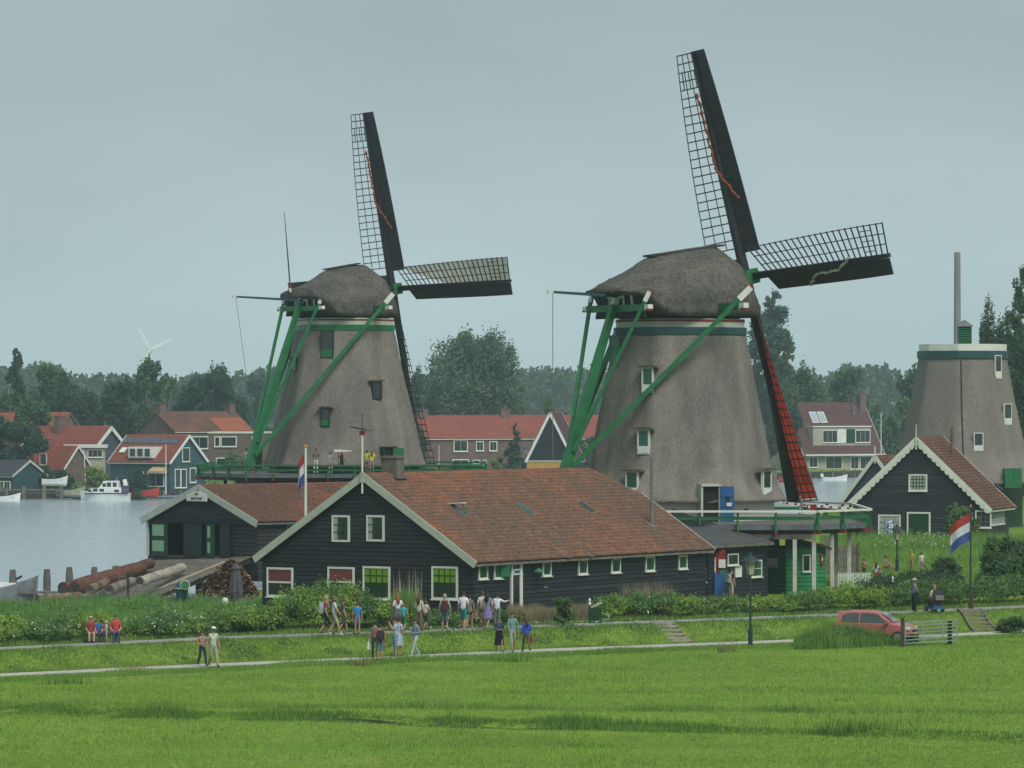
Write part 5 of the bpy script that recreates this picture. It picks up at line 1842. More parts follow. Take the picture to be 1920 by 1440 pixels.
def log(label, a, b, r0, r1, m):
    n = 14
    pts = [a.lerp(b, i / n) + Vector((0, 0, .03 * math.sin(i * 1.9))) for i in range(n + 1)]
    rr = [(r0 + (r1 - r0) * i / n) * (1 + .05 * math.sin(i * 2.7 + r0 * 20)) for i in range(n + 1)]
    o = thing('log', label, 'log', (a + b) / 2, 0, 'logs on the timber ramp')
    c = (a + b) / 2
    pts = [p - c for p in pts]
    MB().tube(pts, rr, 12).build('bark', m, o, smooth=False)
    d_ = (b - a).normalized()
    for q, r, s in ((pts[0], rr[0], -1), (pts[-1], rr[-1], 1)):
        MB().tube([q, q + d_ * (.02 * s)], r * .9, 12).build('cut_end', ENDW, o)
ln_ = Vector((0, 0, 1)) * .3
log('upper of the two long red barked logs on the ramp', at(283, 1056, 266) , at(118, 1105, 259), .33, .42, BARK)
log('lower long red barked log with split bark on the ramp', at(268, 1066, 264.5), at(140, 1104, 257.5), .34, .42, BARK)
log('short red log showing its dark cut end low on the ramp', at(200, 1092, 259.5), at(168, 1106, 256.5), .27, .3, BARKD)
log('pale peeled log lying alone higher up the ramp', at(342, 1065, 262.5), at(262, 1091, 257.5), .3, .3, PALE)
log('grey weathered log with rough end beside the peeled log', at(250, 1090, 259.5), at(205, 1106, 256), .27, .33, mat('grey_log', (.2, .18, .15), .9, c2=(.12, .1, .08), scale=2, fine=.2))
log('dark wet log floating at the foot of the ramp', at(150, 1118, 257), at(70, 1124, 255), .26, .28, BARKD)
# bark heap
def bark_heap():
    c = Vector((px(428, 253), 253, .05))
    rg = np.random.default_rng(3)
    n = 3200
    a, q = rg.random(n) * 2 * np.pi, np.sqrt(rg.random(n))
    X, Y = q * np.cos(a) * 1.75, q * np.sin(a) * 1.5
    Z = 1.95 * np.clip(1 - q ** 1.5, 0, 1) + rg.normal(0, .1, n) + .08 + .3 * np.sin(X * 2.3) * (1 - q)
    L = .2 + .4 * rg.random(n)
    w = .03 + .05 * rg.random(n)
    th = rg.random(n) * 2 * np.pi
    dz = rg.normal(-.3, .35, n)
    dirv = np.stack([np.cos(th), np.sin(th), dz], 1)
    dirv /= np.linalg.norm(dirv, axis=1)[:, None]
    sd = np.stack([-np.sin(th), np.cos(th), rg.normal(0, .4, n)], 1)
    P = np.stack([X, Y, Z], 1)
    v = np.stack([P - dirv * L[:, None] / 2 - sd * w[:, None], P + dirv * L[:, None] / 2 - sd * w[:, None], P + dirv * L[:, None] / 2 + sd * w[:, None], P - dirv * L[:, None] / 2 + sd * w[:, None]], 1).reshape(-1, 3)
    f = np.arange(4 * n).reshape(n, 4)
    t = rg.random(n)[:, None]
    col = np.array([.085, .045, .028]) * (1 - t) + np.array([.28, .18, .10]) * t
    col *= (.45 + 1.1 * rg.random(n))[:, None]
    o = thing('bark_heap', 'heap of brown bark strips below the ramp', 'heap', c)
    ch = mesh_np('bark_strips', v, f, mat('bark_strip', (1, 1, 1), .9, attr=True), o, col=col)
    ch['kind'] = 'stuff'
    MB().lathe([(1.4, -.2), (1.2, .35), (.8, .9), (.4, 1.35), (.05, 1.55)], 16).build('bark_core', BARKD, o)
bark_heap()
# quay timbers in front of the heap
qt = thing('timber_quay', 'low grey timber quay edge in front of the bark heap', 'quay', (px(420, 247), 247, .0))
for k in range(5):
    bp('plank', WOOD, qt, (0, 0, -.55 + k * .2), (6.4, .1, .18))
for k in range(6):
    bp('post', WOOD, qt, (-3 + k * 1.2, -.12, -.1), (.16, .16, 1.3))
# folded parasol, bin with round sign, bollard, frame
def parasol(label, x, y, D, hgt, m, z0):
    t = thing('folded_parasol', label, 'parasol', (px(x, D), D, z0))
    MB().tube([(0, 0, 0), (0, 0, hgt)], .03, 8).build('pole', STEEL, t)
    b = MB()
    n = 16
    prof = [(.27, hgt * .12), (.33, hgt * .3), (.27, hgt * .6), (.17, hgt * .82), (.23, hgt * .87), (.03, hgt * 1.02)]
    b.lathe(prof, n, shape=lambda a: 1 + .22 * math.cos(a * 6))
    b.build('canopy', m, t)
    MB().box((0, 0, .05), (.6, .6, .1)).build('base', STONE, t)
parasol('folded grey parasol standing before the bark heap', 443, 1130, 246, 2.3, mat('parasol_grey', (.07, .068, .085), .9, c2=(.1, .095, .11), scale=4), .05)
parasol('folded blue and white parasol by the scalloped house window', 1668, 1003, 322, 1.75, mat('parasol_blue', (.05, .1, .3), .9, c2=(.6, .62, .66), scale=5, lo=.45, hi=.55), 1.0)
bn = thing('waste_bin', 'dark domed bin with round green sign below the ramp', 'bin', (px(341, 246), 246, 0))
MB().lathe([(.3, 0), (.36, .8), (.42, 1.0), (.3, 1.2), (.08, 1.3)], 12).build('body', BLUEGREEN, bn)
MB().lathe([(.43, .88), (.44, .95)], 12).build('rim', WHITE, bn)
sgn = MB().tube([(.22, -.45, 1.12), (.22, -.5, 1.12)], .25, 16).build('round_sign', GREEN_L, bn)
MB().tube([(.22, -.44, 1.12), (.22, -.475, 1.12)], .29, 16).build('sign_rim', WHITE, sgn)
bp('sign_post', BLACKB, bn, (.22, -.4, .5), (.07, .07, 1.0))
fr_ = thing('mesh_frame', 'dark upright post with wire mesh panels at the ramp foot', 'fence', (px(240, 250), 250, -.3))
bp('post', WOODD, fr_, (0, 0, 1.0), (.13, .13, 2.0))
for k in range(4):
    bp('wire', STEEL, fr_, (-.3, 0, 1.35 + k * .18), (.5, .02, .025))
    bp('wire', STEEL, fr_, (-.5 + k * .14, 0, 1.62), (.02, .02, .56))
for k in range(5):
    bp('wire', STEEL, fr_, (1.1, 0, .1 + k * .12), (2.2, .02, .025))
for k in range(12):
    bp('wire', STEEL, fr_, (.1 + k * .19, 0, .34), (.02, .02, .5))
bo = MB().lathe([(.16, -.4), (.18, .3), (.15, .42), (.04, .46)], 10).build('bollard', WHITE)
bo.location = (px(422, 244), 244, .0)
tag(bo, 'short pale bollard left of the folded grey parasol', 'bollard')
# ------------------------------------------------------------------ people
SKIN = mat('skin', (.40, .225, .155), .6, c2=(.36, .2, .14), scale=6)
SKIN2 = mat('skin_tan', (.30, .165, .11), .6, c2=(.27, .15, .1), scale=6)
SHOE = mat('shoe_dark', (.04, .038, .036), .7)
SHOEW = mat('shoe_pale', (.5, .5, .48), .7)
HAIRC = {'brown': (.05, .028, .018), 'black': (.012, .011, .012), 'blond': (.36, .27, .14), 'red': (.17, .055, .022), 'grey': (.2, .19, .18), 'lbrown': (.11, .07, .04)}
def cloth(c):
    n = 'cloth_%02d_%02d_%02d' % tuple(int(round(v * 99)) for v in c)
    return mat(n, c, .85, c2=tuple(v * .72 for v in c), scale=9, fine=.08, fscale=20)
JOINTS = ['pelvis', 'spine', 'chest', 'neck', 'headb', 'headt', 'lhip', 'lknee', 'lank', 'ltoe', 'rhip', 'rknee', 'rank', 'rtoe', 'lsh', 'lel', 'lwr', 'lha', 'rsh', 'rel', 'rwr', 'rha']
EDGES = [(0, 1), (1, 2), (2, 3), (3, 4), (4, 5), (0, 6), (6, 7), (7, 8), (8, 9), (0, 10), (10, 11), (11, 12), (12, 13), (2, 14), (14, 15), (15, 16), (16, 17), (2, 18), (18, 19), (19, 20), (20, 21)]
def pose(legs, arms):
    J = {'pelvis': (0, 0, .95), 'spine': (0, .01, 1.13), 'chest': (0, .0, 1.34), 'neck': (0, .0, 1.47), 'headb': (0, -.015, 1.57), 'headt': (0, -.02, 1.665)}
    drop = 0.0
    if legs == 'stand':
        lg = [(.1, -.01, .5), (.105, 0, .08), (-.1, .0, .5), (-.105, .02, .08)]
    elif legs == 'walk':
        lg = [(.095, -.17, .51), (.095, -.27, .09), (-.095, .03, .49), (-.095, .29, .15)]
    elif legs == 'walk2':
        lg = [(.095, .02, .49), (.095, .25, .14), (-.095, -.15, .51), (-.095, -.22, .09)]
    elif legs == 'sit':
        drop = .47
        lg = [(.11, -.42, .5), (.11, -.43, .08), (-.11, -.42, .5), (-.11, -.40, .08)]
    elif legs == 'ground':
        drop = .82
        lg = [(.12, -.38, .38), (.12, -.62, .06), (-.12, -.34, .36), (-.14, -.6, .06)]
    for k, (kn, an) in (('l', (lg[0], lg[1])), ('r', (lg[2], lg[3]))):
        s = 1 if k == 'l' else -1
        J[k + 'hip'] = (s * .09, 0, .90 - drop)
        J[k + 'knee'] = kn
        J[k + 'ank'] = an
        J[k + 'toe'] = (an[0] + s * .02, an[1] - .15, max(.03, an[2] - .05))
    A = {'down': ((.235, .03, 1.14), (.25, -.05, .90), (.25, -.08, .82)),
         'bent': ((.24, .05, 1.13), (.11, -.2, 1.09), (.05, -.25, 1.11)),
         'cam': ((.25, -.13, 1.2), (.1, -.25, 1.46), (.06, -.27, 1.53)),
         'swing': ((.23, .1, 1.15), (.24, .08, .91), (.24, .06, .83)),
         'fwd': ((.23, -.06, 1.15), (.23, -.22, .98), (.22, -.28, .94)),
         'out': ((.36, -.05, 1.3), (.56, -.1, 1.37), (.63, -.12, 1.38)),
         'lap': ((.24, .0, 1.12), (.13, -.22, 1.0), (.08, -.28, .98))}
    for k, s, a in (('l', 1, arms[0]), ('r', -1, arms[1])):
        e, w, h = A[a]
        J[k + 'sh'] = (s * .165, 0, 1.405)
        J[k + 'el'] = (s * e[0], e[1], e[2])
        J[k + 'wr'] = (s * w[0], w[1], w[2])
        J[k + 'ha'] = (s * h[0], h[1], h[2])
    for k in list(J):
        if drop and not any(q in k for q in ('hip', 'knee', 'ank', 'toe')):
            x, y, z = J[k]
            J[k] = (x, y, z - drop)
    return J
RAD = {'pelvis': (.15, .115), 'spine': (.13, .10), 'chest': (.155, .105), 'neck': (.055, .055), 'headb': (.078, .092), 'headt': (.086, .098)}
def body_mesh(J, fem, longp, wide=1.0):
    me = bpy.data.meshes.new('body')
    me.from_pydata([J[k] for k in JOINTS], EDGES, [])
    o = bpy.data.objects.new('body_source', me)
    COL.objects.link(o)
    md = o.modifiers.new('skin', 'SKIN')
    md.use_smooth_shade = True
    sv = me.skin_vertices[0].data
    for i, k in enumerate(JOINTS):
        r = RAD.get(k)
        if r is None:
            r = {'hip': .092, 'knee': .068 if longp else .058, 'ank': .056 if longp else .04, 'toe': .036, 'sh': .066, 'el': .046, 'wr': .032, 'ha': .03}[k[1:]]
            r = (r, r)
        f = wide * (.93 if fem and k in ('chest', 'spine') else 1)
        sv[i].radius = (r[0] * f, r[1] * f)
        sv[i].use_root = (i == 0)
    sd = o.modifiers.new('sub', 'SUBSURF')
    sd.levels = 1
    sd.render_levels = 1
    dg = bpy.context.evaluated_depsgraph_get()
    res = bpy.data.meshes.new_from_object(o.evaluated_get(dg))
    bpy.data.objects.remove(o)
    bpy.data.meshes.remove(me)
    return res
ZONE = {(0, 1): 'top', (1, 2): 'top', (2, 3): 'top', (3, 4): 'skin', (4, 5): 'skin', (0, 6): 'bot', (6, 7): 'bot', (7, 8): 'calf', (8, 9): 'shoe', (0, 10): 'bot', (10, 11): 'bot', (11, 12): 'calf', (12, 13): 'shoe',
        (2, 14): 'top', (14, 15): 'sleeve', (15, 16): 'fore', (16, 17): 'skin', (2, 18): 'top', (18, 19): 'sleeve', (19, 20): 'fore', (20, 21): 'skin'}
def person(label, pos, h, face, legs='stand', arms=('down', 'down'), top=(.5, .5, .5), bot=(.05, .06, .09), sleeve='short', pants='long', hair='brown', long_hair=False, shoe=None,
           hat=None, pack=None, bag=None, skirt=None, skin=None, group=None, wide=1.0, fem=False, extra=None):
    t = thing('person', label, 'person', pos, R(face), group)
    J = pose(legs, arms)
    s = h / 1.75
    me = body_mesh(J, fem, pants == 'long', wide)
    sk = skin or SKIN
    mats_ = [sk, cloth(top), cloth(bot), shoe or SHOE]
    P = np.array([J[k] for k in JOINTS])
    cen = np.array([p.center for p in me.polygons])
    best = np.full(len(cen), 9e9)
    zone = np.zeros(len(cen), dtype=int)
    tpar = np.zeros(len(cen))
    for ei, (a, b) in enumerate(EDGES):
        d = P[b] - P[a]
        tt = np.clip(((cen - P[a]) @ d) / (d @ d), 0, 1)
        dist = np.linalg.norm(cen - (P[a] + tt[:, None] * d), axis=1)
        k = dist < best
        best[k], zone[k], tpar[k] = dist[k], ei, tt[k]
    mi = np.zeros(len(cen), dtype=np.int32)
    for i in range(len(cen)):
        z = ZONE[EDGES[zone[i]]]
        if z == 'top':
            mi[i] = 1
        elif z == 'sleeve':
            mi[i] = 1 if (sleeve != 'none' and (sleeve == 'long' or tpar[i] < .75)) else 0
        elif z == 'fore':
            mi[i] = 1 if sleeve == 'long' and tpar[i] < .9 else 0
        elif z == 'bot':
            mi[i] = 2 if not (pants == 'mini' and tpar[i] > .45) else 0
        elif z == 'calf':
            mi[i] = 2 if pants == 'long' else (2 if pants == 'knee' and tpar[i] < .15 else 0)
        elif z == 'shoe':
            mi[i] = 3
    me.materials.clear()
    # hands: palm is part of the body, five fingers added
    b = MB()
    for k in ('l', 'r'):
        ha, wr = Vector(J[k + 'ha']), Vector(J[k + 'wr'])
        d = (ha - wr).normalized()
        sd_ = d.cross(Vector((0, 0, 1)))
        if sd_.length < .3:
            sd_ = Vector((0, 1, 0))
        sd_.normalize()
        up = sd_.cross(d)
        for j, (off, ln) in enumerate(((-.024, .055), (-.008, .066), (.008, .062), (.023, .048))):
            q = ha + sd_ * off + d * .02
            m_ = q + d * ln * .55 - up * .006
            b.tube([q, m_, m_ + d * ln * .4 - up * .018], [.0095, .0085, .006], 5)
        q = ha - d * .03 + sd_ * -.026
        b.tube([q, q - sd_ * .022 + d * .03, q - sd_ * .024 + d * .055 - up * .008], [.0105, .009, .007], 5)
    nv, nf = len(me.vertices), len(me.polygons)
    bm = bmesh.new()
    bm.from_mesh(me)
    bv = [bm.verts.new(p) for p in b.v]
    for f in b.f:
        try:
            bm.faces.new([bv[i] for i in f])
        except ValueError:
            pass
    bm.to_mesh(me)
    bm.free()
    for m in mats_:
        me.materials.append(m)
    mi2 = np.concatenate([mi, np.zeros(len(me.polygons) - nf, dtype=np.int32)])
    me.polygons.foreach_set('material_index', mi2)
    me.polygons.foreach_set('use_smooth', np.ones(len(me.polygons), dtype=bool))
    me.update()
    bo = link('body', me, t)
    bo.scale = (s, s, s)
    hb, ht = Vector(J['headb']), Vector(J['headt'])
    c = hb.lerp(ht, .62)
    def child(mb, name, m, sm=True):
        o = mb.build(name, m, t, smooth=sm)
        o.scale = (s, s, s)
        return o
    # face
    f = MB()
    for e in (-.033, .033):
        f.box(c + Vector((e, -.094, -.012)), (.022, .012, .012))
    f.box(c + Vector((0, -.092, -.072)), (.045, .01, .009))
    child(f, 'eyes_and_mouth', mat('eye_dark', (.05, .025, .02), .5), False)
    n = MB()
    n.add([c + Vector((-.014, -.088, -.045)), c + Vector((.014, -.088, -.045)), c + Vector((0, -.115, -.042)), c + Vector((0, -.09, .0))], [(0, 1, 2), (0, 2, 3), (1, 3, 2), (0, 3, 1)])
    for e in (-1, 1):
        n.box(c + Vector((e * .082, .005, -.025)), (.016, .035, .055))
    child(n, 'nose_and_ears', sk, False)
    # hair: shell over crown and back
    hm = mat('hair_' + hair, HAIRC[hair], .6, c2=tuple(v * 1.6 for v in HAIRC[hair]), scale=14)
    hb_ = MB()
    rows, seg = 7, 14
    vs, fs = [], []
    for i in range(rows + 1):
        ph = math.pi * .5 * i / rows * 1.22
        for k in range(seg):
            a = 2 * math.pi * k / seg
            fr = max(0, -math.sin(a))            # front of the head
            ph2 = ph * (1 - .42 * fr)
            rr = 1.0 + .05 * math.sin(k * 2.3 + i)
            vs.append(c + Vector((.094 * math.sin(ph2) * math.cos(a) * rr, .112 * math.sin(ph2) * math.sin(a) * rr + .004, .122 * math.cos(ph2) * rr + .0)))
    for i in range(rows):
        for k in range(seg):
            fs.append((i * seg + k, i * seg + (k + 1) % seg, (i + 1) * seg + (k + 1) % seg, (i + 1) * seg + k))
    hb_.add(vs, fs)
    if long_hair:
        hb_.tube([c + Vector((0, .06, .04)), c + Vector((0, .10, -.1)), c + Vector((0, .115, -.24)), c + Vector((.0, .11, -.36))], [.075, .1, .09, .045], 10)
    child(hb_, 'hair', hm)
    if hat:
        kind, hc = hat
        m = cloth(hc)
        hh = MB()
        if kind == 'cap':
            hh.lathe([(.105, c.z + .035), (.104, c.z + .09), (.07, c.z + .135), (.01, c.z + .15)], 14, c=(c.x, c.y))
            hh.box((c.x, c.y - .13, c.z + .045), (.15, .12, .012))
        else:
            hh.lathe([(.21, c.z + .05), (.2, c.z + .06), (.11, c.z + .06), (.1, c.z + .15), (.02, c.z + .165)], 16, c=(c.x, c.y))
        child(hh, 'hat', m)
    zc = J['chest'][2]
    if pack:
        p_ = MB()
        p_.prism([(-.15, zc - .36), (.15, zc - .36), (.17, zc - .1), (.12, zc + .1), (-.12, zc + .1), (-.17, zc - .1)], 'y', .11, .29)
        p_.prism([(-.11, zc - .33), (.11, zc - .33), (.1, zc - .14), (-.1, zc - .14)], 'y', .29, .34)
        for e in (-1, 1):
            p_.tube([(e * .11, .14, zc + .06), (e * .11, 0, zc + .13), (e * .12, -.125, zc + .03), (e * .13, -.1, zc - .14), (e * .14, .12, zc - .28)], .018, 6)
        child(p_, 'backpack', cloth(pack), False)
    if bag:
        side, bc = bag
        e = 1 if side == 'l' else -1
        ha = Vector(J[side + 'ha'])
        b_ = MB()
        z1 = min(ha.z, .85)
        b_.prism([(-.13, z1 - .4), (.13, z1 - .4), (.11, z1 - .08), (-.11, z1 - .08)], 'x', e * (.25), e * (.33))
        b_.tube([(e * .29, -.08, z1 - .08), (e * .27, -.04, z1 + .1), (e * .27, .04, z1 + .1), (e * .29, .08, z1 - .08)], .012, 5)
        child(b_, 'bag', cloth(bc), False)
    if skirt:
        sc_, ln = skirt
        z = J['pelvis'][2]
        k_ = MB()
        k_.lathe([(.15, z + .12), (.19, z - .05), (.21, z - ln * .5), (.25, z - ln)], 16, shape=lambda a: 1 + .05 * math.cos(a * 7), cap=False)
        child(k_, 'skirt', cloth(sc_))
    if extra == 'camera':
        q = (Vector(J['lha']) + Vector(J['rha'])) / 2 + Vector((0, -.05, .03))
        child(MB().box(q, (.12, .07, .08)).tube([q, q + Vector((0, -.1, 0))], .035, 8), 'camera', SHOE, False)
    return t
def lowp(x, y):
    p = on(x, y, .05)
    return (p.x, p.y, float(gz(p.x, ylow(p.x))) + .047)
def uppp(x, y):
    p = on(x, y, .85)
    return (p.x, p.y, float(gz(p.x, yupp(p.x))) + .047)
def hh(n, pos):
    return n * pos[1] / K
def LP(label, x, y, n, face, **kw):
    q = lowp(x, y)
    return person(label, q, hh(n, q), face, group='walkers on the lower path', **kw)
def UP(label, x, y, n, face, **kw):
    q = uppp(x, y)
    return person(label, q, hh(n, q), face, group='walkers on the upper path', **kw)
JEAN = (.06, .09, .16)
LP('woman in pink top, dark cardigan and jeans walking beside a man in cream', 379, 1249, 67, 30, legs='walk', arms=('bent', 'bent'), top=(.36, .22, .22), bot=(.03, .04, .09), sleeve='none', hair='brown', long_hair=True, fem=True)
LP('man in white cap, cream shirt and beige trousers strolling on lower path', 400, 1251, 76, 25, legs='walk', arms=('down', 'swing'), top=(.52, .52, .43), bot=(.33, .33, .27), hat=('cap', (.7, .7, .68)), hair='grey')
LP('man in grey shirt holding a white bag behind the red shirted visitor', 703, 1234, 70, 170, arms=('down', 'down'), top=(.13, .14, .13), bot=(.03, .03, .035), hair='black', bag=('l', (.7, .72, .7)))
LP('visitor in red shirt with dark backpack and denim shorts seen from behind', 712, 1239, 70, 195, arms=('bent', 'down'), top=(.42, .05, .08), bot=(.16, .25, .29), pants='knee', hair='black', pack=(.03, .03, .035))
LP('man in pale blue shirt and plaid shorts taking a photograph', 741, 1236, 80, -75, arms=('cam', 'cam'), top=(.36, .46, .58), bot=(.17, .24, .36), pants='knee', hair='black', extra='camera', shoe=SHOEW)
LP('woman in pale blue dress half hidden behind the photographer', 747, 1231, 74, 150, arms=('down', 'bent'), top=(.33, .42, .5), bot=(.33, .42, .5), hair='black', skirt=((.34, .43, .5), .45), pants='mini', fem=True)
LP('long haired woman in denim jacket and pale jeans on lower path', 779, 1233, 74, -55, legs='walk', arms=('bent', 'down'), top=(.2, .28, .36), bot=(.38, .46, .5), sleeve='long', hair='black', long_hair=True, fem=True, shoe=SHOEW)
LP('woman in navy top and black skirt looking at her hands', 936, 1222, 66, 15, legs='walk', arms=('bent', 'bent'), top=(.03, .06, .11), bot=(.008, .008, .01), sleeve='long', hair='lbrown', skirt=((.008, .008, .01), .62), pants='mini', fem=True)
LP('man in teal long sleeved shirt and beige shorts', 961, 1223, 76, 20, legs='walk2', arms=('down', 'fwd'), top=(.15, .28, .27), bot=(.3, .31, .25), pants='knee', sleeve='long', hair='brown')
LP('woman in bright blue top and brown trousers walking away', 987, 1223, 65, 200, legs='walk', arms=('down', 'bent'), top=(.03, .07, .55), bot=(.12, .085, .05), sleeve='long', hair='brown', long_hair=True, bag=('r', (.35, .08, .06)), fem=True)
UP('man in dark red shirt with grey backpack, arm round a companion', 611, 1191, 75, 95, legs='walk', arms=('out', 'down'), top=(.3, .03, .04), bot=(.035, .03, .03), pants='knee', hair='grey', pack=(.3, .37, .4))
UP('companion in white shirt and beige shorts walking arm in arm', 627, 1192, 75, 100, legs='walk2', arms=('down', 'fwd'), top=(.56, .58, .66), bot=(.42, .38, .3), pants='knee', hair='lbrown', shoe=SHOEW)
UP('boy in dusky purple shirt beside the arm in arm couple', 643, 1187, 65, 110, legs='walk', arms=('fwd', 'down'), top=(.09, .07, .11), bot=(.09, .075, .07), pants='knee', hair='brown')
UP('boy in bright blue shirt and plaid shorts seen from behind', 670, 1190, 62, 185, arms=('down', 'down'), top=(.03, .2, .55), bot=(.24, .22, .3), pants='knee', hair='brown')
UP('woman with curly red hair, white shirt and dark skirt', 746, 1182, 68, 190, arms=('bent', 'down'), top=(.66, .66, .72), bot=(.12, .12, .13), hair='red', long_hair=True, skirt=((.13, .13, .14), .32), pants='mini', fem=True)
UP('child in turquoise shirt and green shorts', 757, 1183, 52, 170, legs='walk', arms=('down', 'down'), top=(.03, .33, .3), bot=(.02, .2, .08), pants='knee', hair='lbrown')
UP('woman with long brown hair, cream jumper and olive trousers', 786, 1183, 68, 150, arms=('bent', 'down'), top=(.5, .49, .36), bot=(.16, .13, .07), sleeve='long', hair='brown', long_hair=True, fem=True)
UP('boy in white and red top with navy shorts', 798, 1182, 58, 140, legs='walk', arms=('down', 'fwd'), top=(.58, .5, .5), bot=(.03, .04, .07), pants='knee', hair='brown')
UP('man in grey hooded top with maroon backpack and denim shorts', 834, 1184, 71, 180, arms=('down', 'down'), top=(.34, .37, .38), bot=(.1, .15, .21), pants='knee', sleeve='long', hair='grey', pack=(.1, .02, .03), shoe=SHOEW)
UP('man in white shirt and turquoise shorts', 869, 1181, 73, 165, legs='walk', arms=('down', 'down'), top=(.66, .68, .74), bot=(.01, .24, .23), pants='knee', hair='black', shoe=SHOEW)
UP('woman in dark patterned top behind the man in turquoise shorts', 880, 1180, 66, 170, legs='walk2', arms=('down', 'down'), top=(.16, .14, .12), bot=(.03, .04, .05), hair='black', fem=True, pants='mini')
UP('woman in white blouse with pink tote and bare legs', 905, 1178, 70, 185, legs='stand', arms=('down', 'bent'), top=(.6, .58, .54), bot=(.14, .11, .09), pants='mini', hair='brown', bag=('l', (.42, .24, .22)), fem=True)
UP('dark haired woman in blue dress', 914, 1179, 70, 160, legs='walk', arms=('down', 'down'), top=(.12, .18, .33), bot=(.22, .14, .34), hair='black', long_hair=True, skirt=((.2, .17, .36), .45), pants='mini', sleeve='none', fem=True)
UP('man in white shirt and grey jeans reaching to the right', 932, 1178, 67, 165, arms=('down', 'out'), top=(.66, .68, .76), bot=(.14, .16, .18), sleeve='long', hair='black')
# bench party
bq = uppp(190, 1205)
zb_ = bq[2] - .02
be = thing('bench', 'wooden bench beside the upper path under four sitters', 'bench', (px(192, bq[1] + .35), bq[1] + .35, zb_), R(8))
for k in range(3):
    bp('seat_slat', WOOD, be, (0, -.12 + k * .15, .44), (1.5, .13, .05))
for k in range(2):
    bp('back_slat', WOOD, be, (0, .3, .62 + k * .16), (1.5, .05, .12))
for xx in (-.6, .6):
    bp('leg', WOOD, be, (xx, .1, .21), (.1, .42, .42))
def BN(label, x, n, dz=0.0, **kw):
    return person(label, (px(x, bq[1] + .2), bq[1] + .2, zb_ + dz), n, kw.pop('face', 8), group='family at the bench', **kw)
BN('blonde woman in red top and beige cardigan sitting on the bench', 171, 1.66, legs='sit', arms=('lap', 'lap'), top=(.33, .04, .05), bot=(.5, .33, .28), hair='blond', fem=True, pants='long')
BN('boy in blue shirt sitting sideways on the bench', 184, 1.4, legs='sit', arms=('lap', 'fwd'), top=(.05, .12, .33), bot=(.03, .045, .09), hair='lbrown', face=35, dz=.07)
BN('toddler in pale top standing at the bench', 199, 1.0, legs='stand', arms=('fwd', 'fwd'), top=(.55, .55, .62), bot=(.36, .38, .18), hair='blond', face=-70)
BN('woman in bright red top and jeans sitting at the bench end', 217, 1.76, legs='sit', arms=('lap', 'lap'), top=(.5, .06, .055), bot=(.04, .06, .13), hair='brown', fem=True, wide=1.1)
# right-hand path
q = uppp(1714, 1147)
person('man in straw hat, grey shirt and black trousers talking on the upper path', q, hh(64, q) * .97, 120, arms=('bent', 'bent'), top=(.2, .21, .24), bot=(.014, .014, .018), sleeve='long', hair='grey', hat=('straw', (.42, .33, .2)), group='pair by the hedge')
q = uppp(1752, 1147)
sct = thing('mobility_scooter', 'blue mobility scooter carrying a seated person on the upper path', 'scooter', q, R(200))
MB().b2(-.28, .28, -.55, .55, .16, .3).build('chassis', BLUE, sct)
MB().b2(-.25, .25, -.02, .45, .3, .55).build('seat_base', SHOE, sct)
MB().b2(-.27, .27, -.08, .4, .52, .62).build('seat', SHOE, sct)
MB().b2(-.26, .26, .36, .46, .6, 1.15).build('backrest', SHOE, sct)
bp('tiller', SHOE, sct, (0, -.5, .65), (.06, .06, .75), Matrix.Rotation(R(-12), 3, 'X'))
bp('basket', STEEL, sct, (0, .56, .75), (.46, .2, .25))
for xx, yy in ((-.28, .4), (.28, .4), (-.26, -.42), (.26, -.42)):
    w_ = MB().tube([(xx - .05, yy, .14), (xx + .05, yy, .14)], .14, 14).build('wheel', SHOE, sct)
    MB().tube([(xx - .06, yy, .14), (xx + .06, yy, .14)], .07, 10).build('rim', STEEL, w_)
person('person in white jacket and orange cap seated on the scooter', (q[0], q[1], q[2] + .16), 1.68, 200, legs='sit', arms=('lap', 'lap'), top=(.58, .57, .52), bot=(.03, .03, .04), sleeve='long', hair='grey', hat=('cap', (.5, .12, .03)), group='pair by the hedge')
def GP(label, x, D, h, face, z=1.0, **kw):
    X = px(x, D)
    return person(label, (X, D, float(gz(X, D)) + z * 0), h, face, group='visitors on the grass behind the hedge', **kw)
GP('visitor in turquoise shirt with red backpack behind the hedge', 1649, 233, 1.66, 160, arms=('bent', 'bent'), top=(.02, .27, .32), bot=(.04, .06, .1), hair='lbrown', pack=(.3, .05, .05))
GP('visitor in patchwork colours standing on the grass', 1620, 256, 1.25, 150, arms=('bent', 'down'), top=(.34, .2, .14), bot=(.06, .06, .05), hair='brown', pack=(.3, .16, .1))
GP('dark haired visitor in white top sitting in the grass', 1643, 262, 1.6, 170, legs='ground', arms=('lap', 'lap'), top=(.6, .62, .64), bot=(.1, .1, .12), hair='brown', long_hair=True, fem=True)
GP('bare shouldered visitor with tanned arms sitting on the grass', 1660, 271, 1.7, 60, legs='ground', arms=('lap', 'lap'), top=(.28, .15, .14), bot=(.34, .2, .15), sleeve='none', pants='mini', hair='brown', skin=SKIN2)
GP('visitor in bright yellow shirt on the grass', 1709, 268, 1.35, -50, arms=('bent', 'bent'), top=(.6, .42, .03), bot=(.3, .22, .1), hair='grey', legs='stand')
GP('long haired girl in white top behind the low bushes', 1728, 266, 1.3, 20, arms=('down', 'down'), top=(.58, .54, .54), bot=(.3, .2, .2), hair='brown', long_hair=True, fem=True)
kx = px(1371, 228.2)
person('man in black shirt with grey backpack at the ticket post', (kx, 228.2, float(gz(kx, 228.2))), 1.78, 130, arms=('down', 'down'), top=(.015, .015, .018), bot=(.42, .42, .4), pants='knee', hair='black', pack=(.3, .29, .26))
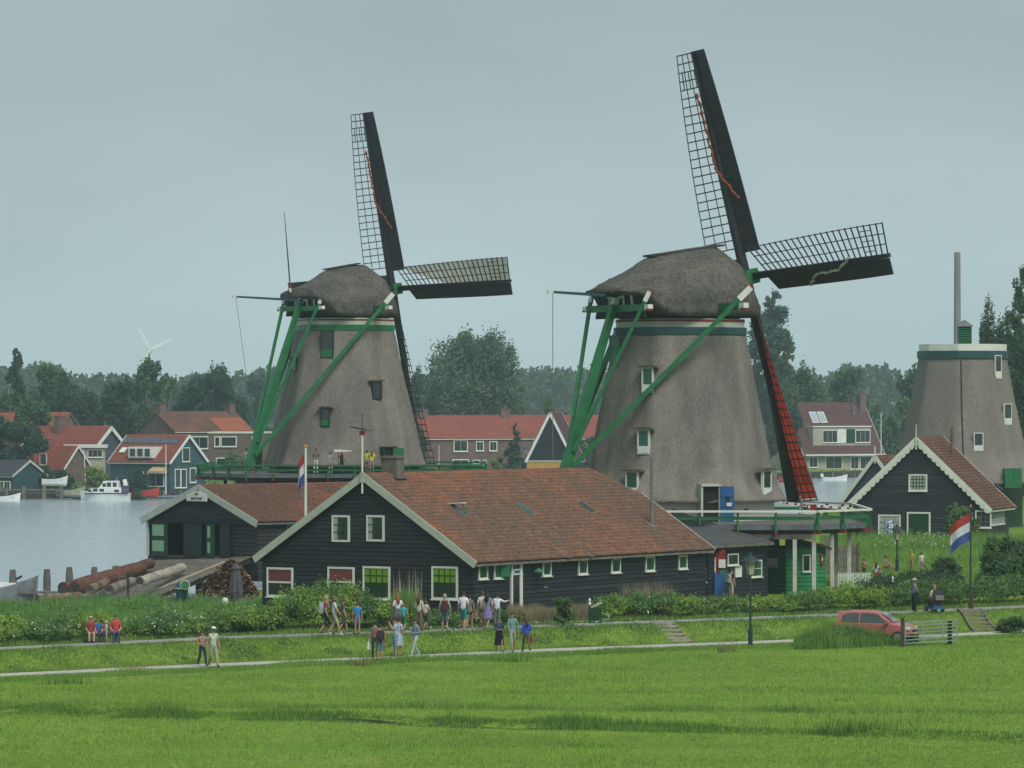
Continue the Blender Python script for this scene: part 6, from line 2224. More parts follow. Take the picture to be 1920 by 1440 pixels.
# on the far mill's stage
def ST(label, x, h, face, D=285.0, dz=0.0, **kw):
    return person(label, (px(x, D), D, g1 + sz1 + dz), h, face, group='visitors on the far mill stage', **kw)
ST('man in pale blue shirt and lilac shorts photographing from the stage', 462, 1.72, -80, D=287.5, arms=('cam', 'cam'), top=(.4, .5, .66), bot=(.26, .23, .33), pants='knee', hair='brown', extra='camera')
ST('woman in grey top and white trousers on the mill stage', 592, 1.72, 10, arms=('cam', 'bent'), top=(.17, .17, .17), bot=(.55, .55, .48), sleeve='long', hair='brown', fem=True)
ST('girl in grey cardigan and pale pink trousers on the mill stage', 620, 1.52, 20, arms=('down', 'fwd'), top=(.3, .3, .31), bot=(.4, .3, .3), sleeve='long', hair='brown', long_hair=True, fem=True)
ST('long haired woman in black leaning back on the stage rail', 641, 1.5, 175, arms=('out', 'down'), top=(.014, .016, .02), bot=(.02, .03, .035), sleeve='none', hair='brown', long_hair=True, fem=True)
ST('girl in lime top and pink trousers on the mill stage', 688, 1.62, 150, arms=('cam', 'cam'), top=(.42, .6, .04), bot=(.6, .09, .22), hair='brown', fem=True)
ST('girl in yellow top and turquoise shorts on the mill stage', 697, 1.66, 190, D=284.4, arms=('cam', 'down'), top=(.62, .54, .03), bot=(.13, .35, .3), pants='mini', hair='lbrown', long_hair=True, fem=True)

# ------------------------------------------------------------------ red car behind the long grass
def car():
    p = on(1650, 1200, .0)
    t = thing('parked_car', 'small red hatchback parked on the lower path behind long grass', 'car', (px(1643, 207.3), 207.3, -.03), -R(18))
    CR = paint('car_red', (.40, .12, .12), .35, .06)
    # side profile, x forward (to the right), z up
    lower = [(-1.9, .32), (1.75, .32), (1.93, .45), (1.9, .68), (1.72, .84), (.95, .98), (-1.75, 1.0), (-1.95, .85), (-1.98, .45)]
    b = MB()
    b.prism(lower, 'y', -.84, .84)
    body = b.build('body', CR, t)
    bm = body.modifiers.new('soft', 'BEVEL')
    bm.width = .07
    bm.segments = 2
    cab = [(-1.85, .98), (1.0, .97), (.32, 1.47), (-.2, 1.55), (-1.3, 1.54), (-1.68, 1.42)]
    c = MB()
    n = len(cab)
    yb, yt = .8, .62
    def yy(z):
        return yb + (yt - yb) * (z - .97) / .58
    vs = [(x, -yy(z), z) for x, z in cab] + [(x, yy(z), z) for x, z in cab]
    c.add(vs, [tuple(range(n)), tuple(range(2 * n - 1, n - 1, -1))] + [(i, i + n, (i + 1) % n + n, (i + 1) % n) for i in range(n)])
    cb = c.build('cabin', CR, t)
    cm = cb.modifiers.new('soft', 'BEVEL')
    cm.width = .05
    cm.segments = 2
    G = mat('car_glass', (.03, .045, .05), .05, c2=(.05, .07, .075), scale=2, spec=.8)
    for sgn in (-1, 1):
        for q in ([(-.62, 1.0), (.72, 1.0), (.22, 1.40), (-.22, 1.45), (-.62, 1.45)], [(-1.58, 1.02), (-.7, 1.0), (-.7, 1.45), (-1.2, 1.45), (-1.48, 1.36)]):
            w = MB()
            v = [(x, sgn * (yy(z) + .012), z) for x, z in q]
            v2 = [(x, sgn * (yy(z) - .02), z) for x, z in q]
            m_ = len(q)
            w.add(v + v2, [tuple(range(m_)), tuple(range(2 * m_ - 1, m_ - 1, -1))] + [(i, (i + 1) % m_, (i + 1) % m_ + m_, i + m_) for i in range(m_)])
            w.build('side_window', G, t)
    w = MB()
    w.add([(.95, -.68, 1.02), (.95, .68, 1.02), (.36, .58, 1.455), (.36, -.58, 1.455)], [(0, 1, 2, 3)])
    for i in range(4):
        x, y, z = w.v[i]
        w.v[i] = (x + .035, y, z + .03)
    w.build('windscreen', mat('screen_glass', (.2, .26, .27), .08, c2=(.1, .14, .14), scale=1.5, spec=.8), t)
    MB().b2(-1.86, -1.5, -.58, .58, 1.44, 1.49).build('roof_spoiler', CR, t)
    for sgn in (-1, 1):
        h = MB()
        h.prism([(1.5, .66), (1.86, .66), (1.82, .8), (1.55, .86)], 'y', sgn * .62, sgn * .86)
        h.build('headlight', mat('lamp_glass', (.7, .72, .72), .15), t)
        for x in (-1.2, 1.25):
            wl_ = MB().tube([(x, sgn * .66, .31), (x, sgn * .87, .31)], .31, 20).build('wheel', SHOE, t)
            MB().tube([(x, sgn * .85, .31), (x, sgn * .885, .31)], .19, 12).build('rim', STEEL, wl_)
        MB().box((.75, sgn * .93, 1.05), (.14, .2, .13)).build('mirror', CR, t)
        MB().box((-1.93, sgn * .66, .82), (.1, .22, .26)).build('tail_light', RED, t)
    MB().b2(1.88, 1.96, -.5, .5, .56, .68).build('grille', BLACKB, t)
    MB().b2(1.88, 1.965, -.7, .7, .34, .42).build('lower_grille', BLACKB, t)
    MB().b2(1.93, 1.975, -.26, .26, .44, .55).build('number_plate', mat('plate_yellow', (.55, .38, .05), .5), t)
    MB().b2(1.94, 1.985, -.08, .08, .6, .66).build('badge', STEEL, t)
    MB().tube([(-1.0, .2, 1.55), (-1.15, .2, 1.8)], .012, 5).build('aerial', BLACKB, t)
car()
def gate():
    a = on(1697, 1207, 0.0)
    t = thing('field_gate', 'galvanised tubular field gate ajar beside the red car', 'gate', (px(1697, 204.6), 204.6, -.05), 0)
    GAL = mat('galvanised', (.34, .37, .35), .5, c2=(.26, .28, .27), scale=3, metal=.4)
    e = Vector((px(1795, 207.4) - px(1697, 204.6), 2.8, 0))
    for k in range(7):
        z = .12 + k * .165
        bb('bar', GAL, t, Vector((0, 0, z)), e + Vector((0, 0, z + .02)), .045 if k < 6 else .07, .045 if k < 6 else .07)
    for f_ in (0, .35, .72, 1.0):
        bb('upright', GAL, t, e * f_ + Vector((0, 0, .1)), e * f_ + Vector((0, 0, 1.13)), .05, .05)
    bp('gate_post', WOODD, t, (-.12, 0, .65), (.17, .17, 1.4))
    bp('gate_post', WOODD, t, e * .86 + Vector((0, .2, .5)), (.2, .2, 1.2))
gate()
def steps(label, x0, y0, x1, y1, n, m):
    Xa, Xb = px(x0, 208.0 + (x0 - 1240) * .021), px(x1, 205.4 + (x1 - 1283) * .018)
    a, b = Vector((Xa, float(yupp(Xa)) - 1.5, .8)), Vector((Xb, float(ylow(Xb)) + 1.75, .05))
    t = thing('steps', label, 'steps')
    for k in range(n):
        f_ = (k + .2) / n
        p = a.lerp(b, f_)
        z = float(gz(p.x, p.y)) + .06
        d = (b - a)
        d.z = 0
        d.normalize()
        side = Vector((1, .25, 0)).normalized()
        bb('step_edge', m, t, Vector((p.x, p.y, z)) - side * .55, Vector((p.x, p.y, z)) + side * .55, .1, .13)
        q = p - Vector((0, .0, 0))
        bp('tread', mat('tread_earth', (.15, .15, .07), .95, c2=(.2, .18, .1), scale=4), t, (p.x, p.y + .22, z - .03), (1.0, .34, .07))
    for s in (() if x0 < 1500 else (-.62, .62)):
        pts = [a.lerp(b, i / 6) + Vector((s, s * .25, 0)) for i in range(7)]
        for i in range(6):
            u_, v_ = pts[i], pts[i + 1]
            bb('stringer', WOOD, t, Vector((u_.x, u_.y, float(gz(u_.x, u_.y)) + .08)), Vector((v_.x, v_.y, float(gz(v_.x, v_.y)) + .08)), .1, .12)
steps('log edged steps down the bank in front of the warehouse', 1240, 1176, 1283, 1201, 7, mat('step_pale', (.36, .33, .27), .9, c2=(.25, .22, .18), scale=3))
steps('log edged steps down the bank by the right-hand flagpole', 1822, 1157, 1850, 1184, 7, mat('step_old', (.24, .21, .15), .9, c2=(.17, .16, .1), scale=3))

# ------------------------------------------------------------------ lamps, flags, fences
def lamp(label, x, ybase, D, ytop, z0, sc=1.0, group='street lamps'):
    t = thing('street_lamp', label, 'street lamp', (px(x, D), D, z0), 0, group)
    ht = pz(ytop, D) - z0
    IR = paint('lamp_green', (.018, .04, .04), .5, .12)
    hd = 1.0 * sc
    MB().lathe([(.11, 0), (.11, .7), (.075, .85), (.06, 1.1), (.05, ht - hd - .05), (.09, ht - hd)], 10).build('post', IR, t)
    g = MB().lathe([(.17 * sc, ht - hd + .02), (.3 * sc, ht - .36 * sc)], 4, rot=math.pi / 4 + .3).build('glass', mat('lamp_pane', (.42, .40, .28), .3, c2=(.3, .29, .21), scale=2), t)
    fr = MB()
    for k in range(4):
        a = math.pi / 4 + .3 + k * math.pi / 2
        fr.beam((.175 * sc * math.cos(a), .175 * sc * math.sin(a), ht - hd), (.305 * sc * math.cos(a), .305 * sc * math.sin(a), ht - .34 * sc), .03, .03)
    fr.build('frame', IR, t)
    MB().lathe([(.44 * sc, ht - .36 * sc), (.42 * sc, ht - .32 * sc), (.2 * sc, ht - .12 * sc), (.09 * sc, ht - .08 * sc), (.09 * sc, ht - .03 * sc), (.03 * sc, ht + .06 * sc)], 12).build('hood', IR, t)
lamp('green lantern post on the lower path before the lean-to', 1407, 1208, 204.2, 1039, 0.0)
lamp('lantern post on the grass before the scalloped house', 1682, 1068, 268, 984, 1.0, .95)
lamp('far lantern post beside the conical tree across the river', 985, 890, 632, 838, .2, .95)

def flag(t, top, w, h, sag, dirx, cols, droop):
    n = 14
    rows = 9
    vs = []
    for j in range(rows + 1):
        for i in range(n + 1):
            u_ = i / n
            v_ = j / rows
            x = dirx * w * u_ * (1 - .35 * droop * u_)
            z = -h * v_ - sag * (u_ ** 1.3) - droop * .12 * math.sin(u_ * 6 + v_ * 2) * u_
            y = .12 * math.sin(u_ * 7.5 + v_ * 1.3) * (.2 + u_)
            vs.append(Vector(top) + Vector((x, y, z)))
    for c, (r0, r1) in zip(cols, ((0, 3), (3, 6), (6, 9))):
        b = MB()
        b.v = [tuple(q) for q in vs[r0 * (n + 1):(r1 + 1) * (n + 1)]]
        for j in range(r1 - r0):
            for i in range(n):
                a = j * (n + 1) + i
                b.f.append((a, a + 1, a + n + 2, a + n + 1))
                b.m.append(0)
        o = b.build('flag_stripe', c, t, smooth=True, fix=False)
FR_ = mat('flag_red', (.42, .05, .035), .8, c2=(.33, .04, .03), scale=3, trans=.3)
FW_ = mat('flag_white', (.66, .66, .68), .8, c2=(.55, .56, .6), scale=3, trans=.3)
FB_ = mat('flag_blue', (.05, .10, .33), .8, c2=(.04, .08, .26), scale=3, trans=.3)
q = uppp(1821, 1144)
fp = thing('flagpole', 'dark flagpole with waving red, white and blue flag by the hedge', 'flagpole', (px(1820, q[1] + .9), q[1] + .9, .8))
ht = pz(950, q[1] + .9) - .8
MB().lathe([(.06, 0), (.045, ht * .6), (.03, ht)], 8).build('pole', paint('pole_green', (.03, .05, .045), .5), fp)
MB().box((.02, -.02, .5), (.22, .22, 1.0)).build('foot_post', WOODD, fp)
MB().lathe([(.05, ht - .02), (.06, ht + .05), (.01, ht + .12)], 8).build('knob', mat('orange_knob', (.5, .2, .05), .5), fp)
flag(fp, (-.03, 0, ht - .35), 1.18, 1.42, .72, -1, (FR_, FW_, FB_), .4)
fp2 = thing('flagpole', 'white flagpole with limp flag behind the warehouse gable', 'flagpole', (px(573, 232), 232, 1.0))
ht = pz(838, 232) - 1.0
MB().lathe([(.09, 0), (.075, ht * .6), (.06, ht)], 10).build('pole', WHITE, fp2)
MB().lathe([(.06, ht), (.12, ht + .03), (.1, ht + .1), (.01, ht + .12)], 10).build('knob', mat('orange_knob', (.5, .2, .05), .5), fp2)
flag(fp2, (-.08, 0, ht - .35), .5, 1.6, .75, -1, (FR_, FW_, FB_), 1.0)

def picket():
    t = thing('picket_fence', 'low white picket fence behind the rose hedge', 'fence', (px(1572, 238), 238, 1.25), R(6))
    ln = px(1633, 238) - px(1572, 238)
    n = 20
    for k in range(n):
        bp('picket', WHITE, t, (ln * k / (n - 1), 0, .45), (.055, .03, .85))
    for z in (.25, .7):
        bp('rail', WHITE, t, (ln / 2, .03, z), (ln, .04, .06))
    t = thing('plank_fence', 'tall grey plank fence behind the mill stage posts', 'fence', (px(1548, 262), 262, 1.0), R(-4))
    ln = px(1606, 262) - px(1548, 262)
    n = 13
    for k in range(n):
        zt = 1.85 + (.0 if k % 2 else .03) + (.5 if k < 5 else 0)
        bp('plank', WOOD, t, (ln * k / (n - 1), 0, zt / 2), (ln / n * .92, .04, zt))
    for z in (.5, 1.4):
        bp('rail', WOOD, t, (ln / 2, .05, z), (ln, .06, .1))
    bp('post', WOOD, t, (ln + .1, 0, 1.0), (.16, .16, 2.1))
picket()
def garden_gate(label, x0, x1, D, h):
    t = thing('garden_gate', label, 'gate', (px(x0, D), D, float(gz(px(x0, D), D))))
    w = px(x1, D) - px(x0, D)
    n = 6
    for k in range(n):
        bp('board', GREEN_D, t, (w * (k + .5) / n, 0, h / 2), (w / n * .95, .05, h))
    for k in range(n * 2):
        MB().tube([(w * (k + .5) / (n * 2), -.03, h + .02 + .02 * k), (w * (k + .5) / (n * 2), .03, h + .02 + .02 * k)], .035, 8).build('white_bead', WHITE, t)
    bp('gate_post', GREEN_D, t, (-.06, 0, h * .55), (.12, .12, h * 1.1))
    MB().lathe([(.03, h * 1.1), (.08, h * 1.1 + .1), (.04, h * 1.1 + .2), (.07, h * 1.1 + .28), (.01, h * 1.1 + .4)], 8, c=(-.06, 0)).build('finial', WHITE, t)
garden_gate('dark green garden gate with white beaded top by the rose hedge', 1108, 1128, 208.6, .8)
garden_gate('dark green garden gate behind the man in the straw hat', 1676, 1706, 225.5, 1.0)

# ------------------------------------------------------------------ far away: wind turbine, chimney stack
def turbine():
    D = 2200
    t = thing('wind_turbine', 'pale wind turbine far off above the left-hand trees', 'wind turbine', (px(282, D), D, 0))
    hz_ = pz(655, D)
    TW = mat('turbine_white', (.76, .80, .84), .5, c2=(.7, .75, .8), scale=.2)
    MB().lathe([(.95, 0), (.6, hz_)], 12).build('tower', TW, t)
    MB().b2(-1.6, 1.6, -1.2, 1.4, hz_ - .6, hz_ + .8).build('nacelle', TW, t)
    for a in (118, 25, 245):
        a = R(a)
        d = Vector((math.cos(a), 0, math.sin(a)))
        b = MB().beam(Vector((0, -1.5, hz_)), Vector((0, -1.5, hz_)) + d * 13.0, 1.6, .5, .5, .2, up=(0, 1, 0))
        b.build('blade', TW, t)
turbine()
D = 1150
st_ = thing('chimney_stack', 'tall slim factory chimney rising behind the capless mill', 'chimney', (px(1795, D), D, 0))
MB().lathe([(1.15, 0), (.98, pz(640, D)), (.84, pz(474, D)), (.78, pz(473, D))], 20).build('shaft', mat('stack_brick', (.16, .14, .145), .9, c2=(.19, .165, .165), scale=.15), st_)
# ------------------------------------------------------------------ vegetation
LEAF = mat('leaf', (1, 1, 1), .6, attr=True, trans=.28, spec=.25)
BLADE = mat('grass_blade', (1, 1, 1), .65, attr=True, trans=.3, spec=.2)
def lift_normals(m, k):
    N, L = m.node_tree.nodes, m.node_tree.links
    g = N.new('ShaderNodeNewGeometry')
    a = N.new('ShaderNodeVectorMath')
    a.operation = 'SCALE'
    a.inputs['Scale'].default_value = 1 - k
    L.new(g.outputs['Normal'], a.inputs[0])
    b = N.new('ShaderNodeVectorMath')
    b.operation = 'ADD'
    b.inputs[1].default_value = (0, 0, k)
    L.new(a.outputs[0], b.inputs[0])
    c = N.new('ShaderNodeVectorMath')
    c.operation = 'NORMALIZE'
    L.new(b.outputs[0], c.inputs[0])
    L.new(c.outputs[0], N['Principled BSDF'].inputs['Normal'])
lift_normals(BLADE, .68)
lift_normals(LEAF, .25)
BARKM = mat('tree_bark', (.085, .07, .055), .9, c2=(.05, .043, .036), scale=3, fine=.25)
PETAL = mat('petal', (.7, .7, .66), .7, c2=(.6, .6, .55), scale=8)
def unit(rg, n):
    a = rg.normal(size=(n, 3))
    return a / np.linalg.norm(a, axis=1)[:, None]
def leaves(name, P, size, col, parent=None, rg=RNG, m=None, flat=0.0, kind=None):
    n = len(P)
    a = unit(rg, n)
    if flat:
        a[:, 2] *= (1 - flat)
        a /= np.linalg.norm(a, axis=1)[:, None]
    b = np.cross(a, unit(rg, n))
    b /= (np.linalg.norm(b, axis=1)[:, None] + 1e-9)
    sz = (np.full(n, size) if np.isscalar(size) else size)[:, None]
    v = np.stack([P - a * sz * .5, P + b * sz * .3, P + a * sz * .5, P - b * sz * .3], 1).reshape(-1, 3)
    f = np.arange(4 * n).reshape(n, 4)
    o = mesh_np(name, v, f, m or LEAF, parent, col=col)
    if kind:
        o['kind'] = kind
    return o
def blades(name, X, Y, h, w, col, parent=None, lean=.35, rg=RNG, Z=None, kind='stuff'):
    n = len(X)
    Z = gz(X, Y) if Z is None else Z
    th = rg.random(n) * 2 * np.pi
    le = rg.random(n) * lean * h
    ph = rg.random(n) * 2 * np.pi
    bx, by = np.cos(th) * w / 2, np.sin(th) * w / 2
    v = np.empty((n, 3, 3))
    v[:, 0] = np.stack([X - bx, Y - by, Z - .03], 1)
    v[:, 1] = np.stack([X + bx, Y + by, Z - .03], 1)
    v[:, 2] = np.stack([X + np.cos(ph) * le, Y + np.sin(ph) * le, Z + h], 1)
    o = mesh_np(name, v.reshape(-1, 3), np.arange(3 * n).reshape(n, 3), BLADE, parent, col=col)
    o['kind'] = kind
    return o
def blob_leaves(rg, blobs, n, clump=26, sp=.16, inner=.15):
    """points of leaves gathered in small clumps over and inside blobs (x, y, z, rx, rz)"""
    B = np.array(blobs, float)
    wgt = B[:, 3] * B[:, 4]
    wgt /= wgt.sum()
    nc = max(8, n // clump)
    bi = rg.choice(len(B), nc, p=wgt)
    d = unit(rg, nc)
    d[:, 2] = np.where(d[:, 2] < -.35, -d[:, 2] * .6, d[:, 2])
    rr = np.where(rg.random(nc) < inner, rg.random(nc) * .7, .74 + .26 * rg.random(nc))
    C_ = B[bi, :3] + d * np.stack([B[bi, 3], B[bi, 3], B[bi, 4]], 1) * rr[:, None]
    ci = rg.integers(0, nc, n)
    s = np.stack([B[bi, 3], B[bi, 3], B[bi, 4]], 1)[ci] * sp
    P = C_[ci] + rg.normal(size=(n, 3)) * s
    tone = (.68 + .62 * rg.random(nc))[ci]
    hue = rg.normal(0, 1, nc)[ci]
    return P, tone, hue
GREENS = {'dark': (0.0396, 0.0816, 0.0354), 'mid': (0.0616, 0.1244, 0.0437), 'light': (0.0924, 0.1632, 0.0520), 'willow': (0.0810, 0.1306, 0.0686), 'yellow': (0.1496, 0.2142, 0.0416), 'blue': (0.0493, 0.1000, 0.0666), 'deep': (0.0299, 0.0673, 0.0333), 'hedge': (0.0880, 0.1714, 0.0478)}
def leafcol(rg, base, tone, hue, n):
    c = np.array(GREENS[base])[None] * tone[:, None] * (.85 + .3 * rg.random(n))[:, None]
    c[:, 0] *= 1 + .10 * hue
    c[:, 2] *= 1 - .06 * hue
    return np.clip(c, .004, .9)
def tree(label, xc, wpx_, ytop, D, kind='round', col='mid', n=4200, crown0=.16, ls=None, seed=None, z0=None, name=None, group='trees across the river', cat='tree', yb=None):
    rg = np.random.default_rng(seed if seed is not None else int(xc * 7 + D))
    X = px(xc, D)
    z0 = float(gz(X, D)) if z0 is None else z0
    ht = pz(ytop, D) - z0
    rx = wpx_ / 2 * D / K
    t = thing(name or {'round': 'broadleaf_tree', 'airy': 'broadleaf_tree', 'poplar': 'poplar_tree', 'cone': 'conical_tree', 'willow': 'willow_tree', 'bush': 'bush'}[kind], label, cat, (X, D, z0), 0, group)
    zc0 = ht * crown0
    rz = (ht - zc0) / 2
    zc = zc0 + rz
    blobs = []
    if kind in ('poplar', 'cone'):
        k = 16
        for i in range(k):
            f = (i + .5) / k
            prof = (min(1, .55 + f * 1.5) * min(1, ((1.02 - f) * 3.2) ** .6)) if kind == 'poplar' else (1.05 - f) ** .8
            r = rx * prof * (.55 + .25 * rg.random())
            a = rg.random() * 6.28
            off = rx * prof * .35
            blobs.append((off * math.cos(a), off * math.sin(a), zc0 + f * 2 * rz * .97, r, max(r * .9, 2 * rz / k * 1.1)))
    else:
        k = {'round': 17, 'airy': 20, 'willow': 22, 'bush': 14}[kind]
        for i in range(k):
            d = unit(rg, 1)[0]
            q = .35 + .5 * rg.random() ** .6
            cz = d[2] * q
            sh = 1.0 if kind != 'willow' else 1.0 - .25 * max(0, cz)
            r = (.30 + .14 * rg.random()) * (1.0 if kind != 'airy' else .72)
            if kind == 'bush':
                hz__ = .1 + .62 * (i + rg.random()) / k
                fall = (1 - hz__ ** 2 * .75)
                rr_ = rx * (.36 + .12 * rg.random())
                blobs.append((d[0] * rx * .62 * fall, d[1] * rx * .62 * fall, ht * hz__, rr_, min(ht * .28, rr_)))
                continue
            blobs.append((d[0] * q * rx * sh, d[1] * q * rx * sh, zc + cz * rz, r * rx, r * rz * (1.0 if kind != 'willow' else 1.15)))
    ls = ls or max(.16, 5.4 * D / K)
    n = int(n * 2.6)
    P, tone, hue = blob_leaves(rg, blobs, n, clump=30 if kind != 'airy' else 22, sp=.15, inner=.3)
    if kind == 'willow':      # hanging strands
        m = n // 2
        bi = rg.integers(0, len(blobs), m // 14)
        B = np.array(blobs)[bi]
        d = unit(rg, len(bi))
        d[:, 2] = -np.abs(d[:, 2]) * .4
        C_ = B[:, :3] + d * np.stack([B[:, 3], B[:, 3], B[:, 4]], 1) * .95
        ci = np.repeat(np.arange(len(bi)), 14)
        Q = C_[ci] + rg.normal(size=(len(ci), 3)) * np.array([.18, .18, .25])
        Q[:, 2] -= rg.random(len(ci)) * 3.0
        P = np.concatenate([P, Q])
        tone = np.concatenate([tone, (.7 + .6 * rg.random(len(bi)))[ci]])
        hue = np.concatenate([hue, rg.normal(0, 1, len(bi))[ci]])
    P[:, 2] = np.maximum(P[:, 2], .08)
    nn = len(P)
    leaves('crown', P, ls * (.7 + .6 * rg.random(nn)), leafcol(rg, col, tone, hue, nn), t, rg)
    # trunk with limbs
    b = MB()
    tr = max(.05, min(.4, ht * .013))
    if kind == 'bush':
        tr = .05
    tip = zc + rz * (.4 if kind not in ('poplar', 'cone') else .6)
    b.tube([(0, 0, -.3), (rg.normal(0, .1), rg.normal(0, .1), zc0 * .9 + .1), (rg.normal(0, .25), rg.normal(0, .25), (zc0 + tip) / 2), (0, 0, tip)], [tr * 1.25, tr, tr * .6, tr * .15], 8)
    for i in range(min(9, len(blobs))):
        e = blobs[i * len(blobs) // 9 if len(blobs) > 9 else i]
        z_s = zc0 * .8 + (e[2] - zc0) * .35 if e[2] > zc0 else zc0 * .7
        b.tube([(0, 0, max(.1, z_s)), (e[0] * .5, e[1] * .5, (z_s + e[2]) / 2 + .2), (e[0], e[1], e[2])], [tr * .5, tr * .3, tr * .08], 6)
    b.build('trunk', BARKM, t, smooth=True)
    return t
# ---- left bank group
tree('tall narrow poplar at the far left edge of the picture', 31, 40, 652, 700, 'poplar', 'dark', 3600, .12)
tree('broad green tree between the left-hand poplar and the dark chestnuts', 92, 92, 687, 690, 'round', 'mid', 4200)
tree('pale tree filling the gap left of the far chestnuts', 5, 80, 715, 640, 'round', 'mid', 4000)
tree('large dark chestnut above the red roofed houses', 146, 118, 703, 660, 'round', 'dark', 6000)
tree('second dark chestnut left of the airy tree', 232, 108, 714, 652, 'round', 'dark', 5200)
tree('tall airy tree below the wind turbine', 277, 74, 664, 720, 'airy', 'mid', 3600)
tree('thin pale tree right of the airy tree', 316, 46, 690, 740, 'airy', 'light', 1900)
tree('round dark tree behind the brick house chimney', 402, 132, 690, 700, 'round', 'deep', 6800)
tree('low dark tree behind the brick house gable', 345, 60, 742, 700, 'round', 'dark', 2600)
tree('shady waterside tree half hiding the low red roof', 30, 112, 778, 556, 'round', 'deep', 6200, .1)
tree('mid green tree behind the low red roof', 65, 70, 742, 600, 'round', 'mid', 3000)
tree('distant bluish tree beside the far mill', 486, 66, 700, 980, 'round', 'blue', 2600)
tree('distant tree to the left of the tail poles', 345, 44, 712, 1000, 'round', 'blue', 1500)
tree('yellow green bush behind the moored cruiser', 172, 78, 850, 543, 'bush', 'yellow', 3000, .05, ls=.3, cat='bush', group='bushes across the river')
tree('dark round bush right of the moored cruiser', 246, 80, 864, 541, 'bush', 'deep', 3200, .03, ls=.28, cat='bush', group='bushes across the river')
tree('dark shrub between jetty and white house', 117, 58, 858, 549, 'bush', 'dark', 2600, .03, ls=.28, cat='bush', group='bushes across the river')
tree('low green hedge bush behind the covered boat', 75, 60, 868, 550, 'bush', 'dark', 2200, .03, ls=.28, cat='bush', group='bushes across the river')
tree('small rusty green shrub by the far mill stage', 436, 48, 840, 612, 'bush', 'light', 1500, .05, ls=.32, cat='bush', group='bushes across the river')
tree('small green shrub under the red boat', 262, 28, 902, 537, 'bush', 'mid', 800, .03, ls=.25, cat='bush', group='bushes across the river')
# ---- between the mills
tree('grey green tree right of the far mill body', 772, 84, 688, 820, 'round', 'blue', 3800)
tree('soft tree crown just right of the far mill sail foot', 818, 60, 730, 800, 'round', 'blue', 2200)
tree('great grey green willow between the two mills', 900, 192, 617, 735, 'willow', 'willow', 13000, .1)
tree('second lower willow crown at its left foot', 840, 90, 690, 745, 'willow', 'willow', 3800, .05)
tree('small conical tree in front of the brick terrace', 967, 46, 792, 640, 'cone', 'dark', 2600, .08)
tree('yellow green bush in front of the brick terrace', 933, 30, 848, 640, 'bush', 'yellow', 900, .03, ls=.32, cat='bush', group='bushes across the river')
tree('small yellow green tree seen under the near mill tail', 1097, 50, 812, 640, 'round', 'light', 1800)
tree('light tree top above the terrace ridge', 1030, 30, 750, 720, 'round', 'light', 800)
# ---- right of the near mill
tree('tall poplar rising behind the near mill cap', 1452, 76, 540, 780, 'poplar', 'blue', 5200, .2)
tree('second poplar hugging the near mill body', 1420, 60, 575, 790, 'poplar', 'blue', 3600, .2)
tree('lower poplar at the edge of the poplar group', 1475, 50, 620, 770, 'poplar', 'mid', 2600, .15)
tree('broad willow left of the maroon roof', 1505, 116, 664, 745, 'willow', 'mid', 4800, .1)
tree('round green tree above the maroon roof', 1592, 106, 690, 760, 'round', 'mid', 4200)
tree('dark round tree between the red sail and dormer house', 1478, 66, 752, 690, 'round', 'deep', 3400, .12)
tree('light green tree left of the capless mill', 1690, 62, 738, 720, 'round', 'light', 3000, .05)
tree('taller green tree touching the capless mill', 1706, 62, 682, 730, 'round', 'mid', 3200, .1)
tree('low green tree in front of the far right woods', 1655, 46, 800, 715, 'round', 'mid', 1700, .05)
tree('small tree under the red sail by the water', 1442, 40, 800, 680, 'round', 'dark', 1700, .05)
tree('dark tall tree at the right picture edge', 1914, 74, 500, 470, 'poplar', 'mid', 6400, .1, group='trees behind the capless mill')
tree('dark tree between the capless mill and the picture edge', 1868, 76, 566, 480, 'round', 'dark', 5600, .1, group='trees behind the capless mill')
tree('small tree crown left of the mill vent', 1838, 40, 600, 500, 'round', 'dark', 1800, .3, group='trees behind the capless mill')
tree('dark undergrowth tree beside the capless mill foot', 1926, 90, 640, 455, 'round', 'deep', 4600, .03, group='trees behind the capless mill')
# ---- shrubs on the near bank
NB = 'shrubs on the near bank'
tree('light green shrub in front of the scalloped house', 1803, 76, 938, 321, 'bush', 'light', 2400, .08, ls=.18, group=NB, cat='bush')
tree('tall rounded bush at the right picture edge', 1885, 92, 988, 246, 'bush', 'hedge', 8000, .02, ls=.15, group=NB, cat='bush')
tree('dark bush in front of the tall rounded bush', 1872, 96, 1028, 241, 'bush', 'mid', 8500, .02, ls=.15, group=NB, cat='bush')
tree('second dark bush cut by the right picture edge', 1930, 100, 1010, 243, 'bush', 'mid', 7000, .02, ls=.15, group=NB, cat='bush')
tree('low rounded dark bush behind the seated scooter rider', 1772, 70, 1044, 247, 'bush', 'mid', 5200, .02, ls=.14, group=NB, cat='bush')
tree('small dark bush left of the low rounded bush', 1704, 46, 1066, 240, 'bush', 'mid', 3200, .02, ls=.14, group=NB, cat='bush')
tree('leafy bush against the warehouse side wall', 1055, 44, 1108, 206.5, 'bush', 'light', 2600, .02, ls=.11, group=NB, cat='bush')
tree('small leafy clump at the path edge on the right', 1900, 70, 1152, 214.5, 'bush', 'hedge', 2200, .02, ls=.11, group=NB, cat='bush')

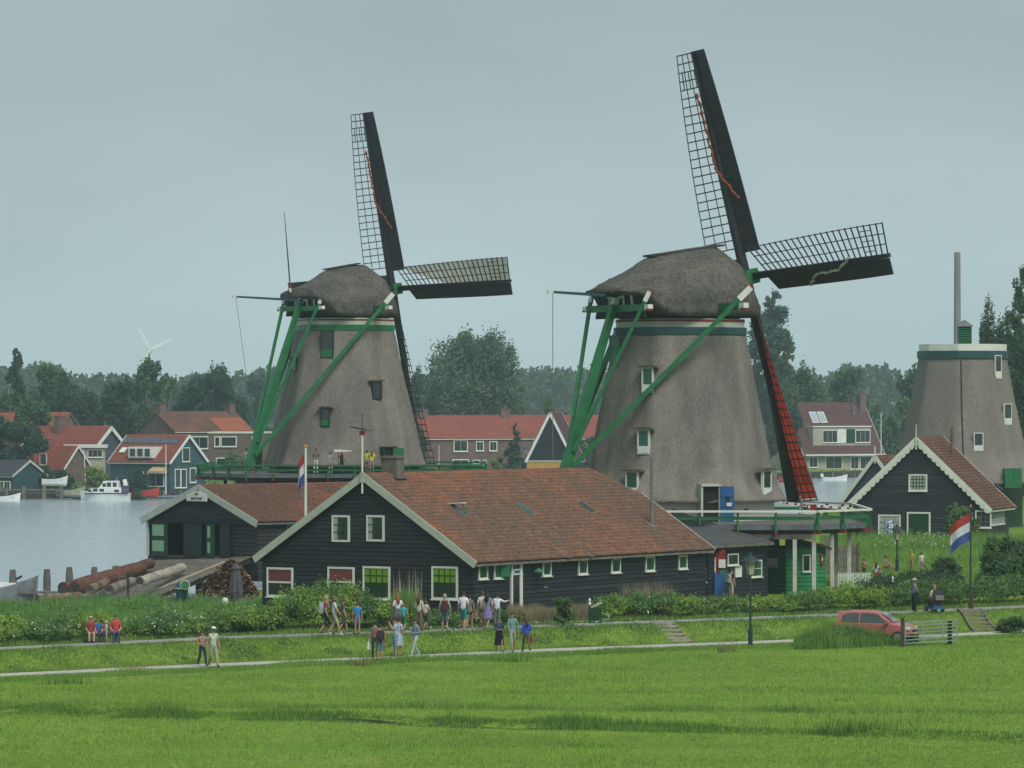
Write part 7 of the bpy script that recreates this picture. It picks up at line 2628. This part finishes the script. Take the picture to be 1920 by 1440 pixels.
def hedge(name, label, x0, x1, off0, off1, hts, n, base, ls, flowers=0, seed=1, r0=.75, cat='hedge', lime=None, yfun=None):
    """a row of leafy mounds beside the upper path between photo columns x0 and x1; hts(f) = height along it"""
    rg = np.random.default_rng(seed)
    f0 = yfun or yupp
    X0, X1 = px(x0, float(f0(px(x0, 205))) + off0), px(x1, float(f0(px(x1, 215))) + off0)
    t = thing(name, label, cat, ((X0 + X1) / 2, float(f0((X0 + X1) / 2)) + off0, float(gz((X0 + X1) / 2, f0((X0 + X1) / 2) + off0))))
    L_ = np.array(t.location)
    k = int((X1 - X0) / (r0 * .55)) + 2
    blobs = []
    for i in range(k):
        f = i / (k - 1)
        for _ in range(max(1, int((off1 - off0) / r0))):
            X = X0 + (X1 - X0) * f + rg.normal(0, .12)
            Y = float(f0(X)) + off0 + (off1 - off0) * rg.random()
            hgt = hts(f) * (.78 + .36 * rg.random())
            zg = float(gz(X, Y))
            blobs.append((X - L_[0], Y - L_[1], zg + hgt * .48 - L_[2], r0 * (.8 + .4 * rg.random()), hgt * .54))
    P, tone, hue = blob_leaves(rg, blobs, n, clump=20, sp=.15, inner=.1)
    zg = gz(P[:, 0] + L_[0], P[:, 1] + L_[1]) - L_[2]
    P[:, 2] = np.maximum(P[:, 2], zg + .03)
    c = leafcol(rg, base, tone, hue, n)
    if lime is not None:
        u = (P[:, 0] + L_[0] - X0) / (X1 - X0)
        w_ = np.clip(vnoise(u * 30, P[:, 2] * 2, 2.2, seed) * 1.6 - .55 + lime(u), 0, 1)[:, None]
        c = c * (1 - w_) + c * np.array([2.1, 1.7, .9]) * w_
    o = leaves('foliage', P, ls * (.7 + .6 * rg.random(n)), c, t, rg)
    o['kind'] = 'stuff'
    if flowers:
        rgf = np.random.default_rng(seed + 5)
        Pf, _, _ = blob_leaves(rgf, [(b[0], b[1] - .12, b[2], b[3] * 1.05, b[4] * 1.05) for b in blobs], flowers * 3, clump=3, sp=.08, inner=0)
        Pf = Pf[Pf[:, 1] < np.median(P[:, 1]) + .6][:flowers]
        Pf[:, 2] = np.maximum(Pf[:, 2], .2)
        v, fs = [], []
        for p in Pf:
            for q in range(3):
                a = unit(rgf, 1)[0] * .045
                b_ = np.cross(a, unit(rgf, 1)[0])
                b_ = b_ / (np.linalg.norm(b_) + 1e-9) * .045
                i0 = len(v)
                v += [p - a, p + b_, p + a, p - b_]
                fs.append((i0, i0 + 1, i0 + 2, i0 + 3))
        fo = mesh_np('white_flowers', np.array(v), np.array(fs), PETAL, t)
        fo['kind'] = 'stuff'
    return t
hedge('rose_hedge', 'long rose hedge with white flowers along the upper path before the stage posts', 1128, 1672, 2.5, 4.4, lambda f: 1.05 + .2 * math.sin(f * 9), 30000, 'hedge', .125, flowers=130, seed=71, lime=lambda u: np.clip((u - .72) * 1.2, 0, .3))
hedge('clipped_hedge', 'dark green hedge running to the right picture edge', 1700, 2010, 2.6, 4.4, lambda f: 1.35, 20000, 'hedge', .125, flowers=8, seed=72)
hedge('flowering_shrubs', 'tall mound of flowering shrubs before the warehouse gable', 500, 745, 2.4, 5.6, lambda f: 1.15 + .8 * math.sin(min(1, f * 1.15) * math.pi) ** .7, 34000, 'hedge', .13, flowers=60, seed=73, cat='shrubs', lime=lambda u: .28 * np.ones_like(u))
hedge('herb_thicket', 'rank green thicket with white flowers left of the warehouse', -60, 505, 2.2, 5.5, lambda f: .95 + .22 * math.sin(f * 23) + .12 * math.sin(f * 7), 42000, 'hedge', .125, flowers=260, seed=74, cat='thicket', lime=lambda u: .12 * np.ones_like(u))
hedge('low_herbs', 'low flowering herbs at the warehouse wall behind the walkers', 800, 955, 2.2, 3.6, lambda f: .75, 9000, 'hedge', .11, flowers=40, seed=75, cat='herbs')
hedge('dark_shrubs', 'dark shrubs filling the gap behind the right-hand garden gate', 1640, 1790, 5.0, 9.0, lambda f: 1.4, 12000, 'dark', .135, flowers=6, seed=76, cat='shrubs')

def scatter(rg, n, x0, x1, ylo, yhi):
    """n points whose column lies between photo columns x0..x1 and whose distance lies between ylo(X) and yhi(X)"""
    X = np.empty(0)
    Y = np.empty(0)
    while len(X) < n:
        D = rg.random(n * 2)
        xs = rg.random(n * 2) * (x1 - x0) + x0
        Dm = 190.0
        for _ in range(3):
            Xm = (xs - 960) * Dm / K
            lo, hi = ylo(Xm), yhi(Xm)
            Dm = lo + (hi - lo) * D
        X = np.concatenate([X, (xs - 960) * Dm / K])
        Y = np.concatenate([Y, Dm])
    return X[:n], Y[:n]
def gcol(rg, X, Y, a, b, s=6.0, seed=3, v=.3):
    n = len(X)
    t = np.clip(vnoise(X, Y * .6, s, seed) * .7 + vnoise(X, Y, s * .25, seed + 1) * .5 - .1 + rg.normal(0, .18, n), 0, 1)[:, None]
    c = np.array(a) * (1 - t) + np.array(b) * t
    return c * (1 - v / 2 + v * rg.random(n))[:, None]
# meadow: mown sward, taller along the furrows and the path
rg = np.random.default_rng(101)
n = 300000
u = rg.random(n)
Ym = 112 + (216 - 112) * u
Xm = (rg.random(n) * 2 - 1) * (Ym * .1225 + 1)
k = Ym < ylow(Xm) - 1.35
Xm, Ym = Xm[k], Ym[k]
dd = ditch_depth(Xm, Ym)
hgt = .035 + .05 * rg.random(len(Xm)) + .07 * vnoise(Xm, Ym * .5, 2.5, 8) ** 2
cm = gcol(rg, Xm, Ym, (0.138, 0.288, 0.028), (0.215, 0.375, 0.048), 9.0, 3)
cm = cm * (.92 + .34 * vnoise(Xm * .15, Ym, 3.4, 77))[:, None]
yel = np.clip(vnoise(Xm * .5, Ym, 2.6, 78) * 2 - 1.05, 0, 1)[:, None]
cm = cm * (1 - yel) + cm * np.array([1.28, 1.06, 1.1]) * yel
drk = np.clip(vnoise(Xm, Ym * .8, 1.1, 79) * 2.4 - 1.5, 0, 1)[:, None]
cm = cm * (1 - .16 * drk)
hgt = hgt * (1 + .4 * drk[:, 0])
k = dd < .45
Xm, Ym, hgt, dd, cm = Xm[k], Ym[k], hgt[k], dd[k], cm[k]
blades('meadow_grass', Xm, Ym, hgt * (1 - .5 * dd), .03 + .02 * rg.random(len(Xm)), cm, lean=.8)
# furrow edges
for q, (xs, ys) in enumerate(DIT):
    m = 26000 if q else 9000
    X = xs[0] + (xs[-1] - xs[0]) * rg.random(m)
    Y = np.interp(X, xs, ys) + np.where(rg.random(m) < .65, rg.normal(.75, .35, m), rg.normal(-.7, .35, m))
    g = vnoise(X, Y * 0, 2.2, 31 + q)
    h = (.10 + .36 * rg.random(m)) * np.clip(g * 1.6 - .3, .12, 1.0)
    blades('furrow_grass', X, Y, h, .028 + .02 * rg.random(m), gcol(rg, X, Y, (0.078, 0.192, 0.026), (0.133, 0.278, 0.035), 2.5, 12), lean=.5)
m = 2600                                   # scattered taller tufts and seed heads
tx_ = rg.random(260)
Yt = 118 + 75 * tx_
Xt = (rg.random(260) * 2 - 1) * Yt * .122
ci = rg.integers(0, 260, m)
X, Y = Xt[ci] + rg.normal(0, .28, m), Yt[ci] + rg.normal(0, .2, m)
k = Y < ylow(X) - 2
X, Y = X[k], Y[k]
blades('meadow_tufts', X, Y, .12 + .22 * rg.random(len(X)), .03, gcol(rg, X, Y, (0.091, 0.202, 0.024), (0.228, 0.326, 0.074), 1.0, 13), lean=.5)
# second, fainter line of rough grass between the furrow and the path
X = (rg.random(16000) * 2 - 1) * 24
Y = K * 11.9 / (1338 + .006 * (X * K / 160) - HZ) + rg.normal(0, .5, 16000)
blades('rough_grass', X, Y, (.08 + .24 * rg.random(16000)) * (.4 + vnoise(X, X * 0, 1.7, 41)), .025, gcol(rg, X, Y, (0.117, 0.240, 0.032), (0.234, 0.365, 0.064), 2.5, 14), lean=.5)
# long grass in front of the lower path
X, Y = scatter(rg, 42000, -30, 1950, lambda x: ylow(x) - 3.4, lambda x: ylow(x) - 1.35)
t_ = (Y - ylow(X) + 3.4) / 2.05
pk = np.clip(vnoise(X, Y * 0, 2.4, 51) * 2.2 - 1.1, 0, 1)
h = (.04 + .08 * rg.random(len(X))) + .24 * pk * rg.random(len(X)) * (.5 + .5 * t_)
blades('verge_grass', X, Y, h, .028 + .018 * rg.random(len(X)), gcol(rg, X, Y, (0.101, 0.240, 0.028), (0.196, 0.355, 0.056), 3, 16), lean=.55)
# tall stand hiding the car's flank
X, Y = scatter(rg, 20000, 1490, 1725, lambda x: ylow(x) - 5.5, lambda x: ylow(x) - 1.7)
u = (X * K / Y + 960 - 1490) / 235
h = (.2 + 1.25 * rg.random(len(X)) ** 2.2) * np.clip(np.sin(np.clip(u * .92 + .1, 0, 1) * np.pi), 0, 1) ** .6 * (.7 + .5 * vnoise(X, Y, .9, 5)) * (.55 + .45 * np.clip((Y - ylow(X) + 5.5) / 3, 0, 1))
blades('tall_grass', X, Y, h, .035 + .02 * rg.random(len(X)), gcol(rg, X, Y, (0.078, 0.201, 0.028), (0.156, 0.316, 0.042), 1.2, 18), lean=.4)
X, Y = scatter(rg, 9000, 1505, 1722, lambda x: ylow(x) - 4.6, lambda x: ylow(x) - 2.0)
u = (X * K / Y + 960 - 1505) / 217
top = .2 + .6 * np.clip(np.sin(np.clip(u * .9 + .12, 0, 1) * np.pi), 0, 1) * (.45 + .75 * vnoise(X, Y * .4, .8, 6))
P = np.stack([X, Y, gz(X, Y) + top * rg.random(len(X)) ** .6], 1)
leaves('nettles', P, .13, leafcol(rg, 'hedge', .45 + .9 * vnoise(X, P[:, 2] * 2, .45, 8), rg.normal(size=len(X)), len(X)), None, rg, kind='stuff')
# bank between the paths
X, Y = scatter(rg, 52000, -30, 1950, lambda x: ylow(x) + 1.45, lambda x: yupp(x) - 1.35)
h = (.05 + .1 * rg.random(len(X))) * (.6 + 1.0 * vnoise(X, Y, .9, 61) ** 2)
blades('bank_grass', X, Y, h, .032 + .02 * rg.random(len(X)), gcol(rg, X, Y, (0.094, 0.201, 0.028), (0.179, 0.308, 0.050), 1.6, 20), lean=.7)
X, Y = scatter(rg, 9000, 300, 1500, lambda x: ylow(x) + 2.4, lambda x: yupp(x) - 1.4)
P = np.stack([X, Y, gz(X, Y) + .03 + .13 * rg.random(len(X))], 1)
k = vnoise(X, Y, 1.5, 65) > .70
leaves('bank_herbs', P[k], .12, leafcol(rg, 'hedge', .7 + .6 * rg.random(k.sum()), rg.normal(size=k.sum()), k.sum()), None, rg, kind='stuff')
# verge behind the upper path
X, Y = scatter(rg, 46000, -30, 1950, lambda x: yupp(x) + 1.35, lambda x: yupp(x) + 4.5)
h = (.08 + .22 * rg.random(len(X))) * (.5 + .8 * vnoise(X, Y, 1.2, 66))
blades('path_verge_grass', X, Y, h, .03 + .02 * rg.random(len(X)), gcol(rg, X, Y, (0.094, 0.213, 0.032), (0.203, 0.316, 0.064), 2.0, 22), lean=.5)
# reeds and long grass on the left bank down to the water
X, Y = scatter(rg, 52000, -30, 500, lambda x: yupp(x) + 5.0, lambda x: np.minimum(yshore(x) + 1.0, 251))
h = (.15 + .65 * rg.random(len(X)) ** 1.4) * (.2 + 1.1 * vnoise(X, Y, 1.5, 68) ** 1.4)
blades('reeds', X, Y, h, .04 + .03 * rg.random(len(X)), gcol(rg, X, Y, (0.085, 0.221, 0.042), (0.156, 0.316, 0.064), 2.5, 24), lean=.5)
X, Y = scatter(rg, 9000, -30, 490, lambda x: yupp(x) + 5.0, lambda x: np.minimum(yshore(x) - 3.0, 240))
P = np.stack([X, Y, gz(X, Y) + .05 + .4 * rg.random(len(X))], 1)
k = vnoise(X, Y, 2.0, 69) > .42
leaves('bank_weeds', P[k], .17, leafcol(rg, 'hedge', .5 + 1.1 * vnoise(X, Y, .8, 3)[k], rg.normal(size=k.sum()), k.sum()), None, rg, kind='stuff')
X, Y = scatter(rg, 130, -20, 480, lambda x: yupp(x) + 4.0, lambda x: yupp(x) + 16)
P = np.stack([X, Y, gz(X, Y) + .4 + .35 * rg.random(130)], 1)
leaves('bank_flowers', np.repeat(P, 4, 0) + rg.normal(0, .05, (520, 3)), .09, np.full((520, 3), .6), None, rg, m=PETAL, kind='stuff')
# tall reeds at the gable corner
X, Y = scatter(rg, 7000, 715, 808, lambda x: yupp(x) + 2.4, lambda x: yupp(x) + 5.0)
h = (1.0 + 1.0 * rg.random(len(X))) * np.clip(np.sin(np.clip((X * K / Y + 960 - 705) / 112, 0, 1) * np.pi), .15, 1)
blades('tall_reeds', X, Y, h, .05, gcol(rg, X, Y, (0.094, 0.192, 0.035), (0.173, 0.299, 0.056), 1.2, 26), lean=.25)
X, Y = scatter(rg, 60, 735, 790, lambda x: yupp(x) + 3.0, lambda x: yupp(x) + 5.0)
blades('reed_plumes', X, Y, 2.1 + .9 * rg.random(60), .045, gcol(rg, X, Y, (0.376, 0.342, 0.223), (0.513, 0.463, 0.325), 1, 2), lean=.12)
# dry grass before the long wall
X, Y = scatter(rg, 15000, 955, 1112, lambda x: yupp(x) + 2.0, lambda x: yupp(x) + 4.0)
h = (.45 + .6 * rg.random(len(X))) * (.7 + .4 * vnoise(X, Y, 1.0, 70))
blades('dry_grass', X, Y, h, .032, gcol(rg, X, Y, (0.171, 0.163, 0.077), (0.290, 0.248, 0.145), 1.0, 28), lean=.25)
X, Y = scatter(rg, 900, 1170, 1260, lambda x: yupp(x) + 4.2, lambda x: yupp(x) + 5.2)
blades('dry_grass_plumes', X, Y, 1.0 + .9 * rg.random(len(X)), .028, gcol(rg, X, Y, (0.274, 0.223, 0.155), (0.342, 0.290, 0.205), 1, 29), lean=.35)
# lawn and long grass on the right, up to the scalloped house
X, Y = scatter(rg, 46000, 1540, 1960, lambda x: yupp(x) + 8.0, lambda x: yupp(x) * 0 + 330)
t_ = np.clip((Y - 285) / 20, 0, 1)
h = (.08 + .12 * rg.random(len(X))) + t_ * (.4 + .7 * rg.random(len(X))) * (.5 + .7 * vnoise(X, Y, 2.5, 72)) * (Y < 321)
blades('lawn_grass', X, Y, h, .05 + .03 * rg.random(len(X)), gcol(rg, X, Y, (0.094, 0.221, 0.034), (0.179, 0.338, 0.050), 4.0, 30), lean=.5)
X, Y = scatter(rg, 90, 1640, 1800, lambda x: x * 0 + 292, lambda x: x * 0 + 318)
P = np.stack([X, Y, gz(X, Y) + .7 + .5 * rg.random(90)], 1)
leaves('meadow_flowers', np.repeat(P, 3, 0) + rg.normal(0, .05, (270, 3)), .09, np.full((270, 3), .6), None, rg, m=PETAL, kind='stuff')
# long bank grass at the far right waterside
X = 30 + 25 * rg.random(9000)
Y = yshore(X) - 14 * rg.random(9000)
blades('waterside_grass', X, Y, .2 + .5 * rg.random(9000), .1, gcol(rg, X, Y, (0.133, 0.251, 0.042), (0.234, 0.365, 0.071), 5.0, 32), lean=.3)
# hogweed umbels by the upper path, docks, a patch of cut hay
X, Y = scatter(rg, 34, 640, 1200, lambda x: yupp(x) - 2.2, lambda x: yupp(x) - 1.5)
for (xx, yy, w_) in ((752, 1187, 8), (648, 1190, 10)):
    pass
P = np.stack([X, Y, gz(X, Y) + .18 + .16 * rg.random(34)], 1)
leaves('hogweed_flowers', np.repeat(P, 8, 0) + rg.normal(0, 1, (272, 3)) * np.array([.07, .07, .012]), .06, np.full((272, 3), .6), None, rg, m=PETAL, flat=.9, kind='stuff')
for i, (x, y) in enumerate(((676, 1248), (1362, 1222))):
    p = on(x, y, -.05)
    m = 45
    blades('dock_weeds', p.x + rg.normal(0, .28, m), p.y + rg.normal(0, .2, m), .25 + .4 * rg.random(m), .06, gcol(rg, np.full(m, p.x) + rg.random(m), np.full(m, p.y), (.17, .15, .06), (.24, .2, .1), 1, 33), lean=.5)
p = on(250, 1241, .35)
X = p.x + rg.normal(0, .38, 700)
Y = p.y + rg.normal(0, .28, 700)
blades('hay_patch', X, Y, .06 + .1 * rg.random(700), .03, gcol(rg, X, Y, (0.411, 0.290, 0.137), (0.513, 0.376, 0.205), 1, 34), lean=1.5)
# clump of sedge by the lower path near the three walkers
for x, y, m in ((955, 1236, 240), (1575, 1368, 500), (1495, 1335, 120), (120, 1282, 160)):
    p = on(x, y, -.05)
    X, Y = p.x + rg.normal(0, .55 if m < 400 else 1.1, m), p.y + rg.normal(0, .25, m)
    blades('sedge_clump', X, Y, .25 + .35 * rg.random(m), .035, gcol(rg, X, Y, (0.078, 0.192, 0.028), (0.142, 0.288, 0.040), 1, 36), lean=.5)

# ---- far woods: one hazy mass on the horizon
def woods(label, x0, x1, D0, D1, htf, n, ls, col, seed):
    rg = np.random.default_rng(seed)
    m = n // 40
    D = D0 + (D1 - D0) * rg.random(m)
    X = (x0 + (x1 - x0) * rg.random(m) - 960) * D / K
    hh_ = htf(X) * (.82 + .25 * rg.random(m))
    ci = rg.integers(0, m, n)
    a = unit(rg, n)
    zf = rg.random(n) ** .7
    rr = 2.8 * np.sqrt(np.clip(1.08 - zf, .03, 1))
    P = np.stack([X[ci] + a[:, 0] * rr * 1.2, D[ci] + a[:, 1] * rr, hh_[ci] * zf], 1)
    tone = (.75 + .5 * rg.random(m))[ci]
    o = leaves('woods', P, ls * (.7 + .6 * rg.random(n)), leafcol(rg, col, tone, rg.normal(size=m)[ci], n), None, rg, kind='stuff')
    o['label'] = label
woods('bluish woods along the horizon across the river', -500, 2500, 1500, 1600, lambda X: 21.0 + 2.2 * np.sin(X * .06) + 1.2 * np.sin(X * .21), 90000, 2.5, 'dark', 5)
woods('belt of trees and gardens behind the riverside houses', -150, 2100, 780, 860, lambda X: 6.8 + 1.3 * np.sin(X * .13), 40000, 1.1, 'mid', 6)
# shrubs along the far bank
rgb_ = np.random.default_rng(9)
m = 9000
xs = rgb_.random(m // 30) * 110 - 62
ys = yfar(xs) + 3 + 12 * rgb_.random(m // 30)
ci = rgb_.integers(0, m // 30, m)
P = np.stack([xs[ci] + rgb_.normal(0, .6, m), ys[ci] + rgb_.normal(0, .6, m), .3 + np.abs(rgb_.normal(0, .7, m))], 1)
leaves('far_bank_shrubbery', P, .3, leafcol(rgb_, 'mid', (.6 + .8 * rgb_.random(m // 30))[ci], rgb_.normal(size=m // 30)[ci], m), None, rgb_, kind='stuff')

# ------------------------------------------------------------------ the air
hz_m = bpy.data.materials.new('haze_air')
hz_m.use_nodes = True
hn, hl = hz_m.node_tree.nodes, hz_m.node_tree.links
for nd in list(hn):
    if nd.type == 'BSDF_PRINCIPLED':
        hn.remove(nd)
vol = hn.new('ShaderNodeVolumePrincipled')
vol.inputs['Color'].default_value = (.70, .87, 1.0, 1)
vol.inputs['Density'].default_value = .00016
vol.inputs['Anisotropy'].default_value = 0.0
hl.new(vol.outputs['Volume'], hn['Material Output'].inputs['Volume'])
hz_o = MB().b2(-1500, 1500, -90, 2800, -6, 58).build('haze', hz_m)
hz_o['kind'] = 'stuff'
hz_o['label'] = 'thin bluish summer haze over the whole view'
